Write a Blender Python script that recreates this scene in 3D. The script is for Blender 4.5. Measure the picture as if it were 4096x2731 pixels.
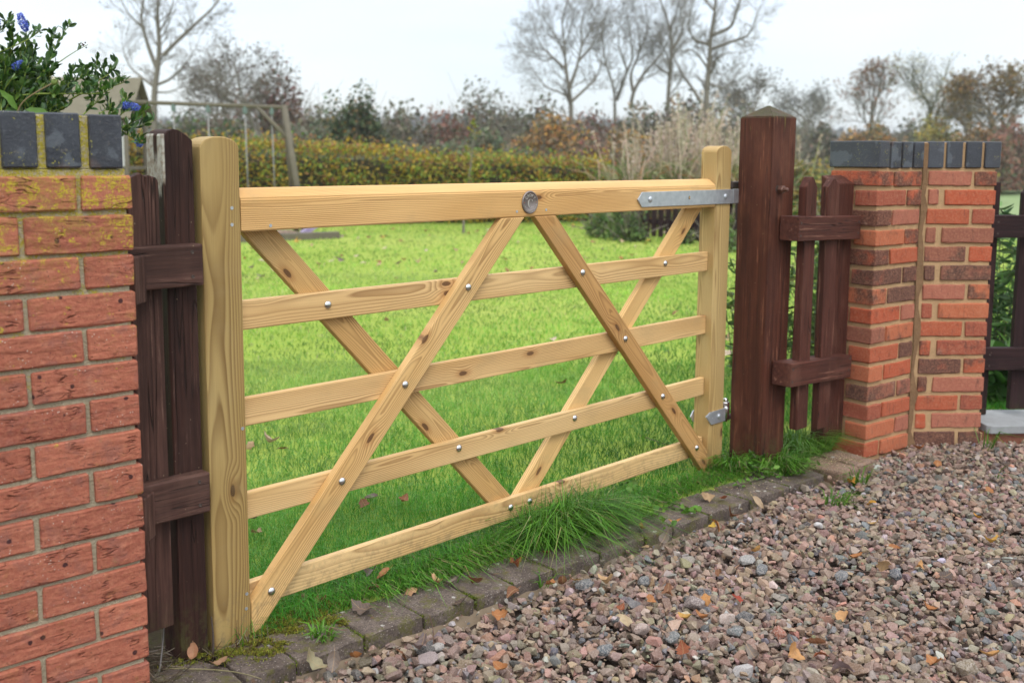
import bpy, bmesh, math, random
import numpy as np
from mathutils import Vector, Matrix

for o in list(bpy.data.objects):
    bpy.data.objects.remove(o)
S = bpy.context.scene
COL = S.collection
rng = np.random.default_rng(11)
random.seed(7)

# ------------------------------------------------------------------ camera
YAW, PITCH, ROLL = 0.7806, -0.1263, 0.0071
fw = Vector((math.cos(YAW) * math.cos(PITCH), math.sin(YAW) * math.cos(PITCH), math.sin(PITCH)))
rt = Vector((math.sin(YAW), -math.cos(YAW), 0.0))
up = rt.cross(fw)
rt, up = math.cos(ROLL) * rt + math.sin(ROLL) * up, -math.sin(ROLL) * rt + math.cos(ROLL) * up
CAM = Vector((-1.3090, -2.2098, 1.2057))
cd = bpy.data.cameras.new('camera')
cam = bpy.data.objects.new('camera', cd)
COL.objects.link(cam)
cam.matrix_world = Matrix(((rt.x, up.x, -fw.x, CAM.x), (rt.y, up.y, -fw.y, CAM.y), (rt.z, up.z, -fw.z, CAM.z), (0, 0, 0, 1)))
cd.sensor_width = 36.0
cd.sensor_fit = 'HORIZONTAL'
cd.lens = 4163.85 / 4096 * 36
cd.shift_y = -0.0524
cd.clip_start = 0.05
cd.clip_end = 3000
cd.dof.use_dof = True
cd.dof.focus_distance = 2.95
cd.dof.aperture_fstop = 3.6
S.camera = cam

# ------------------------------------------------------------------ sky and sun
W = bpy.data.worlds.new('World')
S.world = W
W.use_nodes = True
wt = W.node_tree
wt.nodes.clear()
SUN_EL, SUN_AZ = math.radians(52), math.radians(238)
sky = wt.nodes.new('ShaderNodeTexSky')
sky.sky_type = 'NISHITA'
sky.sun_disc = False
sky.sun_elevation = SUN_EL
sky.sun_rotation = math.radians(90) - SUN_AZ
bg1 = wt.nodes.new('ShaderNodeBackground')
bg1.inputs[1].default_value = 0.05
wt.links.new(sky.outputs[0], bg1.inputs[0])
tc = wt.nodes.new('ShaderNodeTexCoord')
sp = wt.nodes.new('ShaderNodeSeparateXYZ')
wt.links.new(tc.outputs['Generated'], sp.inputs[0])
mr = wt.nodes.new('ShaderNodeMapRange')          # overcast sky: dimmer at the horizon than overhead
mr.inputs['From Min'].default_value = 0.0
mr.inputs['From Max'].default_value = 1.0
mr.inputs['To Min'].default_value = 0.71
mr.inputs['To Max'].default_value = 2.2
wt.links.new(sp.outputs['Z'], mr.inputs['Value'])
mp = wt.nodes.new('ShaderNodeMapping')
mp.inputs['Scale'].default_value = (1.3, 1.3, 6.0)
wt.links.new(tc.outputs['Generated'], mp.inputs[0])
nz = wt.nodes.new('ShaderNodeTexNoise')
nz.inputs['Scale'].default_value = 1.6
nz.inputs['Detail'].default_value = 3.0
wt.links.new(mp.outputs[0], nz.inputs['Vector'])
rp = wt.nodes.new('ShaderNodeValToRGB')
rp.color_ramp.elements[0].position = 0.3
rp.color_ramp.elements[0].color = (0.77, 0.84, 0.915, 1)
rp.color_ramp.elements[1].position = 0.7
rp.color_ramp.elements[1].color = (1.0, 1.0, 1.0, 1)
wt.links.new(nz.outputs['Fac'], rp.inputs[0])
vm = wt.nodes.new('ShaderNodeVectorMath')
vm.operation = 'SCALE'
wt.links.new(rp.outputs[0], vm.inputs[0])
wt.links.new(mr.outputs[0], vm.inputs['Scale'])
bg2 = wt.nodes.new('ShaderNodeBackground')
wt.links.new(vm.outputs[0], bg2.inputs[0])
ads = wt.nodes.new('ShaderNodeAddShader')
wo = wt.nodes.new('ShaderNodeOutputWorld')
wt.links.new(bg1.outputs[0], ads.inputs[0])
wt.links.new(bg2.outputs[0], ads.inputs[1])
wt.links.new(ads.outputs[0], wo.inputs[0])

sl = bpy.data.lights.new('sun', 'SUN')
sl.energy = 1.4
sl.angle = math.radians(26)
sl.color = (1.0, 0.96, 0.9)
so = bpy.data.objects.new('sun', sl)
COL.objects.link(so)
sd = Vector((math.cos(SUN_AZ) * math.cos(SUN_EL), math.sin(SUN_AZ) * math.cos(SUN_EL), math.sin(SUN_EL)))
so.rotation_euler = sd.to_track_quat('Z', 'Y').to_euler()
so.location = (0, 0, 30)

S.view_settings.view_transform = 'Standard'
S.view_settings.look = 'None'
S.view_settings.exposure = 0.08
S.view_settings.gamma = 1.0
S.view_settings.use_curve_mapping = False
S.render.engine = 'CYCLES'
S.cycles.use_denoising = True
S.cycles.max_bounces = 6
S.cycles.diffuse_bounces = 3
S.cycles.glossy_bounces = 2
S.cycles.transmission_bounces = 3
S.cycles.transparent_max_bounces = 4
S.cycles.volume_bounces = 0

# ------------------------------------------------------------------ node helper
class G:
    def __init__(s, name):
        s.m = bpy.data.materials.new(name)
        s.m.use_nodes = True
        s.t = s.m.node_tree
        s.t.nodes.clear()
        s.out = s.t.nodes.new('ShaderNodeOutputMaterial')

    def n(s, typ, ins=None, out=0, **a):
        nd = s.t.nodes.new('ShaderNode' + typ)
        for k, v in a.items():
            setattr(nd, k, v)
        for k, v in (ins or {}).items():
            sk = nd.inputs[k]
            if isinstance(v, bpy.types.NodeSocket):
                s.t.links.new(v, sk)
            else:
                sk.default_value = v
        return nd.outputs[out]

    def math(s, op, a, b=0.0, c=0.0, clamp=False):
        return s.n('Math', {0: a, 1: b, 2: c}, operation=op, use_clamp=clamp)

    def mix(s, f, a, b, bt='MIX'):
        def c4(v):
            return v if isinstance(v, bpy.types.NodeSocket) else (*v, 1.0) if len(v) == 3 else v
        return s.n('Mix', {0: f, 6: c4(a), 7: c4(b)}, out=2, data_type='RGBA', blend_type=bt)

    def noise(s, v, scale, detail=2.0, rough=0.5, out=0, dist=0.0):
        return s.n('TexNoise', {'Vector': v, 'Scale': scale, 'Detail': detail, 'Roughness': rough, 'Distortion': dist}, out=out)

    def mul(s, v, xyz):
        return s.n('VectorMath', {0: v, 1: xyz}, operation='MULTIPLY')

    def add(s, a, b):
        return s.n('VectorMath', {0: a, 1: b}, operation='ADD')

    def sep(s, v):
        nd = s.t.nodes.new('ShaderNodeSeparateXYZ')
        s.t.links.new(v, nd.inputs[0])
        return nd.outputs

    def comb(s, x, y, z):
        return s.n('CombineXYZ', {0: x, 1: y, 2: z})

    def step(s, v, lo, hi, a=0.0, b=1.0):
        return s.n('MapRange', {0: v, 1: lo, 2: hi, 3: a, 4: b}, interpolation_type='SMOOTHSTEP')

    def obj(s):
        return s.n('TexCoord', out='Object')

    def pos(s):
        return s.n('NewGeometry', out='Position')

    def rnd(s):
        return s.n('ObjectInfo', out='Random')

    def ocol(s):
        return s.n('ObjectInfo', out='Color')

    def attr(s, name):
        return s.n('Attribute', attribute_name=name, out='Color')

    def bump(s, h, dist, strength=1.0, nrm=None):
        d = {'Height': h, 'Distance': dist, 'Strength': strength}
        if nrm is not None:
            d['Normal'] = nrm
        return s.n('Bump', d)

    def fin(s, col, rough=0.7, spec=0.3, nrm=None, metal=0.0, **kw):
        if not isinstance(col, bpy.types.NodeSocket) and len(col) == 3:
            col = (*col, 1.0)
        d = {'Base Color': col, 'Roughness': rough, 'Specular IOR Level': spec, 'Metallic': metal}
        if nrm is not None:
            d['Normal'] = nrm
        d.update(kw)
        s.t.links.new(s.n('BsdfPrincipled', d), s.out.inputs[0])
        return s.m

    def fin_leaf(s, col, trans=0.35, rough=0.5, spec=0.3, nrm=None):
        d = {'Base Color': col, 'Roughness': rough, 'Specular IOR Level': spec}
        if nrm is not None:
            d['Normal'] = nrm
        p = s.n('BsdfPrincipled', d)
        t = s.n('BsdfTranslucent', {'Color': col})
        s.t.links.new(s.n('MixShader', {0: trans, 1: p, 2: t}), s.out.inputs[0])
        return s.m


# ------------------------------------------------------------------ materials
def m_pine():
    g = G('pine')
    r = g.rnd()
    off = g.math('MULTIPLY', r, 37.0)
    x, y, z = g.sep(g.obj())
    xo = g.math('ADD', x, off)
    r2 = g.math('FRACT', g.math('MULTIPLY', r, 17.31))
    w = g.noise(g.comb(g.math('MULTIPLY', xo, 1.6), g.math('MULTIPLY', y, 7.0), g.math('MULTIPLY', z, 7.0)), 1.0, 2.0, out=1)
    wv = g.sep(g.mul(g.add(w, (-.5, -.5, -.5)), (0.034, 0.034, 0.034)))
    yy = g.math('ADD', g.math('ADD', y, g.math('ADD', g.math('MULTIPLY', r2, 0.05), 0.022)), wv[0])
    zz = g.math('ADD', g.math('ADD', z, g.math('MULTIPLY', g.math('SUBTRACT', r, 0.5), 0.07)), wv[1])
    rad = g.math('SQRT', g.math('ADD', g.math('MULTIPLY', yy, yy), g.math('MULTIPLY', zz, zz)))
    lw = g.noise(g.comb(g.math('MULTIPLY', xo, 1.1), 0.0, 0.0), 1.0, 1.0)
    rad = g.math('ADD', rad, g.math('MULTIPLY', lw, 0.030))
    # knots
    kv = g.comb(g.math('MULTIPLY', xo, 3.4), g.math('ADD', g.math('MULTIPLY', z, 8.5), g.math('MULTIPLY', r2, 9.0)), 0.0)
    vor = g.t.nodes.new('ShaderNodeTexVoronoi')
    vor.voronoi_dimensions = '2D'
    vor.inputs['Scale'].default_value = 1.0
    g.t.links.new(kv, vor.inputs['Vector'])
    kd, kc = vor.outputs['Distance'], vor.outputs['Color']
    gate = g.math('GREATER_THAN', g.sep(kc)[0], 0.44)
    kn = g.noise(g.obj(), 60.0, 2.0)
    kd2 = g.math('ADD', kd, g.math('MULTIPLY', g.math('SUBTRACT', kn, 0.5), 0.03))
    sw = g.math('MULTIPLY', gate, g.step(kd, 0.30, 0.0))
    rad = g.math('ADD', rad, g.math('MULTIPLY', sw, 0.014))
    f = g.math('FRACT', g.math('MULTIPLY', rad, 215.0))
    late = g.n('ValToRGB', {0: f})
    cr = late.node.color_ramp
    cr.elements[0].position = 0.25
    cr.elements[0].color = (0, 0, 0, 1)
    cr.elements[1].position = 0.86
    cr.elements[1].color = (1, 1, 1, 1)
    e = cr.elements.new(0.99)
    e.color = (0.05, 0.05, 0.05, 1)
    fib = g.noise(g.comb(g.math('MULTIPLY', xo, 7.0), g.math('MULTIPLY', y, 420.0), g.math('MULTIPLY', z, 420.0)), 1.0, 2.0)
    big = g.noise(g.comb(g.math('MULTIPLY', xo, 1.3), g.math('MULTIPLY', y, 9.0), g.math('MULTIPLY', z, 9.0)), 1.0, 2.0)
    c = g.mix(g.step(big, 0.3, 0.7), (0.655, 0.418, 0.172), (0.765, 0.530, 0.252))
    vis = g.n('MapRange', {0: g.noise(g.comb(g.math('MULTIPLY', xo, 1.9), g.math('MULTIPLY', y, 14.0), g.math('MULTIPLY', z, 14.0)), 1.0, 1.0), 1: 0.3, 2: 0.7, 3: 0.30, 4: 0.85})
    c = g.mix(g.math('MULTIPLY', late, vis), c, (0.27, 0.135, 0.045))
    c = g.mix(g.math('MULTIPLY', g.math('SUBTRACT', fib, 0.32), 0.45, clamp=True), c, (0.33, 0.19, 0.08))
    halo = g.math('MULTIPLY', gate, g.step(kd2, 0.16, 0.05))
    c = g.mix(g.math('MULTIPLY', halo, 0.5), c, (0.36, 0.16, 0.05))
    core = g.math('MULTIPLY', gate, g.step(kd2, 0.066, 0.045))
    kr = g.math('FRACT', g.math('MULTIPLY', kd2, 55.0))
    c = g.mix(g.math('MULTIPLY', core, 0.93), c, g.mix(kr, (0.055, 0.026, 0.012), (0.21, 0.105, 0.045)))
    c = g.mix(1.0, c, g.ocol(), 'MULTIPLY')
    dirt = g.noise(g.comb(g.math('MULTIPLY', xo, 9.0), g.math('MULTIPLY', y, 60.0), g.math('MULTIPLY', z, 60.0)), 1.0, 4.0, 0.7)
    c = g.mix(g.step(dirt, 0.66, 0.78, 0.0, 0.35), c, (0.22, 0.13, 0.06))
    wz = g.sep(g.pos())[2]
    mud = g.math('MULTIPLY', g.step(wz, 0.22, 0.0), g.step(g.noise(g.pos(), 34.0, 5.0, 0.75), 0.46, 0.66))
    c = g.mix(g.math('MULTIPLY', mud, 0.65), c, (0.20, 0.145, 0.075))
    smear = g.noise(g.mul(g.pos(), (5.0, 5.0, 9.0)), 1.0, 4.0, 0.6)
    c = g.mix(g.step(smear, 0.52, 0.74, 0.0, 0.32), c, (0.34, 0.25, 0.12))
    h = g.math('ADD', g.math('MULTIPLY', late, 0.6), g.math('MULTIPLY', fib, 0.7))
    return g.fin(c, g.n('MapRange', {0: fib, 3: 0.5, 4: 0.72}), 0.28, g.bump(h, 0.0006, 0.7))


def m_stain(name, base, dark, worn, amount, top_moss=False, patch=False):
    """old brown wood stain; local X runs along the piece"""
    g = G(name)
    o = g.obj()
    off = g.math('MULTIPLY', g.rnd(), 41.0)
    x, y, z = g.sep(o)
    xo = g.math('ADD', x, off)
    st = g.noise(g.comb(g.math('MULTIPLY', xo, 3.0), g.math('MULTIPLY', y, 75.0), g.math('MULTIPLY', z, 75.0)), 1.0, 5.0, 0.72)
    bl = g.noise(g.comb(g.math('MULTIPLY', xo, 5.0), g.math('MULTIPLY', y, 14.0), g.math('MULTIPLY', z, 14.0)), 1.0, 4.0, 0.6)
    c = g.mix(g.step(st, 0.30, 0.70, 0.15, 1.0), dark, base)
    c = g.mix(g.step(bl, 0.42, 0.68, 0.0, 0.55), c, dark)
    wr = g.math('MULTIPLY', g.step(st, 0.56, 0.66), g.step(bl, 0.50 - amount, 0.62 - amount))
    c = g.mix(g.math('MULTIPLY', wr, 0.75), c, worn)
    ck = g.noise(g.comb(g.math('MULTIPLY', xo, 1.4), g.math('MULTIPLY', y, 46.0), g.math('MULTIPLY', z, 46.0)), 1.0, 1.0)
    crack = g.step(g.math('ABSOLUTE', g.math('SUBTRACT', ck, 0.56)), 0.012, 0.0)
    c = g.mix(g.math('MULTIPLY', crack, 0.8), c, (0.012, 0.007, 0.005))
    sp = g.n('TexVoronoi', {'Vector': g.add(o, g.comb(off, off, off)), 'Scale': 34.0})
    c = g.mix(g.step(sp, 0.05, 0.03, 0.0, 0.8), c, (0.36, 0.27, 0.17))
    if top_moss:
        nrm = g.sep(g.n('NewGeometry', out='Normal'))[2]
        mm = g.noise(g.pos(), 38.0, 5.0, 0.7)
        mk = g.math('MULTIPLY', g.step(nrm, 0.35, 0.75), 1.0)
        drip = g.math('MULTIPLY', g.step(g.sep(g.pos())[2], 1.27, 1.35), g.step(g.noise(g.mul(g.pos(), (55, 55, 9)), 1.0, 3.0), 0.58, 0.7))
        c = g.mix(g.math('MULTIPLY', drip, 0.75), c, (0.20, 0.16, 0.04))
        ring = g.math('FRACT', g.math('MULTIPLY', g.math('SQRT', g.math('ADD', g.math('MULTIPLY', y, y), g.math('MULTIPLY', z, z))), 170.0))
        top = g.mix(g.step(mm, 0.36, 0.58), g.mix(ring, (0.058, 0.034, 0.024), (0.085, 0.058, 0.038)), g.mix(g.noise(g.pos(), 90.0, 3.0), (0.032, 0.030, 0.011), (0.072, 0.064, 0.018)))
        c = g.mix(mk, c, top)
    if patch:
        # paint worn to grey lichen at the head of the post's left face
        edge = g.math('ADD', x, g.math('MULTIPLY', g.math('SUBTRACT', g.noise(g.comb(g.math('MULTIPLY', x, 10.0), g.math('MULTIPLY', y, 90.0), 0.0), 1.0, 3.0), 0.5), 0.16))
        m1 = g.step(edge, 0.535, 0.56)
        side = g.step(z, -0.0320, -0.0345)
        drip = g.math('MULTIPLY', g.step(g.math('ABSOLUTE', g.math('SUBTRACT', y, 0.004)), 0.012, 0.006), g.step(x, 0.60, 0.64))
        m1 = g.math('MULTIPLY', g.math('MULTIPLY', m1, side), g.math('SUBTRACT', 1.0, drip))
        gl = g.mix(g.step(g.noise(o, 60.0, 4.0, 0.7), 0.35, 0.65), (0.30, 0.25, 0.19), (0.52, 0.52, 0.45))
        c = g.mix(m1, c, gl)
    wz = g.sep(g.pos())[2]
    alg = g.math('MULTIPLY', g.step(wz, 0.20, 0.0), g.step(g.noise(g.pos(), 30.0, 5.0, 0.75), 0.44, 0.62))
    c = g.mix(g.math('MULTIPLY', alg, 0.6), c, (0.075, 0.075, 0.025))
    fade = g.noise(g.mul(g.pos(), (6.0, 6.0, 2.6)), 1.0, 4.0, 0.6)
    c = g.mix(g.step(fade, 0.50, 0.72, 0.0, 0.42), c, g.mix(0.5, worn, base))
    h = g.math('SUBTRACT', g.math('ADD', st, g.math('MULTIPLY', bl, 0.4)), g.math('MULTIPLY', crack, 1.2))
    return g.fin(c, g.n('MapRange', {0: bl, 3: 0.5, 4: 0.75}), 0.18, g.bump(h, 0.0026, 0.9))


def m_endgrain(name):
    g = G(name)
    o = g.obj()
    n = g.noise(o, 30.0, 3.0)
    c = g.mix(n, (0.16, 0.09, 0.075), (0.26, 0.17, 0.14))
    return g.fin(c, 0.7, 0.2)


def m_brick(name, kind):
    g = G(name)
    o = g.obj()
    r = g.rnd()
    off = g.math('MULTIPLY', r, 53.0)
    v = g.add(o, g.comb(off, off, off))
    r2 = g.math('FRACT', g.math('MULTIPLY', r, 23.7))
    n1 = g.noise(v, 9.0, 3.0)
    n2 = g.noise(v, 120.0, 4.0, 0.75)
    x, y, z = g.sep(v)
    if kind == 'new':
        c = g.mix(r, (0.265, 0.074, 0.048), (0.41, 0.132, 0.080))
        c = g.mix(g.step(n1, 0.35, 0.75, 0.0, 0.7), c, (0.30, 0.095, 0.062))
        c = g.mix(g.step(n2, 0.35, 0.7, 0.0, 0.5), c, (0.50, 0.20, 0.115))
        # drag-faced creases, mostly level and short
        cr = g.n('TexNoise', {'Vector': g.comb(g.math('MULTIPLY', x, 15.0), g.math('MULTIPLY', y, 15.0), g.math('MULTIPLY', z, 62.0)), 'Scale': 1.0, 'Detail': 2.0, 'Roughness': 0.5, 'Distortion': 0.35})
        crease = g.math('MULTIPLY', g.step(g.math('ABSOLUTE', g.math('SUBTRACT', cr, 0.5)), 0.045, 0.0), g.step(g.noise(v, 17.0, 2.0), 0.54, 0.66))
        c = g.mix(g.math('MULTIPLY', crease, 0.45), c, (0.20, 0.045, 0.028))
        c = g.mix(g.step(g.noise(v, 24.0, 4.0, 0.65), 0.50, 0.70, 0.0, 0.6), c, (0.25, 0.105, 0.082))
        c = g.mix(g.step(g.noise(v, 31.0, 3.0, 0.6), 0.56, 0.74, 0.0, 0.5), c, (0.52, 0.22, 0.135))
        vs = g.n('TexVoronoi', {'Vector': v, 'Scale': 130.0})
        c = g.mix(g.math('MULTIPLY', g.step(vs, 0.19, 0.10), g.step(n1, 0.51, 0.62)), c, (0.62, 0.52, 0.44))
        vd = g.n('TexVoronoi', {'Vector': v, 'Scale': 95.0})
        c = g.mix(g.step(vd, 0.16, 0.08, 0.0, 0.85), c, (0.07, 0.03, 0.03))
        vl = g.n('TexVoronoi', {'Vector': v, 'Scale': 17.0})
        c = g.mix(g.step(g.math('ADD', vl, g.math('MULTIPLY', n2, 0.1)), 0.155, 0.125, 0.0, 0.9), c, (0.035, 0.015, 0.018))
        # yellow lichen, thickest near the top of the wall
        p = g.pos()
        hz = g.sep(p)[2]
        ln = g.noise(p, 13.0, 6.0, 0.72)
        lf = g.noise(p, 140.0, 3.0, 0.7)
        up_ = g.n('MapRange', {0: hz, 1: 0.70, 2: 1.15, 3: 0.0, 4: 1.0})
        film = g.math('MULTIPLY', g.step(g.math('ADD', ln, g.math('MULTIPLY', up_, 0.20)), 0.56, 0.78), g.step(lf, 0.30, 0.66))
        c = g.mix(g.math('MULTIPLY', film, 0.62), c, (0.30, 0.20, 0.045))
        cru = g.math('MULTIPLY', g.step(g.math('ADD', g.noise(p, 30.0, 5.0, 0.75), g.math('MULTIPLY', up_, 0.17)), 0.66, 0.72), g.step(g.noise(p, 210.0, 3.0, 0.7), 0.40, 0.56))
        c = g.mix(g.math('MULTIPLY', cru, 0.85), c, (0.46, 0.37, 0.03))
        h = g.math('SUBTRACT', g.math('ADD', g.math('MULTIPLY', n2, 0.45), g.math('MULTIPLY', cr, 0.9)), g.math('MULTIPLY', crease, 1.0))
        return g.fin(c, 0.85, 0.2, g.bump(h, 0.0062, 1.0))
    if kind == 'old':
        ra = g.n('ValToRGB', {0: r})
        cr = ra.node.color_ramp
        cr.interpolation = 'CONSTANT'
        cols = [(0.40, 0.098, 0.048), (0.32, 0.085, 0.050), (0.45, 0.135, 0.065), (0.37, 0.13, 0.085), (0.43, 0.095, 0.045), (0.27, 0.10, 0.065)]
        cr.elements[0].color = (*cols[0], 1)
        cr.elements[1].position = 0.17
        cr.elements[1].color = (*cols[1], 1)
        for i in range(2, 6):
            e = cr.elements.new(i / 6)
            e.color = (*cols[i], 1)
        burn = g.noise(v, 12.0, 4.0, 0.65)
        th = g.n('MapRange', {0: r2, 1: 0.45, 2: 1.0, 3: 0.66, 4: 0.22})
        bm = g.step(g.math('SUBTRACT', burn, th), -0.06, 0.16)
        c = g.mix(g.math('MULTIPLY', bm, 0.86), ra, g.mix(n2, (0.045, 0.028, 0.024), (0.12, 0.072, 0.055)))
        c = g.mix(g.step(n2, 0.42, 0.72, 0.0, 0.45), c, (0.50, 0.24, 0.14))
        c = g.mix(g.step(g.noise(g.comb(g.math('MULTIPLY', x, 60.0), g.math('MULTIPLY', y, 60.0), g.math('MULTIPLY', z, 16.0)), 1.0, 4.0, 0.7), 0.56, 0.72, 0.0, 0.55), c, (0.085, 0.042, 0.035))
        vd = g.n('TexVoronoi', {'Vector': v, 'Scale': 110.0})
        c = g.mix(g.step(vd, 0.17, 0.09, 0.0, 0.8), c, (0.05, 0.02, 0.02))
        ef = g.noise(v, 22.0, 4.0, 0.6)
        c = g.mix(g.step(ef, 0.62, 0.78, 0.0, 0.35), c, (0.58, 0.36, 0.25))
        h = g.math('ADD', g.math('MULTIPLY', n2, 0.5), burn)
        return g.fin(c, 0.85, 0.2, g.bump(h, 0.005, 0.9))
    # blue engineering brick
    c = g.mix(r, (0.022, 0.025, 0.034), (0.050, 0.052, 0.062))
    c = g.mix(g.step(n1, 0.45, 0.7, 0.0, 0.5), c, (0.065, 0.073, 0.09))
    bl = g.noise(v, 11.0, 2.0, 0.5)
    c = g.mix(g.step(g.math('ADD', bl, g.math('MULTIPLY', n2, 0.12)), 0.66, 0.70, 0.0, 0.55), c, (0.12, 0.135, 0.155))
    c = g.mix(g.step(g.noise(v, 16.0, 3.0), 0.64, 0.76, 0.0, 0.5), c, (0.14, 0.075, 0.05))
    p = g.pos()
    c = g.mix(g.step(g.noise(p, 42.0, 5.0, 0.75), 0.60, 0.70, 0.0, 0.5), c, (0.20, 0.17, 0.13))
    c = g.mix(g.step(n2, 0.5, 0.75, 0.0, 0.5), c, (0.11, 0.115, 0.125))
    li = g.math('MULTIPLY', g.step(g.noise(p, 150.0, 3.0, 0.7), 0.60, 0.68), g.step(g.noise(p, 18.0, 3.0), 0.52, 0.66))
    c = g.mix(li, c, (0.42, 0.38, 0.05))
    return g.fin(c, g.n('MapRange', {0: n1, 3: 0.38, 4: 0.6}), 0.45, g.bump(g.math('ADD', n2, g.math('MULTIPLY', n1, 0.6)), 0.0026, 0.8))


def m_mortar(name, a, b, lich):
    g = G(name)
    p = g.pos()
    n1 = g.noise(p, 14.0, 4.0, 0.6)
    n2 = g.noise(p, 220.0, 3.0, 0.7)
    c = g.mix(n1, a, b)
    c = g.mix(g.step(n2, 0.4, 0.75, 0.0, 0.5), c, tuple(k * 0.6 for k in a))
    if lich:
        hz = g.sep(p)[2]
        ln = g.noise(p, 16.0, 5.0, 0.7)
        th = g.n('MapRange', {0: hz, 1: 0.62, 2: 1.18, 3: 0.70, 4: 0.36})
        li = g.math('MULTIPLY', g.step(g.math('SUBTRACT', ln, th), -0.04, 0.08), g.step(g.noise(p, 170.0, 3.0, 0.7), 0.36, 0.58))
        c = g.mix(g.math('MULTIPLY', li, 0.9), c, (0.46, 0.38, 0.03))
    else:
        c = g.mix(g.step(g.noise(p, 20.0, 3.0), 0.6, 0.8, 0.0, 0.5), c, (0.20, 0.12, 0.07))
    return g.fin(c, 0.95, 0.1, g.bump(g.math('ADD', n2, g.math('MULTIPLY', n1, 1.5)), 0.007, 1.0))


def m_stone_attr(name):
    g = G(name)
    c = g.attr('col')
    p = g.pos()
    n = g.noise(p, 260.0, 3.0, 0.7)
    c = g.mix(g.step(n, 0.35, 0.7, 0.0, 0.45), c, g.mix(0.5, c, (0.62, 0.52, 0.47)))
    n3 = g.noise(p, 480.0, 2.0)
    c = g.mix(g.step(n3, 0.58, 0.7, 0.0, 0.45), c, (0.06, 0.045, 0.04))
    ms = g.noise(p, 24.0, 4.0, 0.6)
    c = g.mix(g.step(ms, 0.58, 0.75, 0.0, 0.35), c, (0.15, 0.13, 0.055))
    return g.fin(c, 0.78, 0.3, g.bump(n, 0.0015, 0.8))


def m_stone_obj(name):
    g = G(name)
    o = g.obj()
    n = g.noise(o, 230.0, 3.0, 0.7)
    c = g.mix(g.step(n, 0.4, 0.66, 0.0, 0.5), g.ocol(), (0.50, 0.44, 0.40))
    c = g.mix(g.step(g.noise(o, 330.0, 2.0), 0.56, 0.68, 0.0, 0.6), c, (0.05, 0.045, 0.05))
    return g.fin(c, 0.75, 0.3, g.bump(n, 0.002, 0.8))


def m_kerb(name, a, b):
    g = G(name)
    p = g.pos()
    n1 = g.noise(p, 11.0, 5.0, 0.65)
    n2 = g.noise(p, 150.0, 4.0, 0.8)
    c = g.mix(g.step(n1, 0.32, 0.68), a, b)
    c = g.mix(g.step(n2, 0.42, 0.66, 0.0, 0.75), c, (0.045, 0.034, 0.030))
    vs = g.n('TexVoronoi', {'Vector': p, 'Scale': 105.0})
    c = g.mix(g.step(vs, 0.22, 0.13, 0.0, 0.75), c, (0.36, 0.31, 0.27))
    vl = g.n('TexVoronoi', {'Vector': g.add(p, g.mul(g.noise(p, 40.0, 3.0, out=1), (0.02, 0.02, 0.02))), 'Scale': 26.0})
    c = g.mix(g.math('MULTIPLY', g.step(vl, 0.20, 0.15), g.step(n1, 0.5, 0.56)), c, (0.42, 0.40, 0.36))
    mo = g.math('MULTIPLY', g.step(g.noise(p, 17.0, 5.0, 0.7), 0.50, 0.60), g.step(n2, 0.3, 0.6))
    c = g.mix(g.math('MULTIPLY', mo, 0.7), c, (0.12, 0.115, 0.025))
    c = g.mix(g.step(g.noise(p, 30.0, 3.0), 0.63, 0.75, 0.0, 0.5), c, (0.20, 0.10, 0.045))
    return g.fin(c, 0.9, 0.2, g.bump(g.math('ADD', g.math('MULTIPLY', n2, 0.8), g.math('MULTIPLY', n1, 1.5)), 0.005, 0.9))


def m_attr_leaf(name, trans=0.3, rough=0.55, spec=0.25):
    g = G(name)
    return g.fin_leaf(g.attr('col'), trans, rough, spec)


def m_metal(name, a, b, rough, metal=1.0, sc=40.0):
    g = G(name)
    o = g.obj()
    n = g.noise(o, sc, 4.0, 0.6)
    c = g.mix(n, a, b)
    return g.fin(c, g.n('MapRange', {0: n, 3: rough - 0.08, 4: rough + 0.1}), 0.5, g.bump(n, 0.0006, 0.5), metal)


def m_plain(name, a, b, sc=20.0, rough=0.8, bump=0.002):
    g = G(name)
    p = g.pos()
    n = g.noise(p, sc, 4.0, 0.6)
    return g.fin(g.mix(n, a, b), rough, 0.2, g.bump(n, bump, 0.7))


def m_bark(name, a, b):
    g = G(name)
    p = g.pos()
    n = g.noise(g.mul(p, (9, 9, 2)), 1.0, 4.0, 0.6)
    return g.fin(g.mix(n, a, b), 0.9, 0.1)


def m_ground(name, a, b, c3, s1=0.35, s2=30.0):
    g = G(name)
    p = g.pos()
    n1 = g.noise(p, s1, 4.0, 0.6)
    n2 = g.noise(p, s2, 4.0, 0.7)
    c = g.mix(g.step(n1, 0.35, 0.65), a, b)
    c = g.mix(g.step(n2, 0.35, 0.7, 0.0, 0.6), c, c3)
    return g.fin(c, 0.95, 0.1, g.bump(n2, 0.02, 0.6))


def m_fallen():
    g = G('dead_leaf')
    o = g.obj()
    x, y, z = g.sep(o)
    r = g.rnd()
    off = g.math('MULTIPLY', r, 19.0)
    n = g.noise(g.add(o, g.comb(off, off, off)), 55.0, 4.0, 0.65)
    c = g.mix(g.step(n, 0.35, 0.7, 0.0, 0.65), g.ocol(), g.mix(0.6, g.ocol(), (0.09, 0.035, 0.012)))
    mid = g.step(g.math('ABSOLUTE', y), 0.0012, 0.0004)
    vein = g.step(g.math('ABSOLUTE', g.math('SUBTRACT', g.math('FRACT', g.math('MULTIPLY', g.math('SUBTRACT', x, g.math('ABSOLUTE', y)), 120.0)), 0.5)), 0.10, 0.03)
    c = g.mix(g.math('MULTIPLY', g.math('MAXIMUM', mid, g.math('MULTIPLY', vein, 0.5)), 0.5), c, (0.42, 0.27, 0.14))
    return g.fin_leaf(c, 0.15, 0.6, 0.3)


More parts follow.
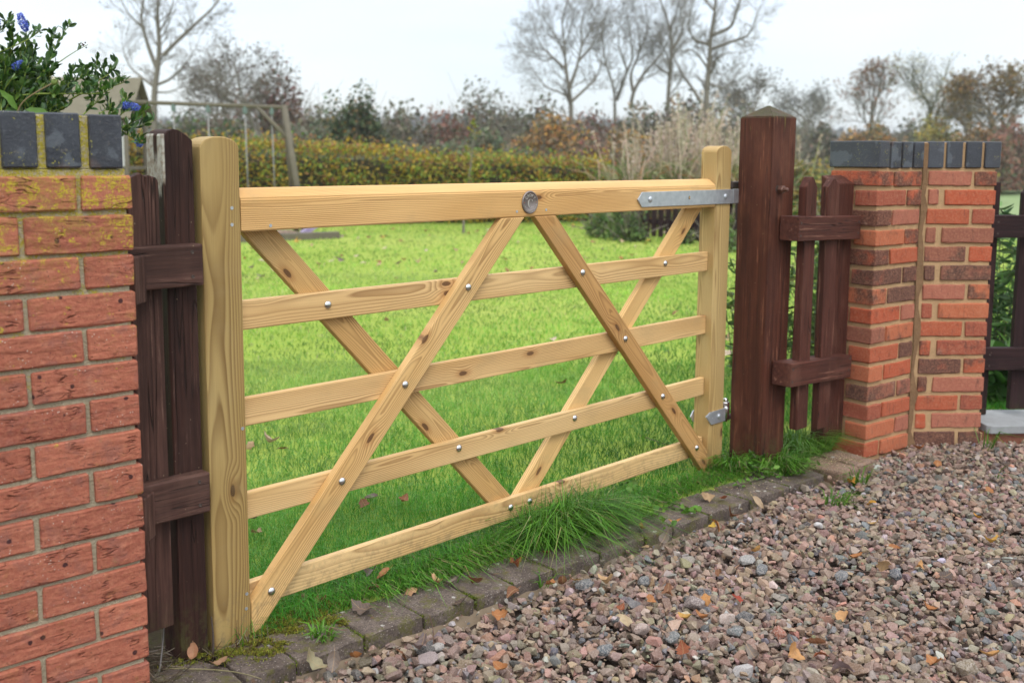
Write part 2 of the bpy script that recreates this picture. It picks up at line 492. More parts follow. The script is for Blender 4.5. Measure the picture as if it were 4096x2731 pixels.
M = {}
M['pine'] = m_pine()
M['post_left'] = m_stain('old_stain_left', (0.052, 0.022, 0.016), (0.019, 0.0095, 0.008), (0.15, 0.085, 0.065), 0.03, patch=True)
M['fence_left'] = m_stain('old_stain_fence', (0.110, 0.053, 0.040), (0.034, 0.017, 0.013), (0.24, 0.145, 0.11), 0.09)
M['post_right'] = m_stain('old_stain_right', (0.105, 0.034, 0.020), (0.048, 0.017, 0.011), (0.30, 0.125, 0.072), 0.06, top_moss=True)
M['fence_right'] = m_stain('stain_fence_right', (0.110, 0.037, 0.025), (0.055, 0.020, 0.014), (0.28, 0.14, 0.095), 0.03)
M['fence_dark'] = m_stain('stain_fence_dark', (0.040, 0.018, 0.018), (0.018, 0.010, 0.010), (0.09, 0.05, 0.04), -0.05)
M['endgrain'] = m_endgrain('endgrain')
M['brick_new'] = m_brick('drag_faced_brick', 'new')
M['brick_old'] = m_brick('reclaimed_brick', 'old')
M['brick_blue'] = m_brick('blue_brick', 'blue')
M['mortar_l'] = m_mortar('grey_mortar', (0.54, 0.46, 0.32), (0.40, 0.345, 0.24), True)
M['mortar_r'] = m_mortar('buff_mortar', (0.66, 0.43, 0.235), (0.52, 0.33, 0.175), False)
M['gravel'] = m_stone_attr('crushed_stone')
M['stone'] = m_stone_obj('loose_stone')
M['kerb'] = m_kerb('kerb_stone', (0.105, 0.080, 0.066), (0.19, 0.150, 0.125))
M['kerb_brown'] = m_kerb('kerb_paver', (0.26, 0.165, 0.115), (0.34, 0.23, 0.165))
M['slab'] = m_plain('grey_slab', (0.22, 0.22, 0.21), (0.36, 0.37, 0.38), 18.0, 0.85, 0.004)
M['haunch'] = m_plain('sandy_concrete', (0.12, 0.088, 0.058), (0.25, 0.19, 0.13), 26.0, 0.95, 0.006)
M['grass'] = m_attr_leaf('grass_blade', 0.35, 0.45, 0.3)
M['leaf'] = m_attr_leaf('leaf', 0.28, 0.5, 0.3)
M['ceano'] = m_attr_leaf('glossy_leaf', 0.18, 0.32, 0.5)
M['flower'] = m_attr_leaf('blue_floret', 0.3, 0.6, 0.2)
M['galv'] = m_metal('galvanised_steel', (0.36, 0.39, 0.43), (0.70, 0.72, 0.74), 0.46, 0.75, 55.0)
M['steel'] = m_metal('zinc_bolt', (0.55, 0.53, 0.52), (0.75, 0.73, 0.71), 0.22, 1.0)
M['rusty'] = m_metal('painted_nut', (0.09, 0.04, 0.028), (0.16, 0.075, 0.05), 0.5, 0.2)
M['dark_iron'] = m_metal('dark_iron', (0.05, 0.04, 0.035), (0.12, 0.09, 0.075), 0.5, 0.6)
M['pewter'] = m_metal('pewter', (0.20, 0.165, 0.15), (0.30, 0.255, 0.235), 0.45, 0.7)
M['pewter_hi'] = m_metal('pewter_worn', (0.55, 0.50, 0.47), (0.70, 0.65, 0.62), 0.35, 0.8)
M['copper'] = m_metal('copper_pin', (0.45, 0.16, 0.08), (0.55, 0.22, 0.12), 0.4, 0.8)
M['soil'] = m_ground('soil', (0.045, 0.032, 0.020), (0.070, 0.050, 0.032), (0.055, 0.060, 0.018), 3.0, 60.0)
M['bed'] = m_ground('gravel_bed', (0.060, 0.042, 0.033), (0.085, 0.062, 0.048), (0.045, 0.032, 0.026), 3.0, 90.0)  # bed coloured dark to deepen the shade between the stones
M['lawn'] = m_ground('lawn_turf', (0.27, 0.35, 0.055), (0.37, 0.42, 0.090), (0.17, 0.26, 0.040), 0.45, 26.0)
M['field'] = m_ground('field', (0.20, 0.27, 0.12), (0.24, 0.30, 0.14), (0.17, 0.23, 0.10), 0.05, 4.0)
M['hill'] = m_ground('wooded_hill', (0.06, 0.066, 0.045), (0.085, 0.08, 0.05), (0.05, 0.055, 0.04), 0.02, 0.11)
M['bark'] = m_bark('bark', (0.135, 0.118, 0.090), (0.25, 0.225, 0.18))
M['bark_green'] = m_bark('bark_green', (0.085, 0.085, 0.045), (0.16, 0.155, 0.09))
M['stem'] = m_plain('green_stem', (0.14, 0.20, 0.03), (0.22, 0.27, 0.06), 40.0, 0.5, 0.0005)
M['dead_leaf'] = m_fallen()
M['grey_wood'] = m_plain('weathered_wood', (0.10, 0.09, 0.065), (0.19, 0.165, 0.125), 9.0, 0.9, 0.003)
M['grey_roof'] = m_plain('mossy_boards', (0.13, 0.115, 0.08), (0.23, 0.205, 0.15), 6.0, 0.9, 0.004)
M['pale_board'] = m_plain('pale_board', (0.42, 0.42, 0.42), (0.55, 0.55, 0.55), 9.0, 0.8, 0.001)
M['rope'] = m_plain('rope', (0.24, 0.23, 0.215), (0.34, 0.325, 0.31), 60.0, 0.9, 0.001)
M['hanger'] = m_plain('swing_hanger', (0.10, 0.15, 0.14), (0.22, 0.28, 0.27), 30.0, 0.5, 0.0005)
M['chips'] = m_plain('bark_chips', (0.20, 0.13, 0.09), (0.40, 0.29, 0.22), 28.0, 0.95, 0.02)


# ------------------------------------------------------------------ object helpers
def link(o, parent=None):
    COL.objects.link(o)
    if parent is not None:
        o.parent = parent
    return o


def tag(o, label=None, cat=None, group=None, kind=None):
    if label:
        o['label'] = label
    if cat:
        o['category'] = cat
    if group:
        o['group'] = group
    if kind:
        o['kind'] = kind
    return o


def thing(name, label, cat, loc=(0, 0, 0), group=None):
    o = bpy.data.objects.new(name, None)
    o.empty_display_size = 0.1
    link(o)
    o.location = loc
    return tag(o, label, cat, group)


def rootloc(p):
    v = Vector((0, 0, 0))
    while p is not None:
        v += Vector(p.location)
        p = p.parent
    return v


def obj(name, mesh, parent=None, loc=(0, 0, 0), axes=None, color=None):
    """place a mesh by WORLD location and axes; parents are never rotated"""
    o = bpy.data.objects.new(name, mesh)
    link(o, parent)
    L = Vector(loc) - (rootloc_par(parent) if parent is not None else Vector((0, 0, 0)))
    if axes is not None:
        ex, ey, ez = (Vector(a).normalized() for a in axes)
        o.matrix_basis = Matrix(((ex.x, ey.x, ez.x, L.x), (ex.y, ey.y, ez.y, L.y), (ex.z, ey.z, ez.z, L.z), (0, 0, 0, 1)))
    else:
        o.location = L
    if color is not None:
        o.color = (*color, 1.0)
    return o


WORLD_LOC = {}


def rootloc_par(p):
    # a rotated part can carry sub-parts: those are added with sub() instead
    v = Vector((0, 0, 0))
    while p is not None:
        v += p.matrix_basis.to_translation()
        p = p.parent
    return v


def sub(name, mesh, part, loc, axes=None, color=None):
    """a sub-part under a rotated part, placed by world location and axes"""
    o = obj(name, mesh, None, loc, axes, color)
    pm = part.matrix_basis.copy()
    if part.parent is not None:
        pm = part.parent.matrix_basis @ pm
    wm = o.matrix_basis.copy()
    o.parent = part
    o.matrix_basis = pm.inverted() @ wm
    return o


def mesh_bm(name, bm, mat, smooth=False):
    me = bpy.data.meshes.new(name)
    bm.to_mesh(me)
    bm.free()
    me.materials.append(M[mat] if isinstance(mat, str) else mat)
    if smooth:
        me.polygons.foreach_set('use_smooth', [True] * len(me.polygons))
    return me


def mesh_np(name, V, F, mat, col=None, smooth=False):
    """V (n,3); F (m,k) constant k; col (n,3) point colours"""
    V = np.ascontiguousarray(V, dtype=np.float32)
    F = np.ascontiguousarray(F, dtype=np.int32)
    me = bpy.data.meshes.new(name)
    m, k = F.shape
    me.vertices.add(len(V))
    me.vertices.foreach_set('co', V.ravel())
    me.loops.add(m * k)
    me.loops.foreach_set('vertex_index', F.ravel())
    me.polygons.add(m)
    me.polygons.foreach_set('loop_start', np.arange(0, m * k, k, dtype=np.int32))
    if smooth:
        me.polygons.foreach_set('use_smooth', np.ones(m, dtype=bool))
    else:
        me.polygons.foreach_set('use_smooth', np.zeros(m, dtype=bool))
    me.update(calc_edges=True)
    if col is not None:
        a = me.attributes.new('col', 'FLOAT_COLOR', 'POINT')
        c4 = np.ones((len(V), 4), dtype=np.float32)
        c4[:, :3] = col
        a.data.foreach_set('color', c4.ravel())
    me.materials.append(M[mat] if isinstance(mat, str) else mat)
    return me


def box_bm(sx, sy, sz, bevel=0.002, seg=1, jit=0.0, rr=None):
    bm = bmesh.new()
    bmesh.ops.create_cube(bm, size=1.0)
    for v in bm.verts:
        v.co = Vector((v.co.x * sx, v.co.y * sy, v.co.z * sz))
    if bevel > 0:
        bmesh.ops.bevel(bm, geom=bm.edges[:], offset=bevel, segments=seg, affect='EDGES', profile=0.5)
    if jit > 0:
        q = rr or random
        for v in bm.verts:
            v.co += Vector((q.uniform(-jit, jit), q.uniform(-jit, jit), q.uniform(-jit, jit)))
    return bm


def prism_bm(poly, y0, y1, bevel=0.002, seg=2):
    """2-D polygon (x, z) pushed from y0 to y1"""
    bm = bmesh.new()
    a = [bm.verts.new((p[0], y0, p[1])) for p in poly]
    b = [bm.verts.new((p[0], y1, p[1])) for p in poly]
    n = len(poly)
    bm.faces.new(a)
    bm.faces.new(b[::-1])
    for i in range(n):
        j = (i + 1) % n
        bm.faces.new((a[j], a[i], b[i], b[j]))
    bmesh.ops.recalc_face_normals(bm, faces=bm.faces[:])
    if bevel > 0:
        es = [e for e in bm.edges if len(e.link_faces) == 2 and e.calc_face_angle(0) > 0.5]
        bmesh.ops.bevel(bm, geom=es, offset=bevel, segments=seg, affect='EDGES', profile=0.5)
    return bm


def lathe_bm(prof, seg=16):
    """profile of (r, z) spun about z"""
    bm = bmesh.new()
    rings = []
    for r, z in prof:
        if r < 1e-6:
            rings.append([bm.verts.new((0, 0, z))])
        else:
            rings.append([bm.verts.new((r * math.cos(2 * math.pi * i / seg), r * math.sin(2 * math.pi * i / seg), z)) for i in range(seg)])
    for a, b in zip(rings, rings[1:]):
        for i in range(seg):
            j = (i + 1) % seg
            if len(a) == 1 and len(b) == 1:
                continue
            if len(a) == 1:
                bm.faces.new((a[0], b[i], b[j]))
            elif len(b) == 1:
                bm.faces.new((a[i], a[j], b[0]))
            else:
                bm.faces.new((a[i], a[j], b[j], b[i]))
    bmesh.ops.recalc_face_normals(bm, faces=bm.faces[:])
    return bm


def tubes(P0, P1, R0, R1, k=4):
    P0, P1 = np.asarray(P0, float), np.asarray(P1, float)
    R0, R1 = np.asarray(R0, float), np.asarray(R1, float)
    n = len(P0)
    d = P1 - P0
    d /= np.linalg.norm(d, axis=1, keepdims=True) + 1e-9
    h = np.where(np.abs(d[:, 2:3]) < 0.9, np.array([[0, 0, 1.0]]), np.array([[1.0, 0, 0]]))
    a = np.cross(d, h)
    a /= np.linalg.norm(a, axis=1, keepdims=True) + 1e-9
    b = np.cross(d, a)
    ang = np.arange(k) * 2 * np.pi / k
    ring = a[:, None, :] * np.cos(ang)[None, :, None] + b[:, None, :] * np.sin(ang)[None, :, None]
    V = np.concatenate([P0[:, None, :] + ring * R0[:, None, None], P1[:, None, :] + ring * R1[:, None, None]], axis=1).reshape(-1, 3)
    i = np.arange(k)
    j = (i + 1) % k
    f = np.stack([i, j, j + k, i + k], axis=1)
    F = (f[None] + (np.arange(n) * 2 * k)[:, None, None]).reshape(-1, 4)
    return V, F


def rotm(n, full=True, tilt=None):
    """n random rotation matrices; with tilt: spin about z, lean by about tilt"""
    if tilt is None:
        q = rng.normal(size=(n, 4))
        q /= np.linalg.norm(q, axis=1, keepdims=True)
        w, x, y, z = q.T
        R = np.empty((n, 3, 3))
        R[:, 0] = np.stack([1 - 2 * (y * y + z * z), 2 * (x * y - z * w), 2 * (x * z + y * w)], 1)
        R[:, 1] = np.stack([2 * (x * y + z * w), 1 - 2 * (x * x + z * z), 2 * (y * z - x * w)], 1)
        R[:, 2] = np.stack([2 * (x * z - y * w), 2 * (y * z + x * w), 1 - 2 * (x * x + y * y)], 1)
        return R
    a = rng.uniform(0, 2 * np.pi, n)
    t = rng.normal(0, tilt, n)
    b = rng.uniform(0, 2 * np.pi, n)
    def Rz(q):
        c, s_, o, l = np.cos(q), np.sin(q), np.zeros(n), np.ones(n)
        return np.stack([np.stack([c, -s_, o], 1), np.stack([s_, c, o], 1), np.stack([o, o, l], 1)], 1)
    c, s_, o, l = np.cos(t), np.sin(t), np.zeros(n), np.ones(n)
    Rx = np.stack([np.stack([l, o, o], 1), np.stack([o, c, -s_], 1), np.stack([o, s_, c], 1)], 1)
    return Rz(b) @ Rx @ Rz(a)


def merge(variants, idx, R, T, sc, col):
    """variants: list of (V, F); one big vertex / face / colour array"""
    VV, FF, CC = [], [], []
    base = 0
    for k, (V, F) in enumerate(variants):
        w = np.nonzero(idx == k)[0]
        if not len(w):
            continue
        P = np.einsum('nij,vj->nvi', R[w], V) * sc[w][:, None, None] + T[w][:, None, :]
        nv = len(V)
        FF.append((F[None] + (base + np.arange(len(w)) * nv)[:, None, None]).reshape(-1, F.shape[1]))
        VV.append(P.reshape(-1, 3))
        CC.append(np.repeat(col[w], nv, axis=0))
        base += nv * len(w)
    return np.concatenate(VV), np.concatenate(FF), np.concatenate(CC)


def pick(pal, n, jit=0.12):
    """n colours drawn from a palette of (weight, (r,g,b)), each shaken a little"""
    w = np.array([p[0] for p in pal], float)
    c = np.array([p[1] for p in pal], float)[rng.choice(len(pal), n, p=w / w.sum())]
    return np.clip(c * (1 + rng.normal(0, jit, (n, 1))) * (1 + rng.normal(0, jit * 0.4, (n, 3))), 0.004, 0.9)


def along(P, k):
    """resample a polyline of k points as a smooth curve"""
    P = np.asarray(P, float)
    d = np.r_[0, np.cumsum(np.linalg.norm(np.diff(P, axis=0), axis=1))]
    t = np.linspace(0, d[-1], k)
    Q = np.stack([np.interp(t, d, P[:, i]) for i in range(3)], 1)
    for _ in range(2):
        Q[1:-1] = 0.25 * Q[:-2] + 0.5 * Q[1:-1] + 0.25 * Q[2:]
    return Q


LEAFQ = (np.array([[-.5, -.05, 0], [0, -.28, .06], [.5, 0, -.03], [0, .28, .06]]), np.array([[0, 1, 2, 3]]))

# ================================================================== SETTING
def sheet(name, pts, z, mat, skirt=0.0):
    bm = bmesh.new()
    vs = [bm.verts.new((x, y, z)) for x, y in pts]
    f = bm.faces.new(vs)
    if f.normal.z < 0:
        f.normal_flip()
    if skirt:
        lo = [bm.verts.new((x, y, z - skirt)) for x, y in pts]
        n = len(pts)
        for i in range(n):
            bm.faces.new((vs[i], vs[(i + 1) % n], lo[(i + 1) % n], lo[i]))
    bmesh.ops.recalc_face_normals(bm, faces=bm.faces[:])
    o = obj(name, mesh_bm(name, bm, mat))
    return tag(o, kind='structure')


sheet('ground', [(-900, -900), (1500, -900), (1500, 1500), (-900, 1500)], -0.16, 'field')
sheet('gravel_bed', [(-6, -8), (9, -8), (5.9, -3.0), (3.35, -0.68), (3.02, -0.37), (2.66, -0.26), (-0.2, -0.06), (-6, 0.1)], -0.062, 'bed', 0.09)
LAWN = [(-7, 6), (-1, 3), (-0.1, 0.9), (0.0, 0.06), (0.6, -0.10), (2.3, -0.19), (2.75, -0.14), (3.05, -0.28), (3.5, -0.66), (6.0, -2.9),
        (14, -8), (15.5, 8.9), (4.5, 17), (-8, 22)]
sheet('lawn', LAWN, -0.004, 'lawn', 0.14)
sheet('flower_bed', [(-7, 0.2), (-0.36, 0.02), (-0.3, -0.05), (-0.1, -0.01), (0.0, 0.06), (-0.1, 0.9), (-1, 3), (-7, 6)], -0.006, 'soil', 0.1)
sheet('soil', [(-0.6, 0.06), (-0.28, -0.06), (0.1, -0.165), (1.0, -0.235), (2.32, -0.30), (2.62, -0.24), (2.70, -0.10), (2.1, -0.02), (1.0, -0.01), (0.1, 0.04), (-0.2, 0.22)], -0.012, 'soil', 0.05)


def kerb_y(x):
    return -0.190 - 0.0630 * x


# ------------------------------------------------------------------ kerb: a row of separate stones
kerb = tag(bpy.data.objects.new('kerb', None), kind='structure')
link(kerb)
joints = [-0.128, 0.008, 0.202, 0.385, 0.562, 0.702, 0.862, 1.058, 1.266, 1.402, 1.590, 1.820, 2.064, 2.300]
kr = random.Random(3)
ea = Vector((math.cos(-0.063), math.sin(-0.063), 0))
eb = Vector((-ea.y, ea.x, 0))
for i, (a, b) in enumerate(zip(joints, joints[1:])):
    w = b - a - 0.006
    d = 0.168 + kr.uniform(-0.006, 0.012)
    bm = box_bm(w, d, 0.125, 0.0055, 2)
    bmesh.ops.subdivide_edges(bm, edges=[e for e in bm.edges if e.calc_length() > 0.05], cuts=3, use_grid_fill=True)
    for v in bm.verts:
        n = 0.0014 * math.sin(v.co.x * 71 + i * 5) * math.cos(v.co.y * 93 + i) + kr.uniform(-0.0018, 0.0018)
        v.co += Vector((kr.uniform(-0.0012, 0.0012), kr.uniform(-0.0022, 0.0012), n * 0.6))
    m = (a + b) / 2
    tilt = kr.uniform(-0.012, 0.012)
    yaw = Matrix.Rotation(kr.uniform(-0.008, 0.008), 3, 'Z') @ Matrix.Rotation(tilt, 3, 'Y') @ Matrix.Rotation(kr.uniform(-0.02, 0.03), 3, 'X')
    p = Vector((m, kerb_y(m), 0)) + eb * (d / 2 + kr.uniform(-0.003, 0.003))
    o = obj('kerb_stone', mesh_bm('kerb_stone', bm, 'kerb'), kerb, (p.x, p.y, -0.0595 + kr.uniform(-0.0028, 0.002)), (yaw @ ea, yaw @ eb, yaw @ Vector((0, 0, 1))))
# two browner pavers that end the row beside the pier, a little higher
for (cx_, cy_, w, d, zz, a) in ((2.394, -0.298, 0.125, 0.20, 0.012, -0.10), (2.526, -0.310, 0.125, 0.185, 0.017, -0.13)):
    bm = box_bm(w, d, 0.12, 0.009, 2)
    bmesh.ops.subdivide_edges(bm, edges=[e for e in bm.edges if e.calc_length() > 0.05], cuts=3, use_grid_fill=True)
    for v in bm.verts:
        v.co += Vector((kr.uniform(-0.001, 0.001), kr.uniform(-0.0015, 0.001), kr.uniform(-0.0012, 0.0012)))
    obj('kerb_stone', mesh_bm('kerb_stone', bm, 'kerb_brown'), kerb, (cx_, cy_, zz - 0.06), ((math.cos(a), math.sin(a), 0), (-math.sin(a), math.cos(a), 0), (0, 0, 1)))
# lichened slab between the left wall and the first kerb stone
bm = prism_bm([(-0.36, -0.30), (-0.137, -0.195), (-0.125, -0.10), (-0.16, -0.012), (-0.36, -0.005)], 0, 0.10, 0.006)
for v in bm.verts:
    v.co = Vector((v.co.x, v.co.z, 0.004 - v.co.y))
bmesh.ops.recalc_face_normals(bm, faces=bm.faces[:])
obj('kerb_stone', mesh_bm('kerb_stone', bm, M['kerb']), kerb, (0, 0, 0))
# rough concrete bedding at the foot of the kerb
P = []
for i in range(60):
    x = -0.14 + i * 0.0425
    P.append((x, kerb_y(x) + 0.03, kerb_y(x) - 0.028 - 0.022 * math.sin(i * 1.7) * math.sin(i * 0.61)))
V = np.array([(x, a, -0.034) for x, a, b in P] + [(x, (a + b) / 2, -0.037) for x, a, b in P] + [(x, b, -0.064) for x, a, b in P])
V[:, 2] += rng.normal(0, 0.003, len(V))
F = []
n = len(P)
for r_ in range(2):
    for i in range(n - 1):
        F.append((r_ * n + i, (r_ + 1) * n + i, (r_ + 1) * n + i + 1, r_ * n + i + 1))
tag(obj('kerb_haunching', mesh_np('kerb_haunching', V, F, 'haunch', smooth=True)), kind='structure')

# ================================================================== BRICK WALLS
BR = random.Random(21)
_bk = {}


def brick_mesh(l, d, h, mat):
    key = (round(l, 3), round(d, 3), round(h, 3), mat)
    if key not in _bk:
        _bk[key] = []
    lst = _bk[key]
    if len(lst) < 3:
        bm = box_bm(l, d, h, 0.0035 if mat != 'brick_blue' else 0.003, 1, 0.0, BR)
        if mat != 'brick_blue':
            bmesh.ops.subdivide_edges(bm, edges=[e for e in bm.edges if abs((e.verts[0].co - e.verts[1].co).x) > 0.03], cuts=5 if l > .15 else 3)
        jt = 0.0019 if mat == 'brick_old' else 0.0014 if mat == 'brick_new' else 0.0004
        for v in bm.verts:
            v.co += Vector((BR.uniform(-jt, jt), BR.uniform(-jt, jt) * .6, BR.uniform(-jt, jt)))
        lst.append(mesh_bm('brick', bm, mat))
        return lst[-1]
    return BR.choice(lst)


def put_brick(par, o, ex, ey, s0, s1, y0, y1, z0, z1, mat, out=0.002):
    l, d, h = round(s1 - s0, 3), round(y1 - y0, 3), round(z1 - z0, 3)
    c = o + ex * ((s0 + s1) / 2) + ey * ((y0 + y1) / 2 + BR.uniform(-out, out)) + Vector((0, 0, (z0 + z1) / 2 + BR.uniform(-0.0015, 0.0015)))
    q = BR.uniform(-0.007, 0.007)
    t = BR.uniform(-0.005, 0.005)
    e1 = ex * math.cos(q) + ey * math.sin(q) + Vector((0, 0, t))
    e1.normalize()
    e3 = Vector((0, 0, 1))
    e2 = e3.cross(e1).normalized()
    e3 = e1.cross(e2)
    return obj('brick', brick_mesh(l, d, h, mat), par, c, (e1, e2, e3))


def mortar_core(par, o, ex, ey, s0, s1, y0, y1, z0, z1, mat, name='mortar'):
    bm = box_bm(s1 - s0, y1 - y0, z1 - z0, 0.002)
    c = o + ex * ((s0 + s1) / 2) + ey * ((y0 + y1) / 2) + Vector((0, 0, (z0 + z1) / 2))
    return obj(name, mesh_bm('mortar', bm, mat), par, c, (ex, ey, Vector((0, 0, 1))))


# ---- left wall: red drag-faced bricks under a blue brick-on-edge coping
a = -0.060
ex = Vector((math.cos(a), math.sin(a), 0))
ey = Vector((-ex.y, ex.x, 0))
w0 = Vector((-0.3215, -0.1153, 0))
lw = thing('brick_wall', 'red brick garden wall with yellow lichen and dark blue coping bricks at the left edge', 'wall', w0)
zt = 0.9978
mortar_core(lw, w0, ex, ey, -2.60, -0.009, 0.009, 0.206, -0.12, 1.172, 'mortar_l')
for k in range(-2, 14):
    z1, z0 = zt - 0.075 * k - 0.0045, zt - 0.075 * (k + 1) + 0.0050
    if k == -2:
        z1, z0 = 1.1575, 1.0885
    if k == -1:
        z1, z0 = 1.0790, zt + 0.0050
    head = (k % 2 == 0)
    s = 0.0
    if head:
        put_brick(lw, w0, ex, ey, -0.1025, 0.0, 0, 0.215, z0, z1, 'brick_new')
        s = -0.1125
    else:
        put_brick(lw, w0, ex, ey, -0.215, 0.0, 0, 0.1025, z0, z1, 'brick_new')
        put_brick(lw, w0, ex, ey, -0.215, 0.0, 0.1125, 0.215, z0, z1, 'brick_new')
        s = -0.225
    while s > -1.3:
        put_brick(lw, w0, ex, ey, s - 0.215, s, 0, 0.1025, z0, z1, 'brick_new')
        s -= 0.2255
s = -0.0155
mortar_core(lw, w0, ex, ey, -2.55, -0.022, 0.012, 0.203, 1.172, 1.279, 'mortar_l', 'mortar')
for i in range(16):
    put_brick(lw, w0, ex, ey, s - 0.0655, s, 0.002, 0.217, 1.1735, 1.2825, 'brick_blue', 0.001)
    s -= 0.0835
# ---- right-hand pier and the angled wall that joins it
pa = -0.14
ex1 = Vector((math.cos(pa), math.sin(pa), 0))
ey1 = Vector((-ex1.y, ex1.x, 0))
c1 = Vector((2.6836, -0.3104, 0))
p2a = -0.73
ex2 = Vector((math.cos(p2a), math.sin(p2a), 0))
ey2 = Vector((-ex2.y, ex2.x, 0))
s0p = c1 + ex1 * 0.315
pier = thing('brick_pier', 'orange red reclaimed brick pier with buff mortar and blue coping beside the brown fence panel', 'pier', c1)
pier2 = thing('brick_pier', 'angled reclaimed brick pier joined to the low wall at the right edge', 'pier', s0p)


def cz(j):
    return 1.164 - 0.0799 * j


mortar_core(pier, c1, ex1, ey1, 0.008, 0.315, 0.009, 0.222, -0.14, 1.166, 'mortar_r')
mortar_core(pier2, s0p, ex2, ey2, -0.01, 0.312, 0.008, 0.200, -0.14, 1.166, 'mortar_r')
for j in range(0, 16):
    z1, z0 = cz(j) - 0.0085 - (0.003 if j == 0 else 0), cz(j + 1) + 0.0090
    q = BR.uniform(-0.004, 0.004)
    if j % 2 == 0:
        put_brick(pier, c1, ex1, ey1, 0, 0.098 + q, 0, 0.23, z0, z1, 'brick_old', 0.003)
        put_brick(pier, c1, ex1, ey1, 0.112 + q, 0.307, 0, 0.105, z0, z1, 'brick_old', 0.003)
    else:
        put_brick(pier, c1, ex1, ey1, 0, 0.200 + q, 0, 0.105, z0, z1, 'brick_old', 0.003)
        put_brick(pier, c1, ex1, ey1, 0, 0.200, 0.118, 0.23, z0, z1, 'brick_old', 0.003)
        put_brick(pier, c1, ex1, ey1, 0.214 + q, 0.307, 0, 0.105, z0, z1, 'brick_old', 0.003)
for j in range(0, 16):
    z1, z0 = cz(j) - 0.0075 - (0.003 if j == 0 else 0), cz(j + 1) + 0.0095
    q = BR.uniform(-0.005, 0.005)
    if j % 2 == 0:
        put_brick(pier2, s0p, ex2, ey2, 0.026, 0.206 + q, 0, 0.105, z0, z1, 'brick_old', 0.003)
        put_brick(pier2, s0p, ex2, ey2, 0.221 + q, 0.318, 0, 0.205, z0, z1, 'brick_old', 0.003)
    else:
        put_brick(pier2, s0p, ex2, ey2, 0.028, 0.070 + q, 0, 0.105, z0, z1, 'brick_old', 0.003)
        put_brick(pier2, s0p, ex2, ey2, 0.098 + q, 0.318, 0, 0.105, z0, z1, 'brick_old', 0.003)
# smeared mortar in the inner corner
bm = bmesh.new()
rows = 26
prev = None
jr = random.Random(5)
for i in range(rows + 1):
    z = -0.12 + (1.166 + 0.1065 + 0.115) * i / rows
    pl = s0p + ex1 * (-0.008 + jr.uniform(-0.004, 0.006)) - ey1 * 0.0004
    pm = s0p + ex2 * 0.006 - ey2 * (0.0005 + jr.uniform(-0.002, 0.0025)) - ex1 * 0.002
    pr_ = s0p + ex2 * (0.021 + 0.006 * math.sin(i * 1.3) + jr.uniform(-0.009, 0.010)) + ey2 * 0.0015
    cur = [bm.verts.new((v.x, v.y, z)) for v in (pl, pm, pr_)]
    if prev:
        for q in range(2):
            bm.faces.new((prev[q], prev[q + 1], cur[q + 1], cur[q]))
    prev = cur
bmesh.ops.recalc_face_normals(bm, faces=bm.faces[:])
obj('mortar_fillet', mesh_bm('mortar_fillet', bm, m_mortar('corner_mortar', (0.20, 0.118, 0.064), (0.36, 0.215, 0.115), False), True), pier2, (0, 0, 0))
# coping, brick on edge
mortar_core(pier, c1, ex1, ey1, 0.01, 0.313, 0.012, 0.224, 1.166, 1.270, 'mortar_r')
mortar_core(pier2, s0p, ex2, ey2, -0.005, 0.314, 0.010, 0.205, 1.166, 1.2715, 'mortar_r')
for i in range(4):
    put_brick(pier, c1, ex1, ey1, -0.003 + i * 0.0815, 0.065 + i * 0.0815, -0.002, 0.236, 1.1665, 1.2725, 'brick_blue', 0.001)
    put_brick(pier2, s0p, ex2, ey2, 0.016 + i * 0.0815, 0.083 + i * 0.0815, -0.003, 0.215, 1.1675, 1.2760, 'brick_blue', 0.001)
# low wall under the slab, running on to the right
low = thing('low_wall', 'low brick plinth with a grey stone slab on top right of the angled pier', 'wall', s0p + ex2 * 0.33)
mortar_core(low, s0p, ex2, ey2, 0.324, 2.30, 0.010, 0.200, -0.14, 0.030, 'mortar_r')
for j in (14, 15):
    s = 0.222 if j == 14 else 0.33
    z1, z0 = cz(j) - 0.004, cz(j + 1) + 0.008
    if j == 14:
        s = 0.332
    while s < 2.1:
        put_brick(low, s0p, ex2, ey2, s, s + 0.2, 0.003, 0.105, z0, z1, 'brick_old', 0.002)
        s += 0.215
bm = prism_bm([(0.335, -0.012), (0.352, -0.026), (0.95, -0.026), (0.95, 0.26), (0.335, 0.26)], 0.0, 0.036, 0.004)
for v in bm.verts:
    q = s0p + ex2 * v.co.x + ey2 * v.co.z
    v.co = Vector((q.x - low.location.x, q.y - low.location.y, 0.0335 + v.co.y))
bmesh.ops.recalc_face_normals(bm, faces=bm.faces[:])
o = bpy.data.objects.new('slab', mesh_bm('slab', bm, 'slab'))
link(o, low)
# ================================================================== TIMBER
UP = Vector((0, 0, 1))


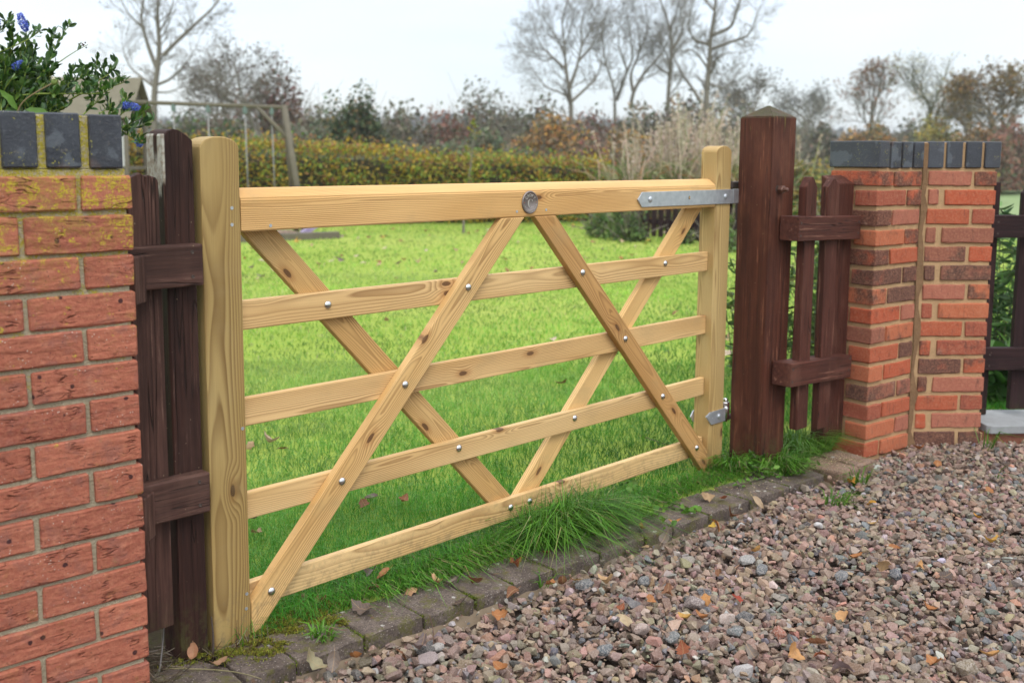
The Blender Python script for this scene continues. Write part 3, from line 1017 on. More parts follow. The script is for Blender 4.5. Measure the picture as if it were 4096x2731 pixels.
def upright(name, par, x0, x1, z0, z1, y0, y1, mat, bevel=0.003, ex=Vector((1, 0, 0)), o=Vector((0, 0, 0)), top=None, color=None, bot=None, jit=0.0):
    """a vertical piece in the frame (o, ex): s from x0 to x1, depth y0..y1 towards the back, z0..z1; top: extra profile points (s, z)"""
    ew = ex
    eyb = Vector((-ex.y, ex.x, 0))           # towards the back
    zc, sc_ = (z0 + z1) / 2, (x0 + x1) / 2
    # local X = up, local Z = along ex, local Y = Z x X = ex x up = -back
    pts = [(z0, x0)] if bot is None else list(bot)
    if bot is None:
        pts.append((z0, x1))
    if top is None:
        pts += [(z1, x1), (z1, x0)]
    else:
        pts += [(z, s) for s, z in top]
    poly = [(p[0] - zc, p[1] - sc_) for p in pts]
    yc = (y0 + y1) / 2
    bm = prism_bm(poly, -(y1 - y0) / 2, (y1 - y0) / 2, bevel)
    if jit:
        for v in bm.verts:
            v.co += Vector((0, random.uniform(-jit, jit), random.uniform(-jit, jit)))
    c = o + ex * sc_ + eyb * yc + UP * zc
    return obj(name, mesh_bm(name, bm, mat), par, c, (UP, -eyb, ew), color)


def plank(name, par, p0, p1, wid, thick, mat, bevel=0.003, wdir=UP, color=None, ends=None):
    """a straight board from p0 to p1 (centre line); wid along wdir, thick across"""
    p0, p1 = Vector(p0), Vector(p1)
    e1 = (p1 - p0).normalized()
    e3 = (wdir - e1 * wdir.dot(e1)).normalized()
    e2 = e3.cross(e1)
    L = (p1 - p0).length
    poly = ends or [(-L / 2, -wid / 2), (L / 2, -wid / 2), (L / 2, wid / 2), (-L / 2, wid / 2)]
    bm = prism_bm(poly, -thick / 2, thick / 2, bevel)
    return obj(name, mesh_bm(name, bm, mat), par, (p0 + p1) / 2, (e1, e2, e3), color)


# ---------------------------------------------------------------- the gate
gate = thing('field_gate', 'new pale softwood field gate with crossed braces between two brown posts', 'gate', (0, 0, 0))
GL, GW1, GW2 = 2.002, 0.101, 0.099
arch = lambda x0, x1, zs, ht: [(x1, zs)] + [((x0 + x1) / 2 + (x1 - x0) / 2 * math.cos(t), zs + ht * math.sin(t)) for t in np.linspace(0.08, math.pi - 0.08, 13)] + [(x0, zs)]
upright('stile', gate, -GW1, 0.0, -0.01, 1.218, 0.0, 0.07, 'pine', 0.003, top=arch(-GW1, 0, 1.218, 0.027), color=(0.57, 0.59, 0.50))
upright('stile', gate, GL, GL + GW2, 0.008, 1.224, 0.0, 0.07, 'pine', 0.003, top=arch(GL, GL + GW2, 1.222, 0.025), color=(0.75, 0.77, 0.70))
# top rail with a weathered, sloping top
prof = [(0.0, 1.0200), (0.0, 1.0985), (0.004, 1.1030), (0.026, 1.1200), (0.040, 1.1235), (0.056, 1.1200), (0.070, 1.1020), (0.070, 1.0200)]
bm = bmesh.new()
xs = np.linspace(0.0015, GL - 0.0015, 14)
R_ = [[bm.verts.new((x - GL / 2, y - 0.035, z - 1.07)) for y, z in prof] for x in xs]
for a_, b_ in zip(R_, R_[1:]):
    for i in range(len(prof)):
        j = (i + 1) % len(prof)
        bm.faces.new((a_[i], a_[j], b_[j], b_[i]))
bm.faces.new(R_[0])
bm.faces.new(R_[-1][::-1])
bmesh.ops.recalc_face_normals(bm, faces=bm.faces[:])
bmesh.ops.bevel(bm, geom=[e for e in bm.edges if len(e.link_faces) == 2 and e.calc_face_angle(0) > 0.4 and abs(e.verts[0].co.x - e.verts[1].co.x) > 0.01 and e.verts[0].co.z < 0.04], offset=0.003, segments=2, affect='EDGES')
obj('top_rail', mesh_bm('top_rail', bm, 'pine'), gate, (GL / 2, 0.035, 1.07), color=(1.0, 0.90, 0.78))
for zt_, zb_, c in ((0.8499, 0.7774, (0.99, 0.97, 0.97)), (0.6075, 0.5361, (0.98, 0.94, 0.92)), (0.3663, 0.2979, (0.98, 0.97, 0.97)), (0.1334, 0.0640, (0.98, 0.97, 0.97))):
    plank('rail', gate, (0.0015, 0.0355, (zt_ + zb_) / 2), (GL - 0.0015, 0.0355, (zt_ + zb_) / 2), zt_ - zb_, 0.021, 'pine', 0.003, color=c)


def brace(lo, hi, wid, y0, y1, color, cutx, cutz):
    """diagonal from lo to hi (x, z); lower end cut upright at x = cutx (or level at cutz[0]), upper end level at cutz[1]"""
    lo, hi = Vector((lo[0], 0, lo[1])), Vector((hi[0], 0, hi[1]))
    d = (hi - lo).normalized()
    nrm = Vector((-d.z, 0, d.x))
    if nrm.z < 0:
        nrm = -nrm
    pts = []
    for sgn in (-1, 1):
        q = lo + nrm * (sgn * wid / 2)
        if cutx is not None:
            t0 = (cutx - q.x) / d.x
        else:
            t0 = (cutz[0] - q.z) / d.z
        t1 = (cutz[1] - q.z) / d.z
        pts.append((q + d * t0, q + d * t1))
    P4 = [pts[0][0], pts[0][1], pts[1][1], pts[1][0]]
    mid = sum(P4, Vector()) / 4
    e3 = Vector((0, 1, 0)).cross(-d)           # so that e2 = e3 x e1 points back
    e1 = d
    e2 = e3.cross(e1)
    if e2.y < 0:
        e3 = -e3
        e2 = -e2
    poly = [((p - mid).dot(e1), (p - mid).dot(e3)) for p in P4]
    bm = prism_bm(poly, -(y1 - y0) / 2, (y1 - y0) / 2, 0.003)
    return obj('brace', mesh_bm('brace', bm, 'pine'), gate, (mid.x, (y0 + y1) / 2, mid.z), (e1, e2, e3), color)


brace((0.060, 0.100), (0.925, 1.019), 0.072, -0.001, 0.0245, (1.0, 0.95, 0.87), 0.0025, (None, 1.0195))
brace((1.930, 0.104), (1.068, 1.019), 0.071, -0.001, 0.0245, (0.74, 0.62, 0.50), 1.9995, (None, 1.0195))
brace((0.948, 0.104), (0.077, 1.019), 0.072, 0.0465, 0.0700, (0.86, 0.80, 0.70), None, (0.070, 1.0195))
brace((1.040, 0.120), (1.938, 1.019), 0.072, 0.0465, 0.0700, (1.06, 1.03, 0.95), None, (0.070, 1.0195))
dome = mesh_bm('bolt', lathe_bm([(0.0, 0.0070), (0.0036, 0.0066), (0.0072, 0.0053), (0.0102, 0.0030), (0.0114, 0.0008), (0.0114, -0.001), (0.0, -0.001)], 18), 'steel', True)
FR = (Vector((1, 0, 0)), Vector((0, 0, 1)), Vector((0, -1, 0)))
for x, z, y in [(0.060, 0.1036, -0.001), (0.2828, 0.3421, -0.001), (0.501, 0.5713, -0.001), (0.7399, 0.8235, -0.001), (1.2482, 0.8289, -0.001),
                (1.4778, 0.5824, -0.001), (1.7019, 0.3441, -0.001), (1.9263, 0.1081, -0.001), (0.2644, 0.8157, 0.025), (0.727, 0.3393, 0.025),
                (0.9484, 0.103, 0.025), (1.7311, 0.8239, 0.025), (1.2488, 0.3388, 0.025), (1.035, 0.103, 0.025)]:
    obj('bolt', dome, gate, (x, y, z), FR)
nail = mesh_bm('nail', lathe_bm([(0.0, 0.0006), (0.0042, 0.0006), (0.0042, -0.001), (0.0, -0.001)], 10), 'galv')
for x, z in [(-0.0229, 1.0777), (-0.0237, 1.038), (-0.01, 0.5405), (-0.0100, 0.1183), (-0.0124, 0.0803), (0.0815, 1.0316), (0.9405, 1.0375), (1.0704, 1.0388)]:
    obj('nail', nail, gate, (x, -0.0004, z), FR)
# maker's disc
badge = obj('badge', mesh_bm('badge', lathe_bm([(0.0, 0.0030), (0.0300, 0.0030), (0.0308, 0.0042), (0.0335, 0.0042), (0.0350, 0.0022), (0.0350, -0.001), (0.0, -0.001)], 40), 'pewter', True), gate, (0.9955, -0.0005, 1.0637), FR)


def text_mesh(s, size):
    c = bpy.data.curves.new('lettering', 'FONT')
    c.body = s
    c.size = size
    c.align_x = 'CENTER'
    c.resolution_u = 3
    c.extrude = 0.0006
    o = bpy.data.objects.new('lettering', c)
    link(o)
    dg = bpy.context.evaluated_depsgraph_get()
    me = bpy.data.meshes.new_from_object(o.evaluated_get(dg))
    bpy.data.objects.remove(o)
    return me


def arc_text(name, s, rad, size, a0, a1, flip):
    bm = bmesh.new()
    cs = [(i, ch) for i, ch in enumerate(s) if ch != ' ']
    for i, ch in cs:
        me = text_mesh(ch, size)
        t = a0 + (a1 - a0) * i / (len(s) - 1)
        ang = t - math.pi / 2 if not flip else t + math.pi / 2
        mt = Matrix.Translation((rad * math.cos(t), rad * math.sin(t), 0.0034)) @ Matrix.Rotation(ang, 4, 'Z')
        me.transform(mt)
        bm.from_mesh(me)
        bpy.data.meshes.remove(me)
    return mesh_bm(name, bm, 'pewter_hi')


bl_ = (0.9955, -0.0005, 1.0637)
sub('lettering', arc_text('lettering', 'CROFT', 0.0175, 0.0135, math.radians(142), math.radians(38), False), badge, bl_, FR)
sub('lettering', arc_text('lettering', 'CRAFTED IN WORCESTERSHIRE', 0.0292, 0.0058, math.radians(196), math.radians(344), True), badge, bl_, FR)
bm = bmesh.new()                                   # the large serif C
N_ = 26
o1, i1 = [], []
for k in range(N_ + 1):
    t = math.radians(42 + 276 * k / N_)
    thick = 0.0012 + 0.0032 * max(0.0, -math.cos(t)) ** 0.8
    o1.append(bm.verts.new((0.0115 * math.cos(t) * 0.95, 0.0135 * math.sin(t) - 0.0035, 0.0040)))
    i1.append(bm.verts.new(((0.0115 * 0.95 - thick) * math.cos(t), (0.0135 - thick * 0.5) * math.sin(t) - 0.0035, 0.0040)))
for k in range(N_):
    bm.faces.new((o1[k], o1[k + 1], i1[k + 1], i1[k]))
q = [bm.verts.new(p) for p in ((0.0072, 0.0035, 0.0040), (0.0090, 0.0090, 0.0040), (0.0100, 0.0090, 0.0040), (0.0092, 0.0030, 0.0040))]
bm.faces.new(q)
r_ = bmesh.ops.extrude_face_region(bm, geom=bm.faces[:])
for v in [g_ for g_ in r_['geom'] if isinstance(g_, bmesh.types.BMVert)]:
    v.co.z -= 0.0010
bmesh.ops.recalc_face_normals(bm, faces=bm.faces[:])
sub('lettering', mesh_bm('lettering', bm, 'pewter_hi'), badge, bl_, FR)
pin = mesh_bm('rivet', lathe_bm([(0.0, 0.0044), (0.0012, 0.0040), (0.0016, 0.003), (0.0, 0.002)], 8), 'copper', True)
for sx in (-0.026, 0.026):
    sub('rivet', pin, badge, (bl_[0] + sx, bl_[1], bl_[2]), FR)


# hinges
def plate(poly, y0, y1, bevel=0.001, hole=None):
    cx_ = sum(p[0] for p in poly) / len(poly)
    cz_ = sum(p[1] for p in poly) / len(poly)
    bm = prism_bm([(p[0] - cx_, p[1] - cz_) for p in poly], y0, y1, bevel)
    return mesh_bm('hinge_strap', bm, 'galv'), (cx_, 0.0, cz_)


me, c = plate([(1.524, 1.0590), (1.548, 1.0325), (2.112, 1.0300), (2.112, 1.0840), (1.548, 1.0840)], -0.0065, -0.0004)
hs = obj('hinge_strap', me, gate, c, (Vector((1, 0, 0)), Vector((0, 1, 0)), UP))
cb = mesh_bm('strap_bolt', lathe_bm([(0.0, 0.0060), (0.005, 0.0055), (0.0095, 0.0032), (0.0115, 0.0), (0.0, 0.0)], 16), 'galv', True)
for x, z in ((1.592, 1.0585), (2.0575, 1.0577)):
    sub('strap_bolt', cb, hs, (x, -0.0065, z), FR)
sub('square_hole', mesh_bm('square_hole', box_bm(0.0085, 0.0010, 0.0125, 0), 'dark_iron'), hs, (1.8238, -0.0068, 1.0588))
sub('hole_plug', mesh_bm('hole_plug', box_bm(0.0050, 0.0012, 0.0080, 0), 'pine'), hs, (1.8245, -0.0070, 1.0595))
me, c = plate([(1.760, 1.0325), (2.112, 1.0300), (2.112, 1.0840), (1.760, 1.0840)], 0.0705, 0.0760)
obj('hinge_strap', me, gate, c, (Vector((1, 0, 0)), Vector((0, 1, 0)), UP))
bm = prism_bm([(-0.004, -0.0075), (0.052, 0.004), (0.062, 0.035), (0.052, 0.066), (-0.004, 0.076), (-0.004, 0.070), (0.047, 0.061), (0.056, 0.035), (0.047, 0.009), (-0.004, -0.0015)], 0, 0.0525, 0.0005)
for v in bm.verts:
    v.co = Vector((v.co.x, v.co.z, v.co.y))
bmesh.ops.recalc_face_normals(bm, faces=bm.faces[:])
obj('hinge_eye', mesh_bm('hinge_eye', bm, 'galv'), gate, (2.114, 0, 1.0308))
me, c = plate([(1.976, 0.2200), (2.0025, 0.2330), (2.108, 0.2330), (2.108, 0.1825), (2.0135, 0.1825)], -0.0060, -0.0004)
hp = obj('hinge_strap', me, gate, c, (Vector((1, 0, 0)), Vector((0, 1, 0)), UP))
sub('strap_bolt', cb, hp, (2.0627, -0.0060, 0.2085), FR)
sub('nail', nail, hp, (2.0206, -0.0062, 0.2068), FR)
me, c = plate([(1.984, 0.2050), (2.002, 0.2270), (2.108, 0.2330), (2.108, 0.1825), (2.003, 0.1820)], 0.0705, 0.0755)
obj('hinge_strap', me, gate, c, (Vector((1, 0, 0)), Vector((0, 1, 0)), UP))
obj('hinge_eye', mesh_bm('hinge_eye', lathe_bm([(0.0, 0.040), (0.015, 0.040), (0.017, 0.036), (0.017, -0.010), (0.0, -0.010)], 14), 'steel', True), gate, (2.1330, 0.012, 0.195))
obj('hinge_nut', mesh_bm('hinge_nut', lathe_bm([(0.0, 0.015), (0.0145, 0.015), (0.0165, 0.012), (0.0165, 0.002), (0.0145, 0), (0.0, 0)], 6), 'steel'), gate, (2.1330, 0.012, 0.236))
obj('hinge_pin', mesh_bm('hinge_pin', lathe_bm([(0.0, 0.095), (0.0085, 0.092), (0.0095, 0.088), (0.0095, 0.0), (0.0, 0.0)], 10), 'steel', True), gate, (2.1330, 0.012, 0.172))

# ---------------------------------------------------------------- right-hand post
th = -0.10
exr = Vector((math.cos(th), math.sin(th), 0))
eyr = Vector((-exr.y, exr.x, 0))
pc0 = Vector((2.1488, -0.140, 0))
PW = 0.150
pr = thing('gate_post', 'square brown hinge post with a mossy pyramid top and a rusty nut', 'gate post', pc0)
bm = bmesh.new()
z0, z1, za = -0.12, 1.356, 1.403
H_ = PW / 2
zm = 0.64
levels = [z0, 0.05, 0.3, 0.55, 0.8, 1.05, 1.25, z1]
rings = [[bm.verts.new((z - zm, sy * (H_ + random.uniform(-.0009, .0009)), sz * (H_ + random.uniform(-.0009, .0009)))) for sy, sz in ((-1, -1), (1, -1), (1, 1), (-1, 1))] for z in levels]
for a_, b_ in zip(rings, rings[1:]):
    for i in range(4):
        bm.faces.new((a_[i], a_[(i + 1) % 4], b_[(i + 1) % 4], b_[i]))
ap = bm.verts.new((za - zm, 0, 0))
for i in range(4):
    bm.faces.new((rings[-1][i], rings[-1][(i + 1) % 4], ap))
bm.faces.new(rings[0])
bmesh.ops.recalc_face_normals(bm, faces=bm.faces[:])
bmesh.ops.bevel(bm, geom=[e for e in bm.edges if abs(e.verts[0].co.x - e.verts[1].co.x) > 0.01 or abs(e.verts[0].co.x - (z1 - zm)) < .002], offset=0.003, segments=2, affect='EDGES')
pcen = pc0 + exr * H_ + eyr * H_ + UP * zm
post_r = obj('post', mesh_bm('post', bm, 'post_right'), pr, pcen, (UP, -eyr, exr))
fr = (exr, UP, -eyr)
npos = pc0 + exr * 0.057 + UP * 1.0856
hexn = mesh_bm('nut', lathe_bm([(0.0, 0.022), (0.0125, 0.022), (0.0155, 0.019), (0.0160, 0.003), (0.0145, 0.0), (0.0, 0.0)], 6), 'rusty')
obj('nut', hexn, pr, npos - eyr * 0.001, fr)
obj('bolt_end', mesh_bm('bolt_end', lathe_bm([(0.0, 0.040), (0.0065, 0.040), (0.0080, 0.037), (0.0080, -0.005), (0.0, -0.005)], 12), 'rusty', True), pr, npos, fr)
obj('bolt_hole', mesh_bm('bolt_hole', lathe_bm([(0.0, 0.0006), (0.0125, 0.0006), (0.0125, -0.002), (0.0, -0.002)], 14), 'dark_iron'), pr, npos - exr * 0.010 + UP * 0.003, fr)
# hook of the top hinge at the back of the post
obj('hinge_hook', mesh_bm('hinge_hook', lathe_bm([(0.0, 0.10), (0.011, 0.10), (0.012, 0.096), (0.012, 0.0), (0.0, 0.0)], 12), 'dark_iron', True), pr, (2.150, 0.035, 1.014))
obj('hinge_hook', mesh_bm('hinge_hook', box_bm(0.070, 0.020, 0.026, 0.003), 'dark_iron'), pr, (2.180, 0.030, 1.099))
obj('hinge_hook', mesh_bm('hinge_hook', box_bm(0.060, 0.018, 0.018, 0.003), 'dark_iron'), pr, (2.170, 0.014, 0.184))

# ---------------------------------------------------------------- brown fence panel on the right
fp = thing('fence_panel', 'brown picket panel with two short rails between the hinge post and the brick pier', 'fence', (2.45, -0.17, 0))
po = Vector((2.2119, -0.2367, 0))
fx = Vector((0.9992, -0.0405, 0)).normalized()
fy = Vector((-fx.y, fx.x, 0))
screw = mesh_bm('screw', lathe_bm([(0.0, 0.0003), (0.0022, -0.0006), (0.0036, 0.0007), (0.0044, 0.0004), (0.0044, -0.002), (0.0, -0.002)], 10), 'dark_iron')
ffr = (fx, UP, -fy)
for (zl, zr, q0, q1) in (((0.9871, 0.8942), (0.9745, 0.8810), -0.006, 0.451), ((0.4299, 0.3392), (0.4103, 0.3134), -0.021, 0.430)):
    a0, a1 = po + fx * q0, po + fx * q1
    p0 = a0 + fy * 0.042 + UP * ((zl[0] + zl[1]) / 2)
    p1 = a1 + fy * 0.042 + UP * ((zr[0] + zr[1]) / 2)
    rl = plank('rail', fp, p0, p1, zl[0] - zl[1], 0.084, 'fence_right', 0.003)
    for t, zz in ((0.014, 0.022), (0.012, -0.026), (q1 - q0 - 0.018, 0.024), (q1 - q0 - 0.022, -0.022)):
        sub('screw', screw, rl, a0 + fx * t + UP * ((zl[0] + zl[1]) / 2 + zz - 0.028 * t) - fy * 0.0006, ffr)
pk = lambda s0, s1, zs, za_: [(s1, zs), ((s0 + s1) / 2 + 0.008, za_), ((s0 + s1) / 2 - 0.008, za_), (s0, zs)]
upright('picket', fp, 0.076, 0.152, 0.150, 1.095, 0.025, 0.060, 'fence_right', 0.003, fx, po, top=pk(0.076, 0.152, 1.095, 1.133))
upright('picket', fp, 0.233, 0.316, 0.125, 1.094, 0.025, 0.054, 'fence_right', 0.003, fx, po, top=pk(0.233, 0.316, 1.094, 1.126))
wp = upright('end_post', fp, 0.333, 0.484, 0.045, 1.10, 0.0565, 0.118, 'fence_right', 0.004, fx, po)
for v in wp.data.vertices:      # sloping, weathered head
    if v.co.x > 0.4:
        v.co.x += 0.020 - (v.co.y) * 0.55

# ---------------------------------------------------------------- left-hand post and panel
pl_ = thing('gate_post', 'dark brown latch post with a grey lichen patch beside the gate', 'gate post', (-0.155, 0.0, 0))
lx0, lx1 = -0.1905, -0.1185
ptop = [(lx1, 1.2335), (lx1 - 0.016, 1.2475), (lx1 - 0.034, 1.2575), (lx1 - 0.047, 1.2600), (lx1 - 0.060, 1.2555), (lx0, 1.2465)]
p_l = upright('post', pl_, lx0, lx1, -0.10, 1.25, 0.000, 0.082, 'post_left', 0.003, top=ptop, jit=0.0008)
lf = thing('fence_panel', 'dark brown picket with two short rails between the left brick wall and the latch post', 'fence', (-0.22, -0.02, 0))
for (zr_, zl_) in (((1.0012, 0.9055), (0.9965, 0.9080)), ((0.4616, 0.3700), (0.4635, 0.3710))):
    zc = (zr_[0] + zr_[1]) / 2
    zc2 = (zl_[0] + zl_[1]) / 2
    rl = plank('rail', lf, (-0.318, -0.0200, zc2), (-0.1215, -0.0200, zc), 0.0955, 0.0385, 'fence_left', 0.004)
    for dz in (0.030, -0.026):
        sub('screw', screw, rl, (-0.1490, -0.0398, zc + dz), FR)
    plank('batten', lf, (-0.2890, -0.050, zc2 + 0.032), (-0.2890, -0.050, zc2 - 0.072), 0.056, 0.024, 'fence_left', 0.003, wdir=Vector((0.75, 0.66, 0)))
ntop = [(-0.2045, 1.143), (-0.211, 1.152), (-0.228, 1.157), (-0.2345, 1.154), (-0.2358, 1.124), (-0.2372, 1.156), (-0.247, 1.162), (-0.261, 1.155), (-0.279, 1.150)]
upright('picket', lf, -0.279, -0.2045, 0.100, 1.15, 0.0005, 0.0260, 'fence_left', 0.002, top=ntop, jit=0.0006)

# ---------------------------------------------------------------- dark picket fence beyond the low wall
df = thing('picket_fence', 'dark brown picket fence standing behind the grey slab at the right edge', 'fence', s0p + ex2 * 0.8 + ey2 * 0.12)
for (zt_, zb_) in ((0.9635, 0.866), (0.381, 0.281)):
    q = s0p + ey2 * 0.140 + UP * ((zt_ + zb_) / 2)
    rl = plank('rail', df, q + ex2 * 0.37, q + ex2 * 2.4, zt_ - zb_, 0.040, 'fence_dark', 0.003)
    for dz in (0.02, -0.03):
        sub('screw', screw, rl, q + ex2 * 0.402 - ey2 * 0.0205 + UP * dz, (ex2, UP, -ey2))
upright('picket', df, 0.395, 0.425, 0.072, 1.105, 0.162, 0.20, 'fence_dark', 0.002, ex2, s0p)
for i in range(9):
    s = 0.528 + i * 0.205
    upright('picket', df, s, s + 0.10, 0.095, 1.06, 0.162, 0.190, 'fence_dark', 0.002, ex2, s0p, top=pk(s, s + 0.10, 1.06, 1.10))

# ================================================================== BACKGROUND
FH = Vector((math.cos(YAW), math.sin(YAW), 0))
RH = Vector((math.sin(YAW), -math.cos(YAW), 0))


def at(bearing, dist, z=0.0):
    """survey point: bearing in degrees right of the viewing direction, metres ahead of the gate-side stand point"""
    p = FH * dist + RH * (dist * math.tan(math.radians(bearing)))
    return Vector((CAM.x + p.x, CAM.y + p.y, z))


# wooded rise on the horizon
hb = np.linspace(-34, 36, 220)
V, F = [], []
hr = np.random.default_rng(4)
h1 = np.interp(hb, [-34, -12, -4, 2, 8, 13, 18, 24, 36], [14, 15, 18, 17, 16, 14, 12, 10, 8])
for i, b in enumerate(hb):
    for d, k in ((300, 0.0), (360, 0.30), (420, 0.70), (470, 1.0), (560, 1.0)):
        p = at(b, d)
        jz = hr.uniform(-0.6, 1.2) * k
        V.append((p.x, p.y, -0.4 + h1[i] * k + jz))
for i in range(len(hb) - 1):
    for q in range(4):
        a_ = i * 5 + q
        F.append((a_, a_ + 1, a_ + 6, a_ + 5))
tag(obj('hills', mesh_np('hills', np.array(V), np.array(F), 'hill', smooth=True)), kind='structure')
# trees of the far rise, one mass
n0 = 1500
bb = rng.uniform(-30, 33, n0)
dd = rng.uniform(330, 470, n0)
zz = np.interp(bb, hb, h1) * np.clip((dd - 300) / 170, 0, 1)
T0 = np.array([tuple(at(b, d, z)) for b, d, z in zip(bb, dd, zz)])
sz0 = rng.uniform(1.5, 4.0, n0)
n = 34000
k = rng.integers(0, n0, n)
u = rng.normal(size=(n, 3))
u /= np.linalg.norm(u, axis=1, keepdims=True)
T = T0[k] + u * (sz0[k] * rng.uniform(.4, 1.1, n))[:, None]
c0_ = pick([(4, (0.055, 0.062, 0.038)), (3, (0.085, 0.075, 0.048)), (2, (0.11, 0.078, 0.045)), (2, (0.045, 0.058, 0.038))], n0, 0.2)
V, F, Cc = merge([LEAFQ], np.zeros(n, int), rotm(n), T, rng.uniform(1.2, 2.6, n), np.clip(c0_[k] * (1 + rng.normal(0, .15, (n, 1))), .01, .5))
tag(obj('far_woods', mesh_np('far_woods', V, F, 'leaf', Cc)), kind='stuff')


# ---------------------------------------------------------------- trees and shrubs
class Skel:
    def __init__(s):
        s.a, s.b, s.r, s.q = [], [], [], []
        s.tips = []

    def grow(s, p, d, L, r, lev, mx, rr, upw, wander, kids, ang, taper=0.55):
        n = 6 if lev == 0 else 5 if lev < 3 else 3
        st = L / n
        for i in range(n):
            d = (d + Vector((rr.gauss(0, wander), rr.gauss(0, wander), rr.gauss(0, wander) + upw))).normalized()
            q = p + d * st
            r2 = r * (1 - (1 - taper) / n)
            s.a.append(tuple(p))
            s.b.append(tuple(q))
            s.r.append(r)
            s.q.append(r2)
            if lev < mx and (i >= (2 if lev == 0 else 1)):
                for _ in range(kids[lev] if isinstance(kids[lev], int) else (int(kids[lev]) + (rr.random() < kids[lev] % 1))):
                    ax = Vector((rr.gauss(0, 1), rr.gauss(0, 1), rr.gauss(0, 1))).cross(d).normalized()
                    dc = Matrix.Rotation(math.radians(rr.uniform(ang[0], ang[1])), 3, ax) @ d
                    s.grow(q, dc, L * rr.uniform(0.50, 0.76) * (1.05 - 0.42 * i / n), r2 * rr.uniform(0.45, 0.68), lev + 1, mx, rr, upw, wander * 1.15, kids, ang, taper)
            p, r = q, r2
        if lev == mx:
            s.tips.append(tuple(p))

    def mesh(s, name, mat, rmin=0.0):
        a, b, r, q = np.array(s.a), np.array(s.b), np.maximum(np.array(s.r), rmin), np.maximum(np.array(s.q), rmin)
        Vs, Fs, base = [], [], 0
        for k, w in ((6, r > 0.07), (4, (r <= 0.07) & (r > 0.02)), (3, r <= 0.02)):
            if w.any():
                V, F = tubes(a[w], b[w], r[w], q[w], k)
                Vs.append(V)
                Fs.append(F + base)
                base += len(V)
        return mesh_np(name, np.concatenate(Vs), np.concatenate(Fs), mat, smooth=True)


def leaves_at(P, size, pal, flat=False, jit=0.2):
    n = len(P)
    R = rotm(n) if not flat else rotm(n, tilt=0.7)
    return merge([LEAFQ], np.zeros(n, int), R, P, size * rng.uniform(0.6, 1.35, n), pick(pal, n, jit))


def bare_tree(name, label, base, H, seed, r0, kids=(1, 1.6, 1.6, 1.5), ang=(22, 52), upw=0.05, wander=0.10, mx=4, lean=(0, 0, 1), leaves=0, pal=None, lsize=0.12, group=None, mat='bark', trunk=0.62, rmin=0.007):
    rr = random.Random(seed)
    t = thing(name, label, 'tree', base, group)
    sk = Skel()
    sk.grow(Vector(base) - Vector((0, 0, 0.2)), Vector(lean).normalized(), H * trunk, r0, 0, mx, rr, upw, wander, kids, ang)
    # split trunk from crown
    n0 = 6
    main = Skel()
    rest = Skel()
    R = np.array(sk.r)
    for i in range(len(sk.a)):
        (main if sk.r[i] > r0 * 0.42 else rest).a.append(sk.a[i])
        w = main if sk.r[i] > r0 * 0.42 else rest
        w.b.append(sk.b[i])
        w.r.append(sk.r[i])
        w.q.append(sk.q[i])
    off = np.array(base)
    for s_, nm in ((main, 'trunk'), (rest, 'crown')):
        if s_.a:
            s_.a = [tuple(np.array(p) - off) for p in s_.a]
            s_.b = [tuple(np.array(p) - off) for p in s_.b]
            o = bpy.data.objects.new(nm, s_.mesh(nm, mat, rmin))
            link(o, t)
    if leaves:
        tp = np.array(sk.tips)
        P = tp[rng.integers(0, len(tp), leaves)] + rng.normal(0, H * 0.022, (leaves, 3)) - off
        V, F, Cc = leaves_at(P, lsize, pal)
        o = bpy.data.objects.new('leaves', mesh_np('leaves', V, F, 'leaf', Cc))
        link(o, t)
        o['kind'] = 'stuff'
    return t


def shrub(name, label, base, rx, ry, rz, pal, n, ls, twig=0.0, seed=0, group=None, lumps=12, low=0.0):
    """leaf clumps over the surface of many lobes, with twigs that stick out"""
    q = np.random.default_rng(seed + 100)
    if rx > .6:
        n = int(n * 3.5)
        rz = rz * 1.27
    t = thing(name, label, 'shrub', base, group)
    u = q.normal(size=(lumps, 3))
    u /= np.linalg.norm(u, axis=1, keepdims=True)
    u[:, 2] = np.abs(u[:, 2])
    c = u * q.uniform(0.25, 0.72, (lumps, 1)) * np.array([rx, ry, rz * 0.85])
    rad = q.uniform(0.28, 0.52, lumps)
    k = q.integers(0, lumps, n)
    d = q.normal(size=(n, 3))
    d /= np.linalg.norm(d, axis=1, keepdims=True)
    P = c[k] + d * (rad[k] * q.uniform(0.45, 1.06, n))[:, None] * np.array([rx, ry, rz])
    P[:, 2] = np.abs(P[:, 2]) + low
    lumpcol = q.uniform(0.72, 1.25, lumps)
    V, F, Cc = leaves_at(P, ls * 1.38, pal)
    Cc = Cc * np.repeat(lumpcol[k], 4)[:, None]
    o = bpy.data.objects.new('foliage', mesh_np('foliage', V, F, 'leaf', np.clip(Cc, 0, .9)))
    link(o, t)
    o['kind'] = 'stuff'
    if twig > 0:
        m = int(twig)
        kk = q.integers(0, lumps, m)
        dv = q.normal(0, 0.55, (m, 3))
        dv[:, 2] = np.abs(dv[:, 2]) + 0.5
        dv /= np.linalg.norm(dv, axis=1, keepdims=True)
        s0_ = c[kk] * np.array([1, 1, 0.8])
        s0_[:, 2] = np.maximum(s0_[:, 2] - rz * 0.2, 0)
        ln = q.uniform(0.5, 1.0, m)[:, None] * rz * 0.75
        m1 = s0_ + dv * ln * 0.55
        m2 = m1 + (dv + q.normal(0, 0.25, (m, 3))) * ln * 0.45
        A_ = np.concatenate([s0_, m1])
        B_ = np.concatenate([m1, m2])
        r0 = np.full(m, 0.014)
        V, F = tubes(A_, B_, np.concatenate([r0, r0 * .7]), np.concatenate([r0 * .7, r0 * .35]), 3)
        o = bpy.data.objects.new('stems', mesh_np('stems', V, F, 'bark'))
        link(o, t)
        o['kind'] = 'stuff'
    return t


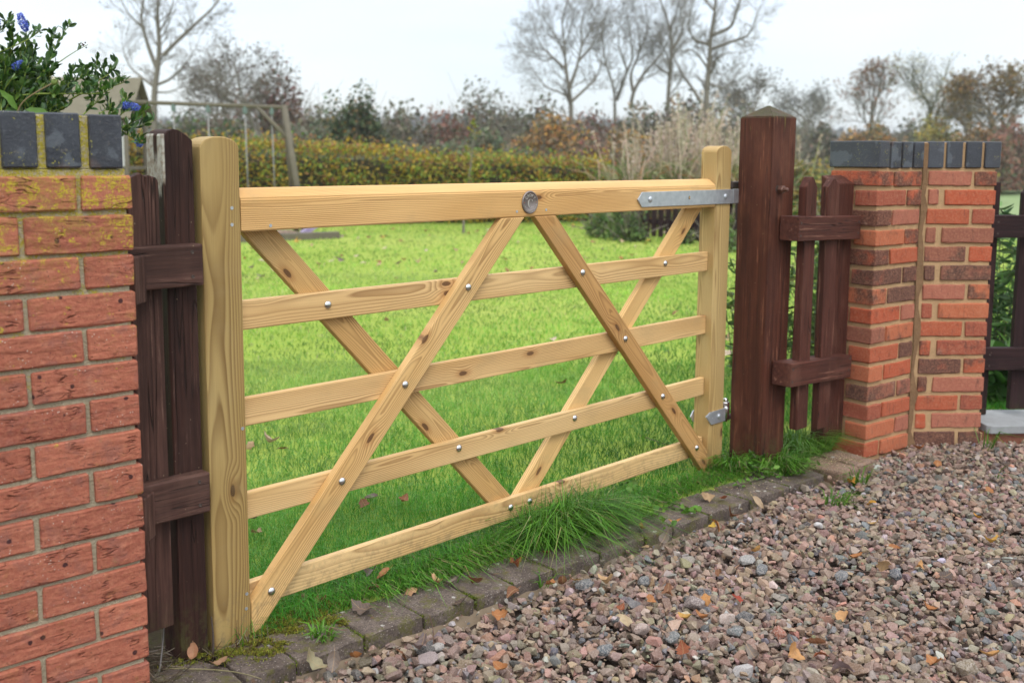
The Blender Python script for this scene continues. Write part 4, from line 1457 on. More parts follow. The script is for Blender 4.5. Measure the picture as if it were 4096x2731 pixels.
def limb_tree(name, label, d, base_b, limbs, seed, twl, leaves=0, pal=None, lsize=.12, rmin=.0036, mat='bark', kids=(1.4, 1.1), every=1):
    """a tree whose main limbs are drawn: limbs = [(points (x, z) in metres beside / above the foot, radius), ...]; twigs grow from them"""
    rr = random.Random(seed)
    foot = at(base_b, d)
    t = thing(name, label, 'tree', foot)
    main, rest = Skel(), Skel()
    for li, (pts, r) in enumerate(limbs):
        k0 = rr.uniform(-.5, .5) if li else 0
        P = []
        for i, (x, z) in enumerate(pts):
            P.append(RH * x + FH * (k0 * i * .6) + UP * z)
        Q = along([tuple(p) for p in P], max(7, 4 * len(pts)))
        m = len(Q) - 1
        for i in range(m):
            r0, r1 = r * (1 - .78 * i / m), r * (1 - .78 * (i + 1) / m)
            s_ = main if li == 0 else rest
            s_.a.append(tuple(Q[i]))
            s_.b.append(tuple(Q[i + 1]))
            s_.r.append(r0)
            s_.q.append(r1)
            if i >= (m * .38 if li == 0 else m * .22) and i % every == 0:
                dq = Vector(Q[i + 1] - Q[i]).normalized()
                for _ in range(1 if rr.random() < .85 else 2):
                    ax = Vector((rr.gauss(0, 1), rr.gauss(0, 1), rr.gauss(0, 1))).cross(dq).normalized()
                    dc = Matrix.Rotation(math.radians(rr.uniform(28, 65)), 3, ax) @ dq
                    rest.grow(Vector(Q[i + 1]), dc, twl * rr.uniform(.5, 1.15), max(r1 * .34, .009), 1, 3, rr, .05, .13, (1,) + kids + (1,), (25, 58))
        e = Vector(Q[-1] - Q[-2]).normalized()
        rest.grow(Vector(Q[-1]), e, twl * .9, max(r * .2, .012), 1, 3, rr, .04, .12, (1,) + kids + (1,), (22, 50))
    for s_, nm in ((main, 'trunk'), (rest, 'crown')):
        o = bpy.data.objects.new(nm, s_.mesh(nm, mat, rmin))
        link(o, t)
    if leaves:
        tp = np.array(rest.tips)
        P = tp[rng.integers(0, len(tp), leaves)] + rng.normal(0, .12, (leaves, 3))
        V, F, Cc = leaves_at(P, lsize, pal)
        o = bpy.data.objects.new('leaves', mesh_np('leaves', V, F, 'leaf', Cc))
        link(o, t)
        o['kind'] = 'stuff'
    return t


# tall bare trees beyond the hedge
limb_tree('bare_tree', 'tall bare tree with a straight grey trunk behind the play tower roof', 40, -18.8, [([(-0.05, -0.2), (0.0, 3.14), (0.07, 3.81), (0.2, 4.4), (0.3, 5.24), (0.23, 6.24), (0.33, 7.41), (0.27, 8.58)], 0.16), ([(0.17, 4.32), (-0.17, 5.2), (-0.43, 6.2), (-0.27, 7.16), (-0.54, 8.08)], 0.085), ([(0.37, 4.82), (1.1, 5.58), (1.77, 6.25), (2.28, 6.76), (2.64, 7.6)], 0.085), ([(0.07, 3.73), (0.67, 3.97), (1.27, 4.54), (1.67, 5.21)], 0.06), ([(0.07, 3.65), (-0.37, 3.98), (-0.87, 4.39), (-1.1, 5.06)], 0.055), ([(0.27, 5.66), (0.8, 6.41), (1.05, 7.25)], 0.05), ([(-0.37, 5.9), (-0.84, 6.4), (-1.04, 6.98)], 0.04), ([(0.07, 3.48), (0.5, 3.48), (1.05, 3.74)], 0.04)], 5, 1, leaves=260, pal=[(1, (0.07, 0.06, 0.045))], lsize=.10)
limb_tree('bare_tree', 'broad round crowned tree with sparse dark leaves over the gate disc', 45, 3.14, [([(-0.05, -0.2), (0.0, 3.18), (-0.06, 3.8), (-0.26, 4.9), (-0.31, 5.87), (-0.48, 6.83), (-0.34, 7.31)], 0.15), ([(-0.03, 3.46), (0.34, 3.8), (0.79, 4.22), (1.17, 4.64), (1.38, 5.33), (1.45, 5.88)], 0.075), ([(-0.1, 4.01), (0.21, 4.91), (0.41, 5.87), (0.34, 6.84), (0.62, 7.32)], 0.085), ([(-0.24, 4.83), (-0.76, 5.31), (-1.31, 5.86), (-1.48, 6.34)], 0.07), ([(-0.28, 5.32), (-0.62, 6.14), (-1.03, 6.76)], 0.06), ([(-0.07, 3.66), (-0.62, 3.94), (-1.1, 4.07), (-1.52, 4.69)], 0.05), ([(0.28, 5.18), (0.9, 5.88), (1.1, 6.7)], 0.06), ([(-0.29, 5.87), (-0.07, 6.56), (0.07, 7.25)], 0.05), ([(-0.76, 5.31), (-1.17, 5.17), (-1.72, 5.44)], 0.04), ([(0.41, 5.87), (0.76, 6.43), (1.03, 7.19)], 0.05)], 22, 1.25, leaves=800, pal=[(3, (0.09, 0.08, 0.065)), (1, (0.13, 0.10, 0.06))], lsize=.09)
limb_tree('bare_tree', 'bare tree with several thin trunks right of the round crowned tree', 48, 5.51, [([(-0.05, -0.2), (0.0, 3.48), (-0.09, 4.43), (-0.42, 5.16), (-0.59, 5.97), (-0.66, 6.93), (-0.46, 7.59)], 0.11), ([(0.06, 3.7), (0.43, 4.87), (0.72, 5.54), (0.57, 6.49), (0.37, 7.45)], 0.085), ([(0.68, 3.33), (0.79, 4.07), (1.16, 4.81), (1.62, 5.32), (2.04, 5.84), (2.26, 6.5)], 0.1), ([(0.79, 4.14), (0.65, 4.88), (0.96, 5.61), (1.46, 6.94), (1.32, 7.75)], 0.08), ([(0.5, 5.1), (0.13, 5.98), (0.06, 6.86), (0.21, 7.52)], 0.055), ([(1.01, 5.61), (1.09, 6.5), (0.94, 7.3)], 0.05), ([(-0.46, 5.24), (-0.9, 5.6), (-1.04, 6.19)], 0.045)], 31, 1.15, leaves=300, pal=[(1, (0.08, 0.075, 0.05))], lsize=.10)
limb_tree('bare_tree', 'bare tree with ascending limbs left of the twisted pale tree', 48, 8.34, [([(-0.05, -0.2), (0.0, 4.01), (0.04, 5.11), (0.11, 5.99), (0.0, 6.95), (-0.29, 7.68), (-0.51, 8.27), (-0.62, 8.85)], 0.15), ([(0.11, 5.99), (0.53, 6.58), (0.73, 7.54), (0.82, 8.2)], 0.085), ([(0.04, 4.89), (-0.44, 5.18), (-0.68, 5.62), (-0.73, 6.21)], 0.06), ([(0.07, 5.62), (0.37, 5.99), (0.66, 6.29)], 0.05), ([(0.0, 6.8), (0.22, 7.46), (0.29, 8.12)], 0.06), ([(0.04, 5.33), (-0.22, 5.99), (-0.59, 6.5)], 0.05)], 47, 1.1)
limb_tree('bare_tree', 'twisted bare tree with thick limbs, tallest one behind the hinge post', 42, 10.39, [([(-0.05, -0.2), (0.0, 2.9), (-0.03, 3.92), (0.06, 4.95), (0.06, 5.92), (0.21, 6.88), (0.24, 7.59), (0.19, 8.11)], 0.19), ([(0.06, 5.4), (0.77, 5.67), (1.41, 5.85), (1.62, 6.44), (1.68, 6.83)], 0.075), ([(0.06, 5.92), (0.84, 6.25), (0.98, 6.89), (1.05, 7.47)], 0.085), ([(0.06, 4.57), (-0.32, 5.02), (-0.76, 5.4), (-1.25, 5.14)], 0.06), ([(-0.23, 3.34), (-0.58, 3.92), (-0.9, 4.37), (-1.22, 5.01), (-1.4, 5.46)], 0.075), ([(0.13, 4.05), (0.71, 3.85), (1.03, 4.32)], 0.05), ([(0.06, 5.6), (-0.61, 5.7), (-0.9, 6.23), (-0.82, 6.94)], 0.07), ([(0.08, 4.83), (0.45, 5.09), (0.84, 5.35), (1.35, 5.35)], 0.05), ([(0.21, 6.88), (-0.19, 7.33), (-0.32, 7.78)], 0.05), ([(0.1, 4.44), (0.32, 4.83), (0.26, 5.41)], 0.045)], 64, 0.85, kids=(1, 1.3))
bare_tree('bare_tree', 'small bare tree left of the dark leafy hawthorn', at(-14.9, 40), 5.8, 8, 0.09, kids=(2, 1.7, 1.5, 1), ang=(25, 55), upw=0.06)
bare_tree('hawthorn_tree', 'dark hawthorn with a few brown leaves left, above the swing beam', at(-12.9, 37), 5.6, 12, 0.11, kids=(2, 2, 1.6, 1.4), ang=(28, 60), upw=0.03, leaves=2400, pal=[(3, (0.085, 0.066, 0.05)), (2, (0.12, 0.085, 0.06)), (1, (0.075, 0.08, 0.05))], lsize=0.095)
# further trees to the right
bare_tree('autumn_tree', 'bare topped tree with rust orange lower leaves far beyond the right pier', at(18.9, 68), 8.0, 61, 0.13, kids=(2, 1.7, 1.6, 1.2), leaves=800, pal=[(3, (0.23, 0.10, 0.035)), (2, (0.17, 0.10, 0.05))], lsize=0.2, ang=(25, 55))
bare_tree('autumn_tree', 'thin crowned tree with scattered yellow leaves beyond the right pier', at(21.6, 58), 6.9, 67, 0.14, kids=(2, 2, 1.7, 1.2), leaves=700, pal=[(3, (0.33, 0.27, 0.04)), (2, (0.16, 0.16, 0.05))], lsize=0.13, ang=(24, 52), mat='bark_green')
bare_tree('autumn_tree', 'dense golden brown tree at the right edge of the view', at(25.4, 50), 6.4, 71, 0.16, kids=(2, 2, 1.8, 1.3), leaves=3200, pal=[(3, (0.19, 0.125, 0.04)), (2, (0.14, 0.105, 0.04)), (2, (0.23, 0.14, 0.05))], lsize=0.17, ang=(26, 58))
bare_tree('bare_tree', 'slim bare tree between the yellow leaved tree and the golden brown tree', at(23.9, 55), 5.4, 83, 0.10, kids=(2, 1.7, 1.5, 1), ang=(16, 36), upw=0.09)
bare_tree('bare_tree', 'small hazy tree far off, just right of the mossy post top', at(15.8, 95), 8.2, 91, 0.16, kids=(2, 2, 1.8, 1.2), leaves=1500, pal=[(1, (0.09, 0.085, 0.06))], lsize=0.22, ang=(24, 52))
bare_tree('bare_tree', 'twiggy grey tree behind the mossy post top', at(12.9, 50), 5.8, 95, 0.12, kids=(2, 2, 1.8, 1.2), leaves=900, pal=[(1, (0.10, 0.095, 0.07))], lsize=0.14, ang=(24, 56))

DKG = [(4, (0.079, 0.119, 0.048)), (3, (0.114, 0.153, 0.064)), (1, (0.350, 0.221, 0.064)), (2, (0.105, 0.099, 0.058))]
GRY = [(4, (0.184, 0.170, 0.112)), (3, (0.140, 0.139, 0.088)), (2, (0.228, 0.178, 0.128)), (1, (0.088, 0.102, 0.056))]
RED = [(4, (0.236, 0.122, 0.088)), (3, (0.184, 0.128, 0.083)), (2, (0.114, 0.128, 0.064)), (1, (0.315, 0.119, 0.080))]
ORG = [(3, (0.350, 0.196, 0.061)), (3, (0.201, 0.153, 0.080)), (2, (0.131, 0.128, 0.067)), (1, (0.455, 0.255, 0.064))]
BRM = [(4, (0.123, 0.162, 0.088)), (3, (0.166, 0.170, 0.104)), (2, (0.175, 0.128, 0.088)), (1, (0.096, 0.128, 0.072))]
GRN = [(3, (0.105, 0.170, 0.048)), (3, (0.158, 0.221, 0.064)), (1, (0.088, 0.119, 0.048))]
YEL = [(3, (0.455, 0.357, 0.072)), (3, (0.228, 0.221, 0.080)), (2, (0.175, 0.170, 0.080))]
thick = [  # bearing, distance, half widths, height, palette, leaf count, leaf size, twigs, label
    (-25.5, 44, 4.0, 2.4, 3.4, GRY, 2600, .16, 260, 'grey thicket at the far left behind the blue flowering shrub'),
    (-18.0, 46, 3.4, 2.2, 3.3, GRY, 2600, .15, 360, 'grey twiggy thicket at the foot of the tall leaning tree'),
    (-15.4, 43, 2.2, 2.0, 3.1, RED, 2000, .14, 300, 'reddish twiggy shrub under the small bare tree'),
    (-12.4, 39, 2.0, 1.8, 3.4, RED, 2200, .14, 320, 'red brown shrub under the dark hawthorn'),
    (-10.3, 36, 1.9, 1.6, 2.7, GRY, 2000, .13, 320, 'grey brown shrub between the hawthorn and the rounded green shrub'),
    (-8.3, 31, 1.55, 1.4, 3.0, DKG, 4200, .10, 160, 'large rounded dark green shrub flecked with orange leaves'),
    (-6.0, 35, 1.5, 1.4, 2.7, GRY, 2000, .12, 260, 'olive grey shrub right of the rounded green shrub'),
    (-3.6, 36, 1.9, 1.5, 2.75, RED, 2800, .12, 300, 'rust red shrub in the middle of the thicket'),
    (-1.2, 45, 2.6, 2.0, 4.0, GRY, 2400, .15, 420, 'pale grey willow scrub rising behind the rust red shrub'),
    (1.9, 41, 2.0, 1.6, 3.0, GRY, 2200, .14, 360, 'grey scrub left of the round crowned tree'),
    (2.0, 30, 1.7, 1.4, 2.1, ORG, 2800, .10, 160, 'orange leaved bush under the round crowned tree'),
    (4.6, 38, 2.2, 1.6, 2.9, RED, 2600, .13, 320, 'brown red scrub under the bare tree with thin trunks'),
    (5.3, 29, 1.6, 1.3, 1.9, ORG, 2200, .10, 180, 'low brown orange bush left of the reeds'),
    (7.6, 37, 2.2, 1.8, 3.3, GRY, 2600, .14, 420, 'dense grey scrub between the two tallest trees'),
    (9.6, 34, 1.9, 1.5, 2.3, RED, 2400, .12, 300, 'purple brown bramble behind the reeds'),
    (10.2, 43, 2.6, 2.0, 3.6, GRY, 2400, .15, 440, 'grey scrub around the foot of the twisted tree'),
    (12.6, 46, 2.6, 2.0, 3.3, GRY, 2400, .15, 420, 'grey brown scrub behind the mossy post'),
    (-16.5, 30, 2.6, 1.6, 2.1, DKG, 3000, .11, 220, 'dark green bank with yellow flecks behind the swing ropes'),
    (-12.6, 28, 2.2, 1.4, 1.9, BRM, 2600, .10, 240, 'grey green bramble bank right of the swing frame'),
    (-9.9, 27, 1.6, 1.2, 1.6, DKG, 2200, .09, 200, 'low dark bramble behind the hedge left of centre'),
    (-7.0, 26, 1.5, 1.1, 1.55, BRM, 2200, .09, 120, 'green bramble mound just over the hedge top'),
    (-4.3, 26, 1.6, 1.1, 1.75, BRM, 2400, .09, 140, 'blue green bramble mound over the middle of the hedge'),
    (-1.6, 27, 1.7, 1.2, 1.65, BRM, 2400, .09, 140, 'pale green bramble mound behind the sapling'),
    (1.2, 26, 1.6, 1.1, 1.45, BRM, 2400, .09, 120, 'dull green bramble mound right of the sapling'),
    (3.9, 26, 1.5, 1.1, 1.5, RED, 2200, .09, 140, 'purple grey bramble mound over the right half of the hedge'),
    (6.3, 27, 1.5, 1.1, 1.8, ORG, 2200, .09, 160, 'brown bramble mound at the left of the reeds'),
    (15.6, 60, 3.6, 2.4, 3.4, GRY, 2200, .20, 200, 'hazy grey scrub right of the mossy post'),
    (18.7, 62, 3.8, 2.2, 3.6, ORG, 2400, .20, 160, 'rust orange scrub under the bare topped autumn tree'),
    (20.3, 70, 3.8, 2.2, 3.5, GRY, 2000, .22, 120, 'hazy olive scrub between the orange and yellow trees'),
    (21.8, 55, 3.4, 2.0, 3.3, YEL, 2400, .17, 160, 'yellow green scrub under the yellow leaved tree'),
    (23.8, 46, 2.4, 1.8, 2.8, ORG, 2400, .14, 160, 'orange brown scrub left of the golden brown tree'),
    (25.6, 42, 2.4, 1.8, 2.5, RED, 2800, .13, 200, 'dark red brown thicket above the green field at the right edge'),
    (28.5, 44, 3.0, 2.0, 2.4, RED, 2200, .14, 200, 'dark thicket just outside the right edge of the field'),
    (17.0, 24, 1.4, 1.2, 1.25, YEL, 2200, .08, 90, 'straw green rough mound behind the right fence panel'),
    (19.8, 30, 2.2, 1.4, 1.35, ORG, 2200, .10, 90, 'tawny rough mound behind the right pier coping'),
    (14.6, 19, 1.0, 0.9, 1.30, YEL, 2200, .07, 90, 'straw coloured rough growth right of the hinge post'),
    (22.6, 33, 2.0, 1.4, 1.45, YEL, 2000, .11, 90, 'olive rough mound behind the angled pier coping'),
    (24.2, 40, 2.0, 1.4, 2.2, RED, 2000, .12, 120, 'maroon scrub at the left end of the dark thicket'),
]
for i, (b, d, rx, ry, rz, pal, n, ls, tw, lab) in enumerate(thick):
    shrub('shrub', lab, at(b, d), rx, ry, rz, pal, n, ls, tw, seed=i, group='thicket beyond the hedge')

# ---------------------------------------------------------------- clipped hedge
hA, hB = Vector((4.2, 16.05, 0)), Vector((13.62, 10.03, 0))
hd = (hB - hA).normalized()
hn = Vector((-hd.y, hd.x, 0))
hl = (hB - hA).length
hg = thing('hedge', 'long clipped hedge in autumn green, yellow and orange across the far side of the lawn', 'hedge', (hA + hB) / 2)
n = 30000
s = rng.uniform(0, hl, n)
face = rng.random(n)
topz = np.interp(s, [0, 4.7, 6.2, 8.0, 10.0, hl], [1.50, 1.37, 1.32, 1.20, 1.13, 1.06]) + 0.05 * np.sin(s * 2.1) * np.sin(s * 0.9 + 1)
dep = np.where(face < 0.68, rng.normal(0.06, 0.11, n), rng.uniform(0, 1.0, n))
zz = np.where(face < 0.68, rng.uniform(0.02, 1, n) * topz, topz + rng.normal(-0.02, 0.05, n) + 0.10 * rng.random(n) ** 8 * 2)
bul = 0.10 * np.sin(s * 3.7 + zz * 5) * np.sin(s * 1.3 + 2)
dep = dep + np.where(face < 0.68, bul - 0.10 * (1 - zz / topz), 0)
P = np.array(hA)[None] + s[:, None] * np.array(hd)[None] + dep[:, None] * np.array(hn)[None]
P[:, 2] = zz
hole = (np.sin(s * 2.9 + 1.1) * np.sin(s * 1.13 + zz * 6.3) + .6 * np.sin(s * 6.7 + zz * 9) * np.sin(zz * 11 + s)) > .72
keep = ~(hole & (face < 0.68) & (rng.random(n) < .72))
P, s, zz, topz, face = P[keep], s[keep], zz[keep], topz[keep], face[keep]
n = len(s)
pal = [(4, (0.22, 0.31, 0.045)), (4, (0.38, 0.32, 0.035)), (2, (0.46, 0.30, 0.035)), (3, (0.13, 0.21, 0.035)), (1.5, (0.34, 0.18, 0.05)), (1, (0.20, 0.11, 0.05))]
Cc = pick(pal, n, 0.2)
blotch = np.sin(s * 1.15 + 0.4) * np.sin(s * 0.47 + zz * 2 + 1.0)
warm = np.clip(0.5 + 0.8 * blotch, 0, 1)[:, None]
gold = np.array([0.50, 0.33, 0.03])
w = (rng.random(n)[:, None] < 0.26 * warm)
Cc = np.where(w, gold * rng.uniform(0.7, 1.15, (n, 1)), Cc)
redd = (rng.random(n) < np.where(zz > topz - 0.16, 0.18, 0.03))[:, None]
Cc = np.where(redd, np.array([0.30, 0.135, 0.060]) * rng.uniform(0.6, 1.3, (n, 1)), Cc)
V, F, Cf = merge([LEAFQ], np.zeros(n, int), rotm(n), P - np.array(hg.location), 0.062 * rng.uniform(0.6, 1.4, n), Cc)
o = bpy.data.objects.new('foliage', mesh_np('foliage', V, F, 'leaf', Cf))
link(o, hg)
o['kind'] = 'stuff'
bm = box_bm(hl - 0.1, 0.75, 1.0, 0.1)                # solid hedge core, coloured dark for the shade seen through leaf gaps
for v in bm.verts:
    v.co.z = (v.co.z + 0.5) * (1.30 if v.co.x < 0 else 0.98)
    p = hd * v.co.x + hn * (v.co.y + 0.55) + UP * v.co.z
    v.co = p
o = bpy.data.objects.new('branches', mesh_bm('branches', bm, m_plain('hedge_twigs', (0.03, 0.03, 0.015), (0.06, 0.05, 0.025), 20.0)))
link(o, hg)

# ---------------------------------------------------------------- reeds
rd = thing('reed_bed', 'clump of tall beige reeds with feathery heads behind the hinge end of the gate', 'reeds', at(9.3, 18.5))
n = 330
bb = np.clip(rng.normal(9.9, 2.3, n), 5.6, 17.5)
ds = rng.uniform(16.8, 20.5, n)
ht = rng.uniform(0.9, 1.75, n) + 0.75 * np.exp(-((bb - 9.3) / 1.6) ** 2) * rng.random(n)
base = np.array([tuple(at(b, d)) for b, d in zip(bb, ds)])
lean = rng.normal(0, 0.13, (n, 2)) + np.array([0.03, -0.03])
mid = base + np.stack([lean[:, 0] * ht * 0.4, lean[:, 1] * ht * 0.4, ht * 0.55], 1)
tip = base + np.stack([lean[:, 0] * ht * 1.1, lean[:, 1] * ht * 1.1, ht], 1)
V1, F1 = tubes(np.concatenate([base, mid]), np.concatenate([mid, tip]), np.r_[np.full(n, .013), np.full(n, .011)], np.r_[np.full(n, .011), np.full(n, .006)], 3)
c1_ = np.tile(np.repeat(pick([(3, (0.62, 0.52, 0.39)), (2, (0.52, 0.43, 0.30)), (1, (0.30, 0.32, 0.13))], n, 0.1), 6, axis=0), (2, 1))
o = bpy.data.objects.new('stalks', mesh_np('stalks', V1 - np.array(rd.location), F1, 'leaf', c1_))
link(o, rd)
o['kind'] = 'stuff'
# feathery heads: narrow leaf quads near the tips
m = 12
hp_ = np.repeat(tip, m, axis=0) - np.repeat(tip - mid, m, axis=0) * rng.uniform(-0.05, 0.38, (n * m, 1)) + rng.normal(0, 0.022, (n * m, 3))
V, F, Cf = merge([(LEAFQ[0] * np.array([1, .6, 1]), LEAFQ[1])], np.zeros(n * m, int), rotm(n * m), hp_ - np.array(rd.location), rng.uniform(0.05, 0.11, n * m), pick([(3, (0.56, 0.46, 0.36)), (2, (0.44, 0.35, 0.27))], n * m, 0.12))
o = bpy.data.objects.new('heads', mesh_np('heads', V, F, 'leaf', Cf))
link(o, rd)
o['kind'] = 'stuff'
# long blades lower down, green and straw
m = 2600
k = rng.integers(0, n, m)
b0 = base[k] + np.stack([rng.normal(0, .18, m), rng.normal(0, .18, m), rng.uniform(0, .8, m)], 1)
dv = np.stack([rng.normal(0, .30, m), rng.normal(0, .30, m), rng.uniform(.25, .65, m)], 1)
b1 = b0 + dv * 0.6
b2 = b1 + dv * np.array([.55, .55, .15])
V, F = tubes(np.concatenate([b0, b1]), np.concatenate([b1, b2]), np.r_[np.full(m, .012), np.full(m, .010)], np.r_[np.full(m, .010), np.full(m, .003)], 3)
cb_ = pick([(3, (0.16, 0.23, 0.065)), (3, (0.42, 0.35, 0.22)), (2, (0.27, 0.27, 0.11)), (1, (0.40, 0.19, 0.06))], m, 0.15)
o = bpy.data.objects.new('blades', mesh_np('blades', V - np.array(rd.location), F, 'leaf', np.tile(np.repeat(cb_, 6, axis=0), (2, 1))))
link(o, rd)
o['kind'] = 'stuff'

# ---------------------------------------------------------------- sapling in front of the hedge
sb = Vector((9.70, 9.77, 0))
sp_ = thing('sapling', 'thin young tree with a few yellow green leaves in front of the hedge', 'tree', sb)
rr = random.Random(9)
tr = along([(0, 0, -.05), (.02, .02, .5), (.10, -.04, .9), (.13, -.06, 1.3), (.16, -.10, 1.62)], 12)
A_, B_, Ra, Rb = list(tr[:-1]), list(tr[1:]), list(np.linspace(.022, .010, 11)), list(np.linspace(.021, .006, 11))
lp = []
for i in range(16):
    p = tr[rr.randint(4, 11)]
    d = Vector((rr.gauss(0, 1), rr.gauss(0, 1), rr.uniform(.2, 1.2))).normalized() * rr.uniform(.12, .34)
    A_.append(p)
    B_.append(p + np.array(d))
    Ra.append(.006)
    Rb.append(.003)
    for t in np.linspace(.3, 1, 7):
        lp.append(p + np.array(d) * t + rng.normal(0, .03, 3))
V, F = tubes(A_, B_, Ra, Rb, 5)
o = bpy.data.objects.new('trunk', mesh_np('trunk', V, F, 'bark', smooth=True))
link(o, sp_)
o['kind'] = 'stuff'
V, F, Cf = leaves_at(np.array(lp), 0.07, [(3, (0.20, 0.24, 0.035)), (2, (0.34, 0.25, 0.03)), (1, (0.10, 0.16, 0.03))])
o = bpy.data.objects.new('leaves', mesh_np('leaves', V, F, 'leaf', Cf))
link(o, sp_)

# ---------------------------------------------------------------- swing frame
sw = thing('swing_frame', 'weathered wooden garden swing frame with hanging ropes on the far lawn', 'swing', (6.9, 11.3, 0))
bR, bL = Vector((7.32, 10.97, 1.875)), Vector((5.60, 12.72, 1.945))
bd = (bR - bL).normalized()
bn = Vector((-bd.y, bd.x, 0))


def pole(name, par, p0, p1, r, mat, k=10):
    V, F = tubes([p0], [p1], [r], [r], k)
    V = V - np.array(rootloc_par(par))
    bm = bmesh.new()
    vs = [bm.verts.new(v) for v in V]
    for f in F:
        bm.faces.new([vs[i] for i in f])
    bm.faces.new(vs[:k])
    bm.faces.new(vs[k:])
    bmesh.ops.recalc_face_normals(bm, faces=bm.faces[:])
    o = bpy.data.objects.new(name, mesh_bm(name, bm, mat, True))
    return link(o, par)


pole('beam', sw, tuple(bL), tuple(bR), 0.030, 'grey_wood')
pole('leg', sw, tuple(bR - bd * .05 + UP * .02), (7.34, 10.60, -.05), 0.045, 'grey_wood')
pole('leg', sw, tuple(bR - bd * .05 + UP * .02), (7.95, 11.75, -.05), 0.045, 'grey_wood')
pole('brace', sw, tuple(bR - bd * .45), (7.36, 10.83, 1.30), 0.030, 'grey_wood', 8)
for t in (0.62, 1.02, 1.45, 1.76):
    tt = 2.45 - t
    q = bL + bd * (2.45 - (2.45 - t) * 1.0)
    q = bL + bd * t * 1.26
    hb_ = obj('hanger', mesh_bm('hanger', box_bm(.05, .06, .11, .008), 'hanger'), sw, (q.x, q.y, q.z - .055))
    pole('rope', sw, (q.x, q.y, q.z - .10), (q.x + .012 * t, q.y - .01, .45), 0.010, 'rope', 6)
for (t0, t1) in ((0.62, 1.02), (1.45, 1.76)):
    a_, b_ = bL + bd * t0 * 1.26, bL + bd * t1 * 1.26
    plank('seat', sw, (a_.x, a_.y, .45), (b_.x, b_.y, .45), 0.16, 0.025, 'hanger', 0.004, wdir=bn)

# bark play area with sleepers, and things left on it
sheet('bark_area', [(5.0, 10.9), (6.75, 10.36), (7.62, 10.18), (8.2, 11.9), (6.0, 14.5), (4.6, 14.0)], 0.004, 'chips', 0.05)
n = 2600
Pp = np.stack([rng.uniform(5.4, 7.9, n), rng.uniform(10.25, 11.4, n), np.full(n, .012)], 1)
keep = (Pp[:, 1] - 10.36 > -0.21 * (Pp[:, 0] - 6.75) - .0)
Pp = Pp[keep]
V, F, Cf = merge([LEAFQ], np.zeros(len(Pp), int), rotm(len(Pp), tilt=.5), Pp, rng.uniform(.03, .07, len(Pp)), pick([(3, (0.30, 0.20, 0.15)), (2, (0.20, 0.12, 0.09)), (2, (0.42, 0.34, 0.30)), (1, (0.10, 0.06, 0.05))], len(Pp)))
tag(obj('bark_chips', mesh_np('bark_chips', V, F, 'leaf', Cf)), kind='stuff')
for a_, b_, lab in (((5.6, 10.66), (6.72, 10.37), 'pale edging sleeper along the near side of the bark play area'), ((6.76, 10.36), (7.62, 10.19), 'pale edging sleeper under the right leg of the swing')):
    sl_ = plank('sleeper', None, (a_[0], a_[1], .045), (b_[0], b_[1], .045), 0.10, 0.12, 'grey_wood', 0.006)
    tag(sl_, lab, 'sleeper')
tb = plank('toy_bat', None, (7.20, 10.50, .05), (7.55, 10.58, .20), 0.10, 0.03, m_plain('toy_purple', (0.22, 0.13, 0.32), (0.55, 0.52, 0.60), 6.0), 0.008)
tag(tb, 'pale purple plastic toy leaning on the sleeper by the swing leg', 'toy')

# ---------------------------------------------------------------- play tower
pt = thing('play_tower', 'weathered wooden play tower with a pitched board roof behind the left wall', 'play house', (5.9, 13.5, 0))
td = Vector((0.70, -0.714, 0)).normalized()        # along the ridge, left to right
tn = Vector((-td.y, td.x, 0))
if tn.dot(FH) < 0:
    tn = -tn
rR = Vector((6.21, 13.32, 2.335))
W_ = 1.45
for side in (-1, 1):
    for k in range(6):                              # overlapping boards on each slope
        h0 = k / 6
        h1_ = (k + 1.12) / 6
        dz, dn = -0.62, side * 0.52
        p = rR + tn * (dn * (h0 + h1_) / 2) + UP * (dz * (h0 + h1_) / 2 + .012)
        wdir = (tn * dn + UP * dz).normalized()
        plank('roof_board', pt, p - td * W_, p + td * 0.03, 0.145, 0.020, 'grey_roof', 0.003, wdir=wdir)
bm = bmesh.new()
q = [rR - td * .06 + UP * (-.04), rR - td * .06 + tn * .46 + UP * (-.60), rR - td * .06 - tn * .46 + UP * (-.60)]
vs = [bm.verts.new(v - pt.location) for v in q] + [bm.verts.new(v - pt.location - td * .02) for v in q]
bm.faces.new(vs[:3])
bm.faces.new(vs[3:])
for i in range(3):
    bm.faces.new((vs[i], vs[(i + 1) % 3], vs[3 + (i + 1) % 3], vs[3 + i]))
bmesh.ops.recalc_face_normals(bm, faces=bm.faces[:])
o = bpy.data.objects.new('gable', mesh_bm('gable', bm, m_plain('dark_boards', (0.06, 0.05, 0.035), (0.10, 0.085, 0.06))))
link(o, pt)
for sx in (-.10, -1.30):
    for sy in (-.42, .42):
        b_ = rR + td * sx + tn * sy
        pole('post', pt, (b_.x, b_.y, -.05), (b_.x, b_.y, 1.74), .042, 'grey_wood', 6)
for sy in (-.44,):
    for z in (1.02, 1.62):
        p = rR + tn * sy
        plank('rail', pt, (p.x - td.x * 1.32, p.y - td.y * 1.32, z), (p.x - td.x * .06, p.y - td.y * .06, z), .09, .03, 'grey_wood')
    for i in range(11):
        p = rR + tn * (sy - .022) - td * (.16 + i * .115)
        pb = plank('wall_board', pt, (p.x, p.y, 1.0), (p.x, p.y, 1.64), .100, .02, 'pale_board' if i in (0, 1) else 'grey_wood', 0.002, wdir=td)
p = rR + tn * 0 - td * .70
plank('deck', pt, (p.x - td.x * .64, p.y - td.y * .64, .97), (p.x + td.x * .64, p.y + td.y * .64, .97), .90, .05, 'grey_wood', wdir=tn)

